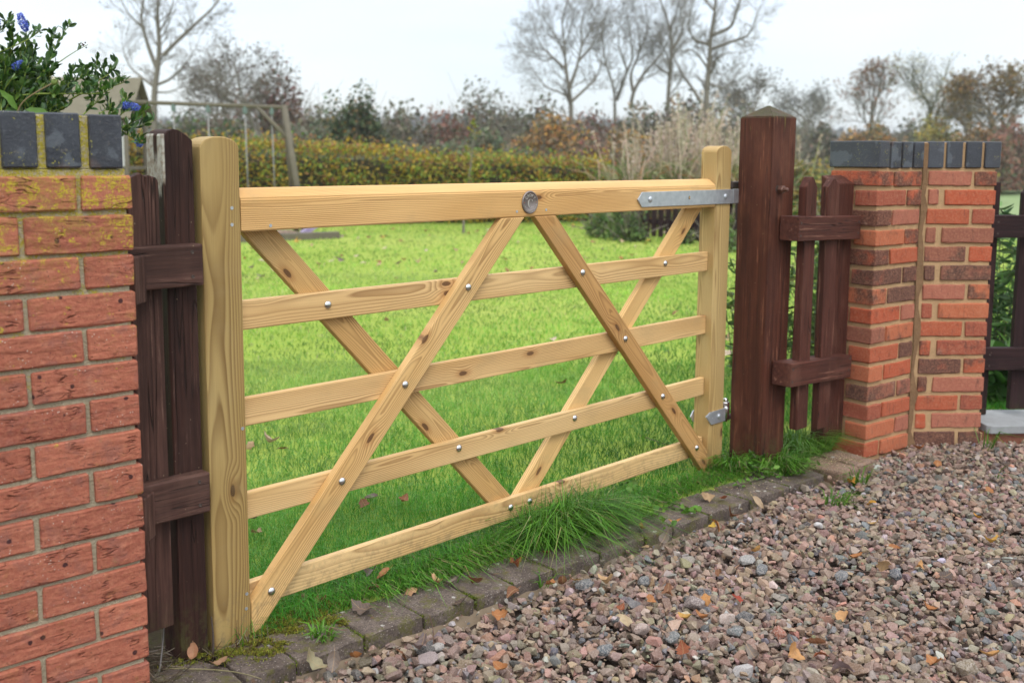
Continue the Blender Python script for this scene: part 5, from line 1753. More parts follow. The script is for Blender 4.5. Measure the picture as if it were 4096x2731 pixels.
# ---------------------------------------------------------------- dark fence and shrubs past the hinge stile
gf = thing('picket_fence', 'dark brown low picket fence at the far side of the lawn under the top rail', 'fence', (11.05, 6.7, 0))
fa, fb = Vector((11.35, 8.05, 0)), Vector((10.72, 5.2, 0))
fd = (fb - fa).normalized()
fnn = Vector((-fd.y, fd.x, 0))
if fnn.dot(FH) > 0:
    fnn = -fnn
for z in (.25, .62):
    plank('rail', gf, fa + UP * z, fb + UP * z, .07, .035, 'fence_dark')
for i in range(19):
    s_ = i * .155
    p = fa + fd * s_ + fnn * .03
    plank('picket', gf, (p.x, p.y, .03), (p.x, p.y, .84), .095, .02, 'fence_dark', 0.002, wdir=fd)
for i, (b, d, rx, rz, pal, n, lab) in enumerate([
        (5.0, 15.6, .34, .62, GRN, 900, 'dark green shrub at the left end of the far picket fence'),
        (6.3, 15.0, .42, .72, GRN, 1100, 'bushy green shrub in front of the far picket fence'),
        (9.2, 14.6, .22, .42, GRN, 500, 'small leafy plant at the foot of the far picket fence'),
        (11.2, 13.4, .30, .66, GRN, 700, 'green plant seen past the hinge stile on the far lawn')]):
    shrub('shrub', lab, at(b, d), rx, rx, rz, pal, n, .055, 30, seed=60 + i, group='shrubs along the far picket fence')

# ================================================================== GRAVEL
def stone_var(seed, n=13, flat=0.72):
    q = np.random.default_rng(seed)
    p = q.normal(size=(n, 3))
    p /= np.linalg.norm(p, axis=1, keepdims=True)
    p *= q.uniform(0.82, 1.0, (n, 1)) * np.array([q.uniform(.85, 1.25), q.uniform(.65, .95), q.uniform(flat * .7, flat * 1.1)])
    bm = bmesh.new()
    for v in p:
        bm.verts.new(v)
    bmesh.ops.convex_hull(bm, input=bm.verts[:])
    loose = [v for v in bm.verts if not v.link_faces]
    bmesh.ops.delete(bm, geom=loose, context='VERTS')
    bmesh.ops.triangulate(bm, faces=bm.faces[:])
    bm.verts.index_update()
    V = np.array([tuple(v.co) for v in bm.verts])
    F = np.array([[v.index for v in f.verts] for f in bm.faces])
    return V, F, bm


SV = []
for i in range(26):
    V, F, bm = stone_var(i)
    bm.free()
    SV.append((V, F))
GP = [(26, (0.215, 0.136, 0.098)), (20, (0.260, 0.176, 0.130)), (15, (0.170, 0.105, 0.080)), (16, (0.230, 0.172, 0.115)), (7, (0.195, 0.168, 0.140)),
      (4.5, (0.120, 0.120, 0.118)), (3, (0.080, 0.086, 0.090)), (3, (0.31, 0.24, 0.205)), (1.5, (0.38, 0.35, 0.33)), (2, (0.30, 0.155, 0.10))]


def on_drive(x, y):
    m = y < kerb_y(x) - 0.004
    m &= ~((x > 2.30) & (x < 2.62) & (y > -0.415))
    d = (x - c1.x) * ey1.x + (y - c1.y) * ey1.y               # in front of the pier faces
    s = (x - c1.x) * ex1.x + (y - c1.y) * ex1.y
    m &= ~((s > -0.01) & (s < 0.34) & (d > -0.012))
    d2 = (x - s0p.x) * ey2.x + (y - s0p.y) * ey2.y
    s2 = (x - s0p.x) * ex2.x + (y - s0p.y) * ex2.y
    m &= ~((s2 > -0.05) & (d2 > -0.012))
    m &= x < 4.6
    return m


def view_uv(x, y):
    dx, dy = x - CAM.x, y - CAM.y
    f_ = dx * FH.x + dy * FH.y
    r_ = dx * RH.x + dy * RH.y
    return f_, r_ / np.maximum(f_, .1)


xs_, ys_, zs_, ss_ = [], [], [], []
for lay, (pitch, z0_, sz) in enumerate(((0.0212, -0.053, 0.0148), (0.0212, -0.041, 0.0148), (0.034, -0.031, 0.0155))):
    gx, gy = np.meshgrid(np.arange(-0.7, 4.6, pitch), np.arange(-3.2, 0.0, pitch))
    gx = gx.ravel() + rng.uniform(-.5, .5, gx.size) * pitch
    gy = gy.ravel() + rng.uniform(-.5, .5, gy.size) * pitch
    f_, r_ = view_uv(gx, gy)
    m = on_drive(gx, gy) & (np.abs(r_) < (0.58, 0.90, 0.60)[lay]) & (f_ > 1.6)
    # thinner just at the foot of the kerb
    kd = kerb_y(gx) - gy
    thin = np.interp(kd, [0.0, 0.05, 0.12], [0.18 if lay else 0.35, 0.75, 1.0]) * (0.6 + 0.4 * (np.sin(gx * 7.3) > -0.2))
    m &= rng.random(gx.size) < np.where(gx < 2.3, thin, 1.0)
    gx, gy = gx[m], gy[m]
    heap = np.interp(gx, [0, 1.5, 2.4, 3.2], [0, 0.004, 0.018, 0.022]) + 0.004 * np.sin(gx * 5 + gy * 3) * np.sin(gy * 6.1)
    xs_.append(gx)
    ys_.append(gy)
    zs_.append(z0_ + heap + rng.normal(0, .0045, gx.size))
    ss_.append(sz * np.clip(rng.lognormal(-.03, .30, gx.size), .5, 2.0))
gx, gy, gz, gs = (np.concatenate(a) for a in (xs_, ys_, zs_, ss_))
n = len(gx)
ng = 9000
hx, hy = rng.uniform(-.3, 3.6, ng), rng.uniform(-1.9, -.1, ng)
f_, r_ = view_uv(hx, hy)
m = on_drive(hx, hy) & (np.abs(r_) < .60) & (f_ > 1.75)
hx, hy = hx[m], hy[m]
gx, gy = np.r_[gx, hx], np.r_[gy, hy]
gz = np.r_[gz, rng.uniform(-.050, -.024, len(hx)) + np.interp(hx, [0, 1.5, 2.4, 3.2], [0, .004, .018, .022])]
gs = np.r_[gs, rng.uniform(.003, .007, len(hx))]
n = len(gx)
V, F, Cf = merge(SV, rng.integers(0, len(SV), n), rotm(n, tilt=.6), np.stack([gx, gy, gz], 1), gs, pick(GP, n, .20))
tag(obj('gravel', mesh_np('gravel', V, F, 'gravel', Cf)), kind='stuff')

# the stones that stand out from the rest, one by one
BIG = [  # x, y, size, colour, label
    (0.881, -0.343, .027, (.085, .092, .095), 'dark blue grey stone in the gravel at the foot of the kerb'),
    (1.377, -0.572, .031, (.23, .225, .215), 'large pale grey angular stone standing proud in the gravel'),
    (1.338, -0.645, .030, (.085, .095, .100), 'dark slate coloured stone beside the large pale grey one'),
    (1.085, -0.618, .027, (.065, .070, .080), 'near black angular stone in the middle of the gravel'),
    (1.004, -0.640, .033, (.175, .135, .125), 'speckled mauve grey stone left of the near black one'),
    (1.025, -0.784, .030, (.075, .080, .085), 'dark grey wedge shaped stone in the mid gravel'),
    (0.983, -0.757, .028, (.36, .28, .24), 'speckled pink granite stone next to the dark wedge'),
    (0.935, -0.812, .028, (.115, .130, .130), 'flat greenish grey stone in front of the pink granite'),
    (0.926, -0.661, .019, (.42, .33, .20), 'round cream yellow pebble in the gravel'),
    (0.774, -0.630, .030, (.34, .25, .215), 'large speckled pink stone near the bottom middle'),
    (0.789, -0.719, .027, (.105, .118, .118), 'grey green stone between two pink stones'),
    (0.619, -0.637, .023, (.085, .098, .105), 'small blue slate stone near the bottom left of the gravel'),
    (1.027, -0.446, .026, (.090, .098, .100), 'blue grey stone near a beige leaf by the kerb'),
    (1.165, -1.318, .040, (.175, .135, .085), 'large brown cobble at the bottom edge of the gravel'),
    (1.594, -0.942, .028, (.055, .062, .075), 'dark slate stone beside the pale orange leaf'),
    (1.479, -0.830, .026, (.110, .115, .120), 'grey angular stone left of the pale orange leaf'),
    (0.772, -0.943, .030, (.38, .36, .35), 'white speckled oval stone low in the gravel'),
    (1.015, -0.897, .026, (.26, .085, .045), 'brick red fragment lying in the gravel'),
    (0.330, -0.330, .022, (.30, .28, .26), 'pale stone against the concrete bed of the kerb at the left'),
    (0.905, -0.330, .020, (.070, .080, .085), 'small dark stone under the bluish leaf at the kerb'),
    (1.80, -0.58, .021, (.46, .44, .43), 'small white stone by the far part of the kerb'),
]
for i, (x, y, s, c, lab) in enumerate(BIG):
    _, _, bm = stone_var(200 + i, 24, .72)
    for v in bm.verts:
        v.co *= s
    bmesh.ops.bevel(bm, geom=bm.edges[:], offset=.0012, segments=1, affect='EDGES')
    o = obj('stone', mesh_bm('stone', bm, 'stone'), None, (x, y, -0.030 + s * .25 + np.interp(x, [0, 1.5, 2.4], [0, .004, .018])), None, c)
    o.rotation_euler = (random.uniform(-.3, .3), random.uniform(-.3, .3), random.uniform(0, 6.28))
    tag(o, lab, 'stone', 'larger stones in the gravel')

# ================================================================== GRASS
def blades(name, X, Y, Z, H, Wd, lean, curl, col, mat='grass', par=None, out=None):
    """each blade: five points, three triangles; out: (n,2) preferred lean direction"""
    n = len(X)
    a = rng.uniform(0, 2 * np.pi, n)
    side = np.stack([np.cos(a), np.sin(a), np.zeros(n)], 1)
    if out is None:
        b = rng.uniform(0, 2 * np.pi, n)
        ld = np.stack([np.cos(b), np.sin(b), np.zeros(n)], 1)
    else:
        ld = np.concatenate([out + rng.normal(0, .35, (n, 2)), np.zeros((n, 1))], 1)
        ld /= np.linalg.norm(ld, axis=1, keepdims=True) + 1e-6
        side = np.stack([-ld[:, 1], ld[:, 0], np.zeros(n)], 1) + rng.normal(0, .3, (n, 3)) * np.array([1, 1, .2])
    b0 = np.stack([X, Y, Z], 1)
    l1, l2 = (lean * H)[:, None], ((lean + curl) * H)[:, None]
    z1 = np.zeros((n, 3))
    z1[:, 2] = H * 0.55
    z2 = np.zeros((n, 3))
    z2[:, 2] = H * np.clip(1.0 - 0.45 * np.abs(lean + curl), .15, 1)
    m_ = b0 + z1 + ld * l1 * 0.5
    t_ = b0 + z2 + ld * l2
    w = Wd[:, None] * 0.5
    V = np.stack([b0 - side * w, b0 + side * w, m_ - side * w * .8, m_ + side * w * .8, t_], 1).reshape(-1, 3)
    F = (np.array([[0, 1, 3], [0, 3, 2], [2, 3, 4]])[None] + (np.arange(n) * 5)[:, None, None]).reshape(-1, 3)
    return mesh_np(name, V, F, mat, np.repeat(col, 5, axis=0), smooth=False)


# lawn: blades thin out and widen with distance
LP = [(5, (0.245, 0.42, 0.060)), (4, (0.315, 0.48, 0.085)), (3, (0.165, 0.32, 0.042)), (1, (0.42, 0.50, 0.14)), (.5, (0.45, 0.40, 0.19))]


def lawn_band(d0, d1, n, h, w):
    u = rng.uniform(-.68, .68, n)
    d = np.sqrt(rng.uniform(d0 * d0, d1 * d1, n))
    x = CAM.x + FH.x * d + RH.x * d * u
    y = CAM.y + FH.y * d + RH.y * d * u
    edge = np.where(x < 2.75, -0.035 - 0.055 * x, -0.185 - 0.93 * (x - 2.75)) + np.where(x > 2.75, .02, 0)
    ok = (y > edge + rng.uniform(-.02, .05, n)) & (x > -0.05)
    # behind the low wall on the right only past its back face
    ok &= ~((x > 2.70) & ((x - s0p.x) * ey2.x + (y - s0p.y) * ey2.y < .25))
    # hedge and bark area
    ok &= ((x - hA.x) * hn.x + (y - hA.y) * hn.y) < 0.1
    ok &= ~((x > 5.0) & (x < 7.66) & (y > 10.36 - 0.21 * (x - 6.75)) & (y < 14))
    x, y, d = x[ok], y[ok], d[ok]
    n = len(x)
    patch = np.sin(x * 1.7 + 1.0) * np.sin(y * 2.1 + x * .6) + 0.6 * np.sin(x * 5.1 + y * 3.3) * np.sin(y * 4.7) + .7 * np.sin(x * 11.3 - y * 6.1) * np.sin(y * 9.7 + x * 4.1)
    tone = np.clip(1 + 0.27 * patch, .5, 1.6)[:, None]
    dew = np.clip(np.sin(x * .83 + .5) * np.sin(y * 1.21 - x * .37) + .5 * np.sin(x * 2.7 + y), 0, 1)[:, None]
    c = pick(LP, n, .10) * tone
    c = c * (1 - .35 * dew) + .35 * dew * np.array([.46, .54, .20])
    near = np.clip((3.6 - y) / 3.6, 0, 1)[:, None]           # longer, deeper green grass towards the gate
    c = c * (1 - .74 * near * np.array([1.0, .50, .92])) * .93
    hh = h * rng.uniform(.55, 1.35, n) * (1 + .30 * patch * .5) * (1 + .5 * near[:, 0])
    return blades('lawn_grass', x, y, np.full(n, -.004), hh, w * rng.uniform(.7, 1.3, n), np.abs(rng.normal(.55, .40, n)), rng.normal(.4, .5, n), np.clip(c, .005, .8))


lg = lawn_band(2.1, 3.6, 62000, .048, .0019)
tag(obj('lawn_grass', lg), kind='stuff')
tag(obj('lawn_grass', lawn_band(3.6, 6.0, 80000, .040, .0029)), kind='stuff')
tag(obj('lawn_grass', lawn_band(6.0, 10.5, 62000, .036, .0062)), kind='stuff')
tag(obj('lawn_grass', lawn_band(10.5, 20.5, 62000, .038, .0115)), kind='stuff')

# longer grass along the back of the kerb, under the bottom rail
LG = [(5, (0.085, 0.225, 0.018)), (4, (0.125, 0.30, 0.028)), (2, (0.055, 0.155, 0.016)), (1, (0.18, 0.20, 0.07)), (.6, (0.30, 0.25, 0.12))]
n = 9000
x = rng.uniform(0.10, 2.25, n)
dens = np.interp(x, [0.1, 0.3, 0.55, 0.8, 1.5, 2.0, 2.25], [.12, .5, .9, 1, .8, .7, .7])
y = 0.010 - 0.045 * x + rng.normal(0.01, .038, n) + np.interp(x, [0.1, 0.5], [0.05, 0])
ok = (rng.random(n) < dens) & (y > kerb_y(x) + np.interp(x, [.5, .7, 1.2, 1.5], [.10, .115, .115, .14]))
x, y = x[ok], y[ok]
n = len(x)
tag(obj('verge_grass', blades('verge_grass', x, y, np.full(n, .0), rng.uniform(.030, .085, n) * np.interp(x, [0.1, 0.6, 1.3, 1.6], [.6, 1, 1, .62]), rng.uniform(.0022, .0040, n), np.abs(rng.normal(.7, .4, n)), rng.normal(.45, .4, n), pick(LG, n, .16), out=np.tile(np.array([[.1, -1.0]]), (n, 1)) * rng.choice([1, 1, -1], n)[:, None])), kind='stuff')

# the big tuft against the bottom rail
tf = thing('grass_tuft', 'large tuft of long dark grass leaning over the kerb by the bottom rail', 'grass', (1.12, -0.10, 0))
n = 2300
a = rng.uniform(0, 2 * np.pi, n)
rr_ = np.sqrt(rng.random(n))
x = 1.10 + rr_ * np.cos(a) * .20
y = -0.085 + rr_ * np.sin(a) * .060 - (x - 1.1) * .10
od = np.stack([(x - 1.08) * 3.4, (y + .06) * 4.0 - .35], 1) + rng.normal(0, .75, (n, 2))
H = rng.uniform(.06, .26, n) * (1 - .35 * rr_)
me = blades('blades', x - 1.12, y + .10, np.full(n, .0), H, rng.uniform(.0022, .0040, n), np.abs(rng.normal(.5, .4, n)), rng.normal(.45, .5, n), pick([(5, (0.075, 0.205, 0.018)), (4, (0.115, 0.28, 0.026)), (2, (0.045, 0.13, 0.014)), (.8, (0.30, 0.29, 0.11))], n, .2), out=od)
o = bpy.data.objects.new('blades', me)
link(o, tf)
o['kind'] = 'stuff'


def tuft(label, cx_, cy_, z, rad, n, h0, h1_, pal=LG, out=(0, -.4), name='grass_tuft'):
    t = thing(name, label, 'grass', (cx_, cy_, z), 'small grass tufts')
    a = rng.uniform(0, 2 * np.pi, n)
    q = np.sqrt(rng.random(n)) * rad
    x, y = q * np.cos(a), q * np.sin(a)
    me = blades('blades', x, y, np.zeros(n), rng.uniform(h0, h1_, n), rng.uniform(.003, .0055, n), rng.uniform(.2, .9, n), rng.uniform(.1, .7, n), pick(pal, n, .15), out=np.stack([x / rad + out[0], y / rad + out[1]], 1))
    o = bpy.data.objects.new('blades', me)
    link(o, t)
    o['kind'] = 'stuff'


BG_ = [(3, (0.085, 0.19, 0.022)), (2, (0.12, 0.24, 0.03))]
tuft('bright grass tuft between the hinge post and the brick pier', 2.50, -0.115, 0, .12, 520, .06, .17, BG_)
tuft('fine grass at the front foot of the hinge post', 2.22, -0.19, 0, .09, 420, .05, .14, LG, (-.2, -.6))
tuft('grass at the left foot of the hinge post', 2.10, -0.06, 0, .07, 300, .05, .12, LG, (-.5, -.3))
tuft('broad bladed grass tuft growing at the end of the kerb by the pavers', 2.345, -0.455, -.04, .03, 34, .07, .15, BG_)
tuft('flat green grass tuft in the gravel below the kerb end', 2.07, -0.500, -.04, .035, 46, .05, .12, BG_, (.5, -.2))
tuft('small grass tuft on the second kerb stone', 0.125, -0.125, .0, .035, 60, .02, .055, LG)
tuft('thin grass blades in front of the low wall', 3.17, -0.62, -.03, .03, 16, .08, .20, BG_)
tuft('grass sprig at the right edge of the gravel', 3.02, -0.93, -.035, .03, 14, .05, .11, BG_)
tuft('single grass sprig in the far gravel', 2.78, -0.80, -.035, .02, 8, .04, .09, BG_)
tuft('grass sprig poking from the kerb joint', 0.80, -0.258, -.03, .015, 8, .03, .07, BG_)

# moss cushions on the kerb and round the foot of the left posts
n = 15000
spots = [(-0.10, .035, .050), (-0.09, -.052, .040), (-0.02, -.055, .045), (0.03, 0.0, .045), (0.11, .012, .050), (0.18, -.065, .035), (0.09, -.045, .03), (-0.03, -.11, .03), (0.16, .03, .04), (0.24, .01, .03), (-0.17, .0, .03), (0.02, -.10, .018), (0.20, -.10, .012)]
k = rng.integers(0, len(spots), n)
sp3 = np.array(spots)
jj = rng.normal(0, .62, (n, 2))
x, y = sp3[k, 0] + jj[:, 0] * sp3[k, 2], sp3[k, 1] + jj[:, 1] * sp3[k, 2] * .75
z = .004 + .012 * np.exp(-(jj ** 2).sum(1)) * rng.uniform(.4, 1, n)
ok = (np.sin(x * 190) * np.sin(y * 170 + x * 60) + np.sin(x * 77 + y * 90) > -.35)
x, y, z = x[ok], y[ok], z[ok]
n = len(x)
tag(obj('moss', blades('moss', x, y, z - .004, rng.uniform(.004, .013, n), rng.uniform(.0022, .0042, n), rng.uniform(0, .9, n), rng.normal(.2, .4, n), pick([(4, (0.23, 0.24, 0.030)), (3, (0.31, 0.31, 0.05)), (2, (0.13, 0.14, 0.025)), (2, (0.14, 0.09, 0.035))], n, .18))), kind='stuff')
# green seams of moss between kerb stones
xx, yy, zz_ = [], [], []
for j in joints[1:-1]:
    m = rng.integers(60, 170)
    t = rng.uniform(-.01, .16, m) * rng.uniform(.3, 1)
    xx.append(j + rng.normal(0, .004, m) - t * .06)
    yy.append(kerb_y(j) + t)
    zz_.append(np.where(t < .004, rng.uniform(-.03, 0, m), -.002))
x, y, z = (np.concatenate(q) for q in (xx, yy, zz_))
n = len(x)
tag(obj('moss', blades('moss', x, y, z, rng.uniform(.004, .010, n), rng.uniform(.002, .0035, n), rng.uniform(0, .9, n), rng.normal(.2, .4, n), pick([(3, (0.15, 0.19, 0.02)), (2, (0.10, 0.13, 0.02))], n, .15))), kind='stuff')

# dead straw and stalks in the corner by the left wall and the posts
A_, B_ = [], []
for i in range(150):
    p = np.array([rng.uniform(-.30, -.19), rng.uniform(-.07, .10), rng.uniform(.0, .02)])
    d = rng.normal(0, 1, 3) * np.array([1, 1, .30])
    d /= np.linalg.norm(d)
    A_.append(p)
    B_.append(p + d * rng.uniform(.02, .07) + np.array([0, 0, .006]))
for i in range(70):
    p = np.array([rng.uniform(-.16, .02), rng.uniform(-.06, .0), .003])
    d = rng.normal(0, 1, 3) * np.array([1, 1, .5])
    d[2] = abs(d[2])
    d /= np.linalg.norm(d)
    A_.append(p)
    B_.append(p + d * rng.uniform(.015, .06))
n = len(A_)
V, F = tubes(A_, B_, rng.uniform(.0006, .0013, n), rng.uniform(.0004, .0008, n), 3)
tag(obj('dry_stalks', mesh_np('dry_stalks', V, F, 'leaf', np.repeat(pick([(3, (0.20, 0.155, 0.10)), (2, (0.10, 0.065, 0.045)), (1, (0.32, 0.27, 0.20))], n), 6, axis=0))), kind='stuff')


def twig(label, pts, r, col, group='twigs on the ground'):
    Q = along(pts, 8)
    V, F = tubes(Q[:-1], Q[1:], np.linspace(r, r * .6, 7), np.linspace(r * .95, r * .5, 7), 5)
    loc = Q.mean(0)
    o = obj('twig', mesh_np('twig', V - loc, F, 'leaf', np.tile(np.array([col]), (len(V), 1)), True), None, tuple(loc))
    tag(o, label, 'twig', group)


twig('pale dry grass stalk lying across the slab by the left wall', [(-.24, -.02, .012), (-.17, -.085, .010), (-.12, -.16, .012), (-.10, -.21, .006)], .0016, (.34, .30, .15))
twig('brown dead twig standing at the left foot of the gate', [(-.118, -.02, .0), (-.116, -.022, .05), (-.119, -.02, .10)], .0035, (.12, .09, .075))
twig('short dark twig in front of the latch stile', [(-.060, -.03, .0), (-.058, -.03, .05), (-.056, -.03, .075)], .0012, (.12, .06, .04))
twig('pale straw leaning on the latch stile', [(-.058, -.03, .012), (-.04, -.03, .03), (-.028, -.03, .045)], .0009, (.40, .36, .28))
twig('grey stick under the left picket', [(-.255, -.02, .01), (-.225, .02, .05), (-.21, .04, .085)], .0022, (.22, .20, .19))
twig('thin brown twig lying in the mid gravel', [(1.43, -.72, -.015), (1.52, -.84, -.012), (1.60, -.96, -.012)], .0018, (.13, .085, .065))
twig('thin twig across the gravel near the right edge', [(1.92, -1.10, -.012), (1.98, -1.20, -.008), (2.02, -1.32, -.010)], .0022, (.15, .12, .10))
twig('dark bent twig near the bottom of the gravel', [(.86, -.96, -.014), (.90, -.99, -.008), (.93, -1.05, -.012)], .0020, (.09, .06, .05))
twig('slender twig by the concrete bed of the kerb', [(.225, -.27, -.02), (.255, -.31, .01), (.27, -.34, .03)], .0013, (.17, .10, .075))
twig('upright dry twig by the third kerb stone', [(.330, -.315, -.03), (.345, -.30, .005), (.340, -.29, .045)], .0014, (.17, .095, .07))

# ================================================================== FALLEN LEAVES
def leaf_mesh(seed, L, Wd, lobed, fold, curl):
    q = random.Random(seed)
    bm = bmesh.new()
    nx, ny = 7, 4
    grid = []
    for i in range(nx + 1):
        t = i / nx
        w = Wd * math.sin(math.pi * min(1, t * .92 + .06)) ** .75 * (1 - .25 * t)
        if lobed:
            w *= 1 + .28 * math.sin(t * 15 + seed)
        row = []
        for j in range(ny + 1):
            v = j / ny * 2 - 1
            x = (t - .5) * L
            y = v * w * (1 + q.uniform(-.06, .06) * abs(v))
            z = fold * abs(v) * w + curl * (t - .5) ** 2 * L * 2 + q.uniform(-.0012, .0012) + .12 * w * math.sin(t * 9 + seed) * abs(v)
            row.append(bm.verts.new((x, y, z)))
        grid.append(row)
    for i in range(nx):
        for j in range(ny):
            bm.faces.new((grid[i][j], grid[i + 1][j], grid[i + 1][j + 1], grid[i][j + 1]))
    s0_, s1_ = Vector((-.5 * L, 0, curl * .5 * L)), Vector((-.80 * L, Wd * .1 * (seed % 3 - 1), curl * .5 * L + .003))
    a_ = [bm.verts.new(s0_ + Vector((0, d, 0))) for d in (-.0007, .0007)]
    b_ = [bm.verts.new(s1_ + Vector((0, d, 0))) for d in (.0006, -.0006)]
    bm.faces.new(a_ + b_)
    bmesh.ops.recalc_face_normals(bm, faces=bm.faces[:])
    return mesh_bm('fallen_leaf', bm, 'dead_leaf', True)


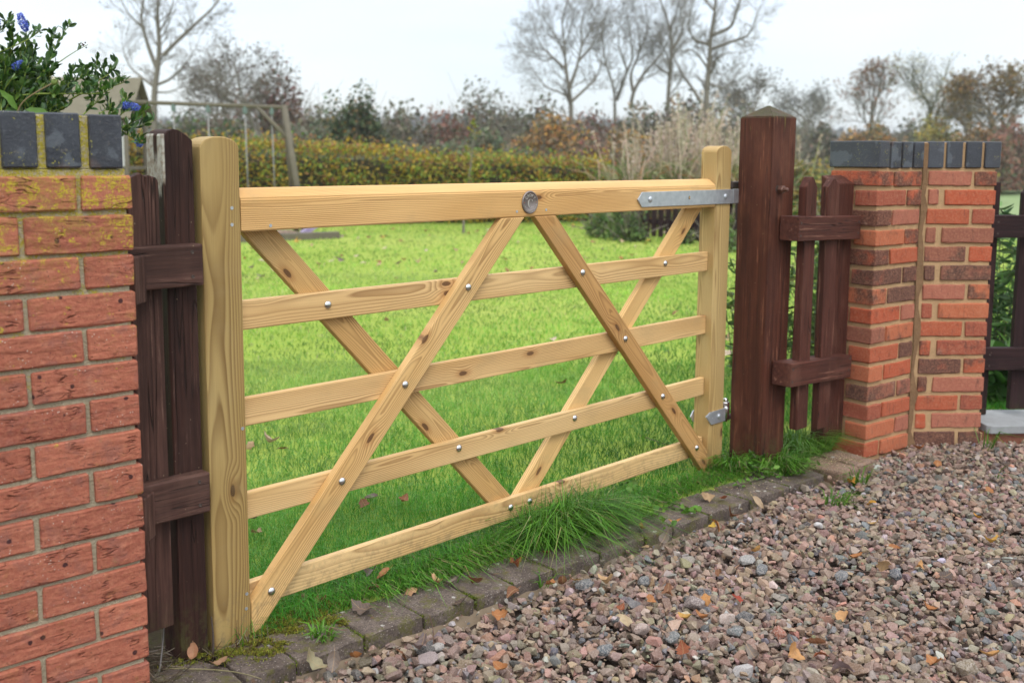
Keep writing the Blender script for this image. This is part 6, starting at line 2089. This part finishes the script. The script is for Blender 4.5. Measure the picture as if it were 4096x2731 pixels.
LM = [leaf_mesh(i, .046, (.016, .020, .013, .018)[i % 4], i % 2 == 1, (.5, .15, .9, -.3)[i % 4], (.5, .2, .9, -.35, .65)[i % 5]) for i in range(10)]
OR, BRN, TAN, GRY_, YL, RDB, DK = (.36, .145, .048), (.19, .08, .038), (.38, .255, .14), (.20, .165, .14), (.52, .34, .045), (.27, .075, .032), (.075, .058, .052)
LV_ = [  # x, y, scale, colour, surface height, label
    (1.063, -.17, 1.25, GRY_, .012, 'large folded grey beige leaf on the kerb below the grass tuft'),
    (1.100, -.215, .85, DK, .008, 'dark grey leaf next to the folded beige leaf on the kerb'),
    (1.202, -.160, .95, TAN, .014, 'pale beige leaf on the kerb at the right of the tuft'),
    (1.190, -.235, .90, GRY_, .010, 'brown grey curled leaf on the kerb edge below the tuft'),
    (1.288, -.232, .95, OR, .010, 'flat orange leaf on the kerb right of the tuft'),
    (1.414, -.275, 1.0, (.50, .22, .06), .010, 'bright orange lobed leaf on the front of the kerb'),
    (.908, -.165, .75, BRN, .012, 'small brown leaf in the grass edge left of the tuft'),
    (.791, -.150, 1.0, RDB, .010, 'rust leaf with a long stalk on the kerb joint'),
    (.668, -.262, 1.15, BRN, -.005, 'curled brown leaf leaning on the kerb face'),
    (.796, -.290, .95, OR, -.015, 'orange leaf propped against the kerb'),
    (.830, -.305, 1.0, BRN, -.018, 'brown orange leaf at the foot of the kerb'),
    (.876, -.315, .80, (.55, .30, .06), -.018, 'amber leaf at the foot of the kerb by the dark stone'),
    (.910, -.401, 1.35, (.52, .34, .18), -.012, 'long pale orange curled leaf in the gravel'),
    (1.232, -.300, 1.05, TAN, -.012, 'tan leaf tucked under the kerb edge'),
    (1.300, -.315, 1.20, GRY_, -.006, 'large ribbed beige leaf at the kerb below the orange leaf'),
    (1.701, -.205, 1.15, TAN, .010, 'wide tan leaf on the kerb near the hinge end'),
    (1.732, -.255, .95, RDB, .010, 'red brown leaf on the kerb near the hinge end'),
    (1.672, -.330, 1.1, BRN, -.012, 'brown leaf hanging over the kerb edge'),
    (1.548, -.345, 1.2, OR, -.012, 'ragged orange leaf in the gravel beside the kerb'),
    (1.515, -.350, .8, YL, -.014, 'yellow leaf half under the ragged orange one'),
    (1.436, -.569, .95, (.55, .30, .10), -.012, 'peach coloured leaf on the large pale grey stone'),
    (1.086, -.720, .95, (.30, .035, .020), -.010, 'deep red leaf with a yellow base in the gravel'),
    (.916, -.724, .9, OR, -.012, 'orange leaf pointing up beside the pink granite'),
    (1.027, -.662, .85, (.44, .20, .06), -.012, 'orange leaf beside the speckled mauve stone'),
    (.888, -.690, 1.0, (.52, .30, .07), -.014, 'yellow orange curled leaf in the middle gravel'),
    (.732, -.794, 1.05, RDB, -.012, 'folded red brown leaf near the bottom middle'),
    (1.198, -.589, .9, BRN, -.012, 'dark brown leaf above the near black stone'),
    (.983, -.562, 1.0, BRN, -.012, 'thin brown curled leaf in the gravel'),
    (.816, -.428, 1.1, DK, -.012, 'dark crumpled leaf near the kerb foot'),
    (.550, -.333, 1.0, OR, -.014, 'pale orange leaf on the concrete bed'),
    (.344, -.544, 1.1, OR, -.012, 'orange leaf at the bottom edge left of centre'),
    (.613, -.788, 1.2, RDB, -.012, 'long red brown leaf at the bottom edge'),
    (.818, -.945, 1.2, GRY_, -.008, 'veined grey leaf beside the white speckled stone'),
    (.766, -.584, 1.4, (.46, .36, .22), -.004, 'long twisted straw coloured leaf in the gravel'),
    (.806, -.536, .8, RDB, -.013, 'small dark red leaf behind the straw leaf'),
    (.909, -.561, .8, OR, -.013, 'small curled orange leaf right of the straw leaf'),
    (1.795, -.350, 1.3, (.42, .31, .20), .0, 'broad tan strap of leaf curving over the kerb foot'),
    (2.292, -.451, .9, (.55, .25, .03), -.008, 'bright orange leaf by the grass at the kerb end'),
    (2.108, -.614, 1.0, (.55, .28, .04), -.008, 'bright orange leaf on the far gravel'),
    (1.933, -.716, 1.0, (.55, .36, .14), -.010, 'pale peach leaf on the far gravel'),
    (2.224, -.936, .9, (.52, .24, .03), -.006, 'orange leaf near the right edge of the gravel'),
    (2.546, -.860, .85, OR, -.004, 'upright orange leaf in the far right gravel'),
    (2.024, -1.058, 1.15, (.56, .32, .06), -.008, 'amber leaf at the right side of the gravel'),
    (1.607, -.898, 1.35, (.58, .38, .20), -.004, 'large pale orange leaf beside the dark slate stone'),
    (1.597, -.812, 1.1, OR, -.010, 'ragged orange brown leaf above the large pale one'),
    (1.191, -.986, 1.0, (.55, .30, .13), -.008, 'smooth salmon orange leaf in the lower gravel'),
    (.990, -1.011, 1.2, BRN, -.008, 'large brown leaf with pale veins low in the gravel'),
    (.910, -1.002, 1.1, (.50, .26, .10), -.008, 'orange leaf beside the large brown leaf'),
    (.950, -1.045, .85, RDB, -.010, 'small dark leaf under the large brown leaf'),
    (1.109, -1.263, 1.1, OR, -.008, 'folded orange leaf at the bottom right'),
    (1.235, -1.345, 1.1, (.46, .24, .08), -.006, 'orange leaf beside the brown cobble'),
    (1.655, -1.066, 1.15, DK, -.008, 'dark curled leaf in the right gravel'),
    (1.400, -1.124, .9, OR, -.012, 'small orange leaf in the lower right gravel'),
    (2.756, -.582, 1.0, OR, .002, 'orange leaf on the gravel in front of the angled pier'),
    (2.864, -.459, 1.2, (.34, .12, .035), .006, 'orange brown leaf at the foot of the angled pier'),
    (2.888, -.781, 1.5, DK, .006, 'large dark crumpled leaf at the right of the gravel'),
    (1.763, -.860, .85, OR, -.010, 'small orange leaf in the mid right gravel'),
    (1.675, -.980, .75, (.52, .27, .10), -.010, 'small pale orange leaf right of the dark slate stone'),
    (.921, -1.121, 1.4, (.20, .145, .145), -.006, 'broad mauve grey leaf at the bottom edge of the gravel'),
    (.035, -.215, 1.45, (.30, .27, .16), -.005, 'large olive beige leaf leaning on the first kerb stone'),
    (.075, -.245, 1.2, GRY_, -.010, 'grey leaf beside the olive beige leaf'),
    (.506, -.225, 1.3, DK, .002, 'dark grey leaf hanging over the third kerb joint'),
    (.532, -.100, 1.0, (.52, .30, .16), .010, 'pale orange lobed leaf on the fourth kerb stone'),
    (.450, -.085, .85, (.50, .28, .15), .010, 'small pale orange leaf on the third kerb stone'),
    (.557, -.130, .95, GRY_, .010, 'grey brown leaf beside the pale orange lobed leaf'),
    (.615, -.165, 1.0, BRN, .010, 'crumpled brown leaf on the kerb at a mossy joint'),
    (.430, .010, 1.1, (.36, .16, .06), .030, 'brown orange leaf in the long grass by the bottom rail'),
    (.413, .050, 1.0, GRY_, .035, 'grey leaf caught in the grass under the bottom rail'),
    (.369, -.020, 1.0, (.16, .055, .035), .020, 'dark red leaf at the edge of the grass'),
    (.277, -.085, 1.4, (.13, .105, .09), .010, 'large dark curled leaf on the second kerb stone'),
    (.135, -.258, 1.05, OR, -.014, 'orange leaf at the foot of the second kerb stone'),
    (.166, -.275, 1.1, (.50, .42, .30), -.008, 'cream leaf standing at the foot of the second kerb stone'),
    (.270, -.335, 1.3, (.15, .115, .11), -.010, 'dark grey leaf lying over the concrete bed'),
    (.230, -.318, 1.0, BRN, -.012, 'brown leaf left of the dark grey leaf on the concrete bed'),
    (.850, .439, 1.3, (.32, .13, .06), .040, 'red brown leaf on the lawn behind the bottom rail'),
    (.743, .511, 1.0, BRN, .035, 'brown leaf on the lawn left of the red brown one'),
    (.800, .550, 1.1, GRY_, .035, 'grey violet leaf on the lawn behind the red brown one'),
    (.224, .020, .95, BRN, .012, 'brown leaf on the moss beside the front brace'),
    (.203, .075, 1.0, (.36, .18, .09), .014, 'rust leaf at the grass edge behind the front brace'),
    (.348, .544, 1.0, TAN, .030, 'tan leaf on the lawn right of the latch stile'),
    (.420, .662, 1.1, GRY_, .030, 'grey leaf on the lawn right of the latch stile'),
    (.917, 1.276, 1.2, BRN, .035, 'brown leaf on the lawn beyond the third rail'),
    (.930, 1.399, 1.7, (.46, .33, .24), .035, 'large pale leaf on the lawn beyond the third rail'),
    (.861, 1.425, 1.0, TAN, .030, 'tan leaf beside the large pale leaf on the lawn'),
    (-.164, -.010, 1.0, (.40, .20, .11), .012, 'salmon leaf on the slab by the latch post'),
    (-.145, -.095, 1.0, (.42, .25, .15), .012, 'pale brown leaf on the lichened slab'),
]
LV_ = LV_[:]
for i, (x, y, s, c, z, lab) in enumerate(LV_):
    o = obj('fallen_leaf', LM[i % len(LM)], None, (x, y, z + .006), None, c)
    s *= .92
    o.scale = (s, s, s)
    o.rotation_euler = (random.gauss(0, .36), random.gauss(0, .36), random.uniform(0, 6.28))
    tag(o, lab, 'leaf', 'fallen leaves near the gate')
for i in range(215):
    d = math.sqrt(random.uniform(4.2 ** 2, 18 ** 2)) if i % 2 else random.uniform(9.5, 18)
    u = random.uniform(-.40, .30)
    x, y = CAM.x + FH.x * d + RH.x * d * u, CAM.y + FH.y * d + RH.y * d * u
    if y < .5 or (5.0 < x < 7.7 and y > 10.2) or (x - hA.x) * hn.x + (y - hA.y) * hn.y > -.2:
        continue
    cn, cc = random.choice([('orange', OR), ('amber', (.55, .33, .06)), ('tan', TAN), ('tan', (.55, .40, .25)), ('brown', BRN), ('brown', (.26, .12, .05)), ('grey', GRY_), ('pale cream', (.58, .47, .35))])
    o = obj('fallen_leaf', LM[i % len(LM)], None, (x, y, .034), None, cc)
    s = random.uniform(.9, 1.5) * (1.25 if d > 9 else 1)
    o.scale = (s, s, s)
    o.rotation_euler = (random.gauss(0, .3), random.gauss(0, .3), random.uniform(0, 6.28))
    zone = 'lawn close behind the gate' if d < 6.5 else 'middle of the lawn' if d < 11 else 'far lawn towards the hedge'
    side = 'left' if u < -.16 else 'right' if u > .08 else 'centre'
    tag(o, 'small %s autumn leaf on the %s, %s part' % (cn, zone, side), 'leaf', 'leaves scattered over the lawn')
# pale sawdust flecks on the pavers and kerb by the hinge post
n = 320
x = np.r_[rng.normal(2.46, .07, 230), rng.uniform(1.8, 2.5, 90)]
y = np.r_[rng.normal(-.285, .05, 230), kerb_y(x[230:]) + rng.uniform(.02, .15, 90)]
V, F, Cf = merge([LEAFQ], np.zeros(n, int), rotm(n, tilt=.4), np.stack([x, y, np.where(x > 2.33, .022, .008)], 1), rng.uniform(.003, .008, n), pick([(1, (.62, .48, .29))], n, .1))
tag(obj('sawdust', mesh_np('sawdust', V, F, 'leaf', Cf)), kind='stuff')

# ================================================================== BLUE FLOWERING SHRUB BEHIND THE LEFT WALL
cb_ = thing('flowering_shrub', 'evergreen shrub with small glossy leaves and blue flower heads behind the left wall', 'shrub', (-.45, .25, 0))


def zb(X, Y, y):
    """sketch coordinates of a branch point -> metres, at depth y behind the gate line"""
    x0, z0_ = -.434 + .0001768 * X, 1.5375 - .0001804 * Y
    k_ = (y - CAM.y) / (.25 - CAM.y)
    return np.array([CAM.x + (x0 - CAM.x) * k_, y, CAM.z + (z0_ - CAM.z) * k_])


BRS = [([(-250, 720), (0, 610), (250, 490), (390, 410), (440, 340)], .25, .0023), ([(380, 980), (470, 850), (580, 690), (690, 470), (790, 300)], .27, .0022),
       ([(400, 930), (640, 740), (880, 570), (1080, 455)], .24, .0016), ([(60, 1160), (400, 1110), (850, 1090), (1250, 1075), (1400, 990)], .20, .0023),
       ([(800, 1180), (1000, 1060), (1250, 1010), (1450, 950), (1560, 910)], .22, .0022), ([(650, 1120), (850, 950), (1000, 870), (1060, 850)], .26, .0020),
       ([(900, 1090), (1180, 920), (1340, 830), (1460, 700)], .25, .0020), ([(960, 1370), (1150, 1200), (1260, 1110)], .20, .0018),
       ([(1180, 1440), (1420, 1290), (1530, 1200)], .18, .0018), ([(1380, 1430), (1560, 1290), (1610, 1230)], .19, .0015), ([(1440, 1540), (1620, 1470), (1760, 1350), (1825, 1270)], .15, .0018),
       ([(1420, 1480), (1640, 1510), (1800, 1490), (1960, 1400)], .16, .0018), ([(1420, 1480), (1560, 1590), (1700, 1680), (1760, 1715)], .15, .0014), ([(520, 1180), (560, 1000), (560, 760), (580, 480), (630, 360)], .30, .0020),
       ([(330, 1200), (340, 900), (380, 640), (330, 520)], .30, .0020), ([(700, 1150), (820, 980), (850, 800)], .24, .0017), ([(1050, 1080), (1170, 850), (1190, 700)], .27, .0016),
       ([(1000, 1050), (1040, 900), (1030, 760)], .28, .0016), ([(1240, 930), (1280, 800), (1300, 700)], .27, .0016), ([(-200, 900), (60, 700), (160, 500), (70, 260)], .30, .0022),
       ([(-300, 600), (-100, 420), (40, 330), (110, 260)], .27, .0020), ([(0, 900), (200, 720), (300, 560), (300, 330)], .28, .0020), ([(1200, 1330), (1330, 1260), (1370, 1240)], .2, .0014)]
for i in range(150):
    X0 = random.uniform(-450, 620)
    Y0 = 1350 + random.uniform(-40, 160)
    hh = random.uniform(250, 760) * (1.0 if X0 < 250 else .62)
    y = random.uniform(.20, .46)
    BRS.append(([(X0, Y0), (X0 + random.uniform(-40, 120), Y0 - hh * .5), (X0 + random.uniform(0, 260), Y0 - hh)], y, .0019))
org = np.array(cb_.location)
A_, B_, Ra, Rb, LPp, LDp, LUp = [], [], [], [], [], [], []
for pts, y, r in BRS:
    P3 = np.array([zb(X, Y, y + .02 * math.sin(i * 2 + X * .01)) for i, (X, Y) in enumerate(pts)])
    Q = along(P3, max(6, int(np.linalg.norm(np.diff(P3, axis=0), axis=1).sum() / .012)))
    A_ += list(Q[:-1])
    B_ += list(Q[1:])
    Ra += list(np.linspace(r, r * .5, len(Q) - 1))
    Rb += list(np.linspace(r, r * .5, len(Q) - 1))
    bare = r < .00165 and pts[-1] == (1080, 455)
    for i in range(1, len(Q)):
        if bare and i > len(Q) * .45 and i % 5:
            continue
        t = Q[i] - Q[i - 1]
        t /= np.linalg.norm(t)
        for _ in range(2 if i % 2 else 3):
            if _ == 2 and rng.random() < .45:
                # short side shoot with its own leaves
                sdir = t * .5 + np.array([rng.normal(0, .5), rng.normal(0, .5), .75])
                sdir /= np.linalg.norm(sdir)
                e = Q[i] + sdir * rng.uniform(.014, .034)
                A_.append(Q[i])
                B_.append(e)
                Ra.append(.0011)
                Rb.append(.0008)
                for q_ in range(5):
                    LPp.append(Q[i] + (e - Q[i]) * rng.uniform(.3, 1.0))
                    dd_ = sdir + rng.normal(0, .55, 3)
                    LDp.append(dd_ / np.linalg.norm(dd_))
                continue
            dd_ = t * .35 + np.array([0, 0, .62]) + rng.normal(0, .48, 3)
            LPp.append(Q[i])
            LDp.append(dd_ / np.linalg.norm(dd_))
V, F = tubes(A_, B_, Ra, Rb, 5)
o = bpy.data.objects.new('stems', mesh_np('stems', V - org, F, 'stem', smooth=True))
link(o, cb_)
o['kind'] = 'stuff'
# one small obovate leaf, cupped along its midrib: 8 quads
lv = []
for t, w in ((0, .03), (.25, .14), (.55, .215), (.82, .17), (1.0, .04)):
    for s in (-1, 0, 1):
        lv.append((t, s * w, (.10 * abs(s) * (w / .215)) - .16 * (t - .3) ** 2))
lv = np.array(lv)
lf_ = np.array([[i * 3 + j, (i + 1) * 3 + j, (i + 1) * 3 + j + 1, i * 3 + j + 1] for i in range(4) for j in range(2)])
LPp, LDp = np.array(LPp), np.array(LDp)
n = len(LPp)
h = rng.normal(size=(n, 3))
s_ = np.cross(LDp, h)
s_ /= np.linalg.norm(s_, axis=1, keepdims=True)
u_ = np.cross(LDp, s_)
R = np.stack([LDp, s_, u_], 2)
col = pick([(5, (0.038, 0.092, 0.016)), (4, (0.060, 0.130, 0.022)), (3, (0.025, 0.060, 0.018)), (2, (0.100, 0.180, 0.030))], n, .16)
V, F, Cf = merge([(lv, lf_)], np.zeros(n, int), R, LPp - org, rng.uniform(.0155, .0245, n), col)
o = bpy.data.objects.new('foliage', mesh_np('foliage', V, F, 'ceano', Cf, True))
link(o, cb_)
o['kind'] = 'stuff'
# flower heads: spikes of tiny blue florets
for (X, Y, y, L, r, nn, dirn) in ((262, 245, .25, .020, .0095, 360, (-.35, 0, 1)), (195, 770, .24, .017, .010, 260, (.8, 0, .3)), (1640, 1225, .18, .022, .0105, 420, (1, -.1, -.12)), (1732, 1712, .15, .010, .007, 110, (.6, 0, -.5)), (-60, 250, .26, .015, .009, 160, (-.2, 0, 1))):
    c = zb(X, Y, y)
    d = np.array(dirn) / np.linalg.norm(dirn)
    t = rng.uniform(-1, 1, nn)
    q = rng.normal(size=(nn, 3))
    q -= (q @ d)[:, None] * d
    q /= np.linalg.norm(q, axis=1, keepdims=True)
    P = c + d * (t * L)[:, None] + q * (r * np.sqrt(np.clip(1 - t * t * .85, .05, 1)) * rng.uniform(.6, 1.05, nn))[:, None]
    V, F, Cf = merge([LEAFQ], np.zeros(nn, int), rotm(nn), P - org, rng.uniform(.0040, .0065, nn), pick([(4, (0.13, 0.19, 0.62)), (3, (0.22, 0.30, 0.75)), (1, (0.07, 0.09, 0.40))], nn, .15))
    o = bpy.data.objects.new('flower', mesh_np('flower', V, F, 'flower', Cf))
    link(o, cb_)
# dry seed capsules on the bare tip
sd_ = lathe_bm([(0.0, .0022), (.0016, .0012), (.0020, 0), (.0012, -.0016), (0.0, -.002)], 7)
sme = mesh_bm('seed_capsule', sd_, m_plain('seed', (.07, .035, .03), (.12, .07, .05)), True)
for X, Y in ((965, 455), (1010, 450), (1030, 458), (1050, 430), (1060, 492), (1020, 470)):
    o = bpy.data.objects.new('seed_capsule', sme)
    link(o, cb_)
    o.location = zb(X, Y, .24) - org

# rose hip with two or three larger leaves, in front of the shrub
rs = thing('rose_stem', 'rose stem with a green hip and a few large leaves rising behind the coping', 'rose', (-.42, .14, 1.2))
ro = np.array(rs.location)
st = along([zb(120, 1400, .13), zb(180, 1230, .13), zb(400, 1080, .12), zb(590, 975, .12)], 10)
V, F = tubes(st[:-1], st[1:], np.full(9, .0016), np.full(9, .0015), 6)
o = bpy.data.objects.new('stem', mesh_np('stem', V - ro, F, m_plain('rose_stem', (.16, .11, .06), (.22, .17, .08)), smooth=True))
link(o, rs)
hip = bpy.data.objects.new('hip', mesh_bm('hip', lathe_bm([(0.0, -.0075), (.0045, -.006), (.0068, -.001), (.0066, .003), (.0042, .0062), (0.0, .0066)], 14), m_plain('hip_green', (.13, .19, .045), (.19, .24, .06), 60, .4), True))
link(hip, rs)
hip.location = zb(620, 955, .12) - ro
hip.rotation_euler = (0, .6, 0)
for i, a in enumerate((0, 1.3, 2.6, 3.9, 5.2)):
    bm = bmesh.new()
    p = [Vector((.003, -.002, .006)), Vector((.003, .002, .006)), Vector((.0095, .003, .0085 - .004 * (i % 2))), Vector((.014, 0, .003 * (i % 3))), Vector((.0095, -.003, .0085))]
    bm.faces.new([bm.verts.new(Matrix.Rotation(a, 3, 'Z') @ q) for q in p])
    sp1 = bpy.data.objects.new('sepal', mesh_bm('sepal', bm, m_plain('sepal', (.48, .44, .30), (.60, .56, .42), 50)))
    link(sp1, hip)


def big_leaf(name, par, base, tipp, wd, col, sag=.1, org_=None):
    base, tipp = np.array(base), np.array(tipp)
    d = tipp - base
    L = np.linalg.norm(d)
    d /= L
    s = np.cross(d, np.array([0.15, -0.75, 0.65]))
    s /= np.linalg.norm(s)
    u = np.cross(s, d)
    V, F = [], []
    K_ = 6
    for i in range(K_ + 1):
        t = i / K_
        w = wd * math.sin(math.pi * (t * .94 + .03)) ** .8
        for j in (-1, -.5, 0, .5, 1):
            V.append(base + d * L * t + s * w * j + u * (abs(j) * w * .28 - sag * L * (t - .5) ** 2 + .03 * L * math.sin(t * 14 + j)))
    for i in range(K_):
        for j in range(4):
            F.append((i * 5 + j, (i + 1) * 5 + j, (i + 1) * 5 + j + 1, i * 5 + j + 1))
    V = np.array(V) - (np.array(par.location) if org_ is None else org_)
    o = bpy.data.objects.new(name, mesh_np(name, V, np.array(F), 'leaf', np.tile(np.array([col]), (len(V), 1)) * rng.uniform(.9, 1.1, (len(V), 1)), True))
    return link(o, par)


big_leaf('leaf', rs, zb(240, 1310, .12), zb(570, 1360, .11), .010, (.085, .17, .025))
big_leaf('leaf', rs, zb(150, 1330, .13), zb(-60, 1090, .12), .013, (.10, .20, .022))
big_leaf('leaf', rs, zb(200, 1350, .12), zb(400, 1365, .12), .010, (.20, .25, .20))
big_leaf('leaf', rs, zb(180, 1350, .13), zb(-20, 1370, .12), .012, (.085, .155, .05))

# ================================================================== PLANTS BEHIND THE RIGHT FENCES
def leafy(name, label, base, n_st, H, spread, lsz, pal, seed, lean=(0, 0), lw=.16, cat='plant', group=None):
    q = random.Random(seed)
    t = thing(name, label, cat, base, group)
    A_, B_, R0, R1, LP1, LD1 = [], [], [], [], [], []
    for i in range(n_st):
        p0 = np.array([q.gauss(0, spread * .45), q.gauss(0, spread * .45), -.02])
        h_ = H * q.uniform(.55, 1.0)
        pts = [p0, p0 + np.array([q.gauss(0, .05) + lean[0] * .4, q.gauss(0, .05) + lean[1] * .4, h_ * .5]), p0 + np.array([q.gauss(0, .12) + lean[0], q.gauss(0, .12) + lean[1], h_])]
        Q = along(pts, 14)
        A_ += list(Q[:-1])
        B_ += list(Q[1:])
        R0 += list(np.linspace(.0035, .0015, 13))
        R1 += list(np.linspace(.0034, .0013, 13))
        for k in range(3, 14):
            for _ in range(3):
                d = np.array([q.gauss(0, 1), q.gauss(0, 1), q.gauss(.15, .55)])
                LD1.append(d / np.linalg.norm(d))
                LP1.append(Q[k] + rng.normal(0, .008, 3))
    V, F = tubes(A_, B_, R0, R1, 4)
    o = bpy.data.objects.new('stems', mesh_np('stems', V, F, 'bark_green'))
    link(o, t)
    o['kind'] = 'stuff'
    LP1, LD1 = np.array(LP1), np.array(LD1)
    m = len(LP1)
    s_ = np.cross(LD1, rng.normal(size=(m, 3)))
    s_ /= np.linalg.norm(s_, axis=1, keepdims=True)
    R = np.stack([LD1, s_, np.cross(LD1, s_)], 2)
    l2 = np.array([(t_, s * w, -.25 * t_ * t_ + .05 * abs(s)) for t_, w in ((0, .02), (.35, lw), (.7, lw * .75), (1.0, .01)) for s in (-1, 0, 1)])
    f2 = np.array([[i * 3 + j, (i + 1) * 3 + j, (i + 1) * 3 + j + 1, i * 3 + j + 1] for i in range(3) for j in range(2)])
    V, F, Cf = merge([(l2, f2)], np.zeros(m, int), R, LP1, lsz * rng.uniform(.6, 1.3, m), pick(pal, m, .16))
    o = bpy.data.objects.new('foliage', mesh_np('foliage', V, F, 'leaf', Cf, True))
    link(o, t)
    o['kind'] = 'stuff'


LG2 = [(4, (0.070, 0.130, 0.030)), (3, (0.100, 0.170, 0.040)), (2, (0.050, 0.090, 0.028)), (1, (0.17, 0.19, 0.07))]
leafy('garden_plant', 'leafy green shrub seen between the hinge stile and the hinge post', (3.22, .62, 0), 12, .86, .13, .055, LG2, 1)
leafy('garden_plant', 'leafy green shrub behind the first picket of the right panel', (3.55, .52, 0), 18, .88, .20, .060, LG2, 2)
leafy('garden_plant', 'tall green stems behind the end post of the right panel', (3.85, .50, 0), 14, 1.0, .18, .060, LG2, 3)
leafy('garden_plant', 'drooping willow leaved bush behind the dark fence at the right edge', (4.50, -.15, 0), 24, .98, .24, .085, [(4, (0.075, 0.15, 0.045)), (3, (0.11, 0.20, 0.06)), (2, (0.045, 0.095, 0.03))], 4, lw=.12)
leafy('garden_plant', 'low broad leaved plant behind the grey slab', (4.03, -.34, 0), 8, .30, .14, .095, [(3, (0.065, 0.155, 0.035)), (2, (0.10, 0.21, 0.05))], 5, lw=.32)
leafy('garden_plant', 'light green bushy weeds beyond the dark fence at the right', (6.2, -.35, 0), 26, .80, .40, .06, LG2, 6)
# weeds at the foot of the hinge post
leafy('weed', 'small leafy weed growing at the left foot of the hinge post', (2.06, -.115, 0), 7, .12, .045, .020, BG_, 8, lw=.30, group='weeds by the hinge post')
leafy('weed', 'low chickweed sprawling on the kerb before the hinge post', (2.16, -.21, 0), 8, .07, .06, .016, BG_, 9, lw=.34, group='weeds by the hinge post')
leafy('weed', 'clover like weeds at the grass edge right of the tuft', (1.50, .00, 0), 14, .06, .10, .022, BG_, 10, lw=.38, group='weeds by the hinge post')

# ------------------------------------------------------------------ thin autumn haze
HAZE = 0.0008
hz = box_bm(1400, 1400, 27, 0)
bmesh.ops.translate(hz, verts=hz.verts[:], vec=(330, 330, 27 / 2 - 1.3))
g = G('haze')
pv = g.t.nodes.new('ShaderNodeVolumePrincipled')
pv.inputs['Color'].default_value = (0.86, 0.91, 0.96, 1)
pv.inputs['Density'].default_value = HAZE
g.t.links.new(pv.outputs[0], g.out.inputs['Volume'])
if HAZE > 0:
    tag(obj('haze', mesh_bm('haze', hz, g.m)), kind='stuff')
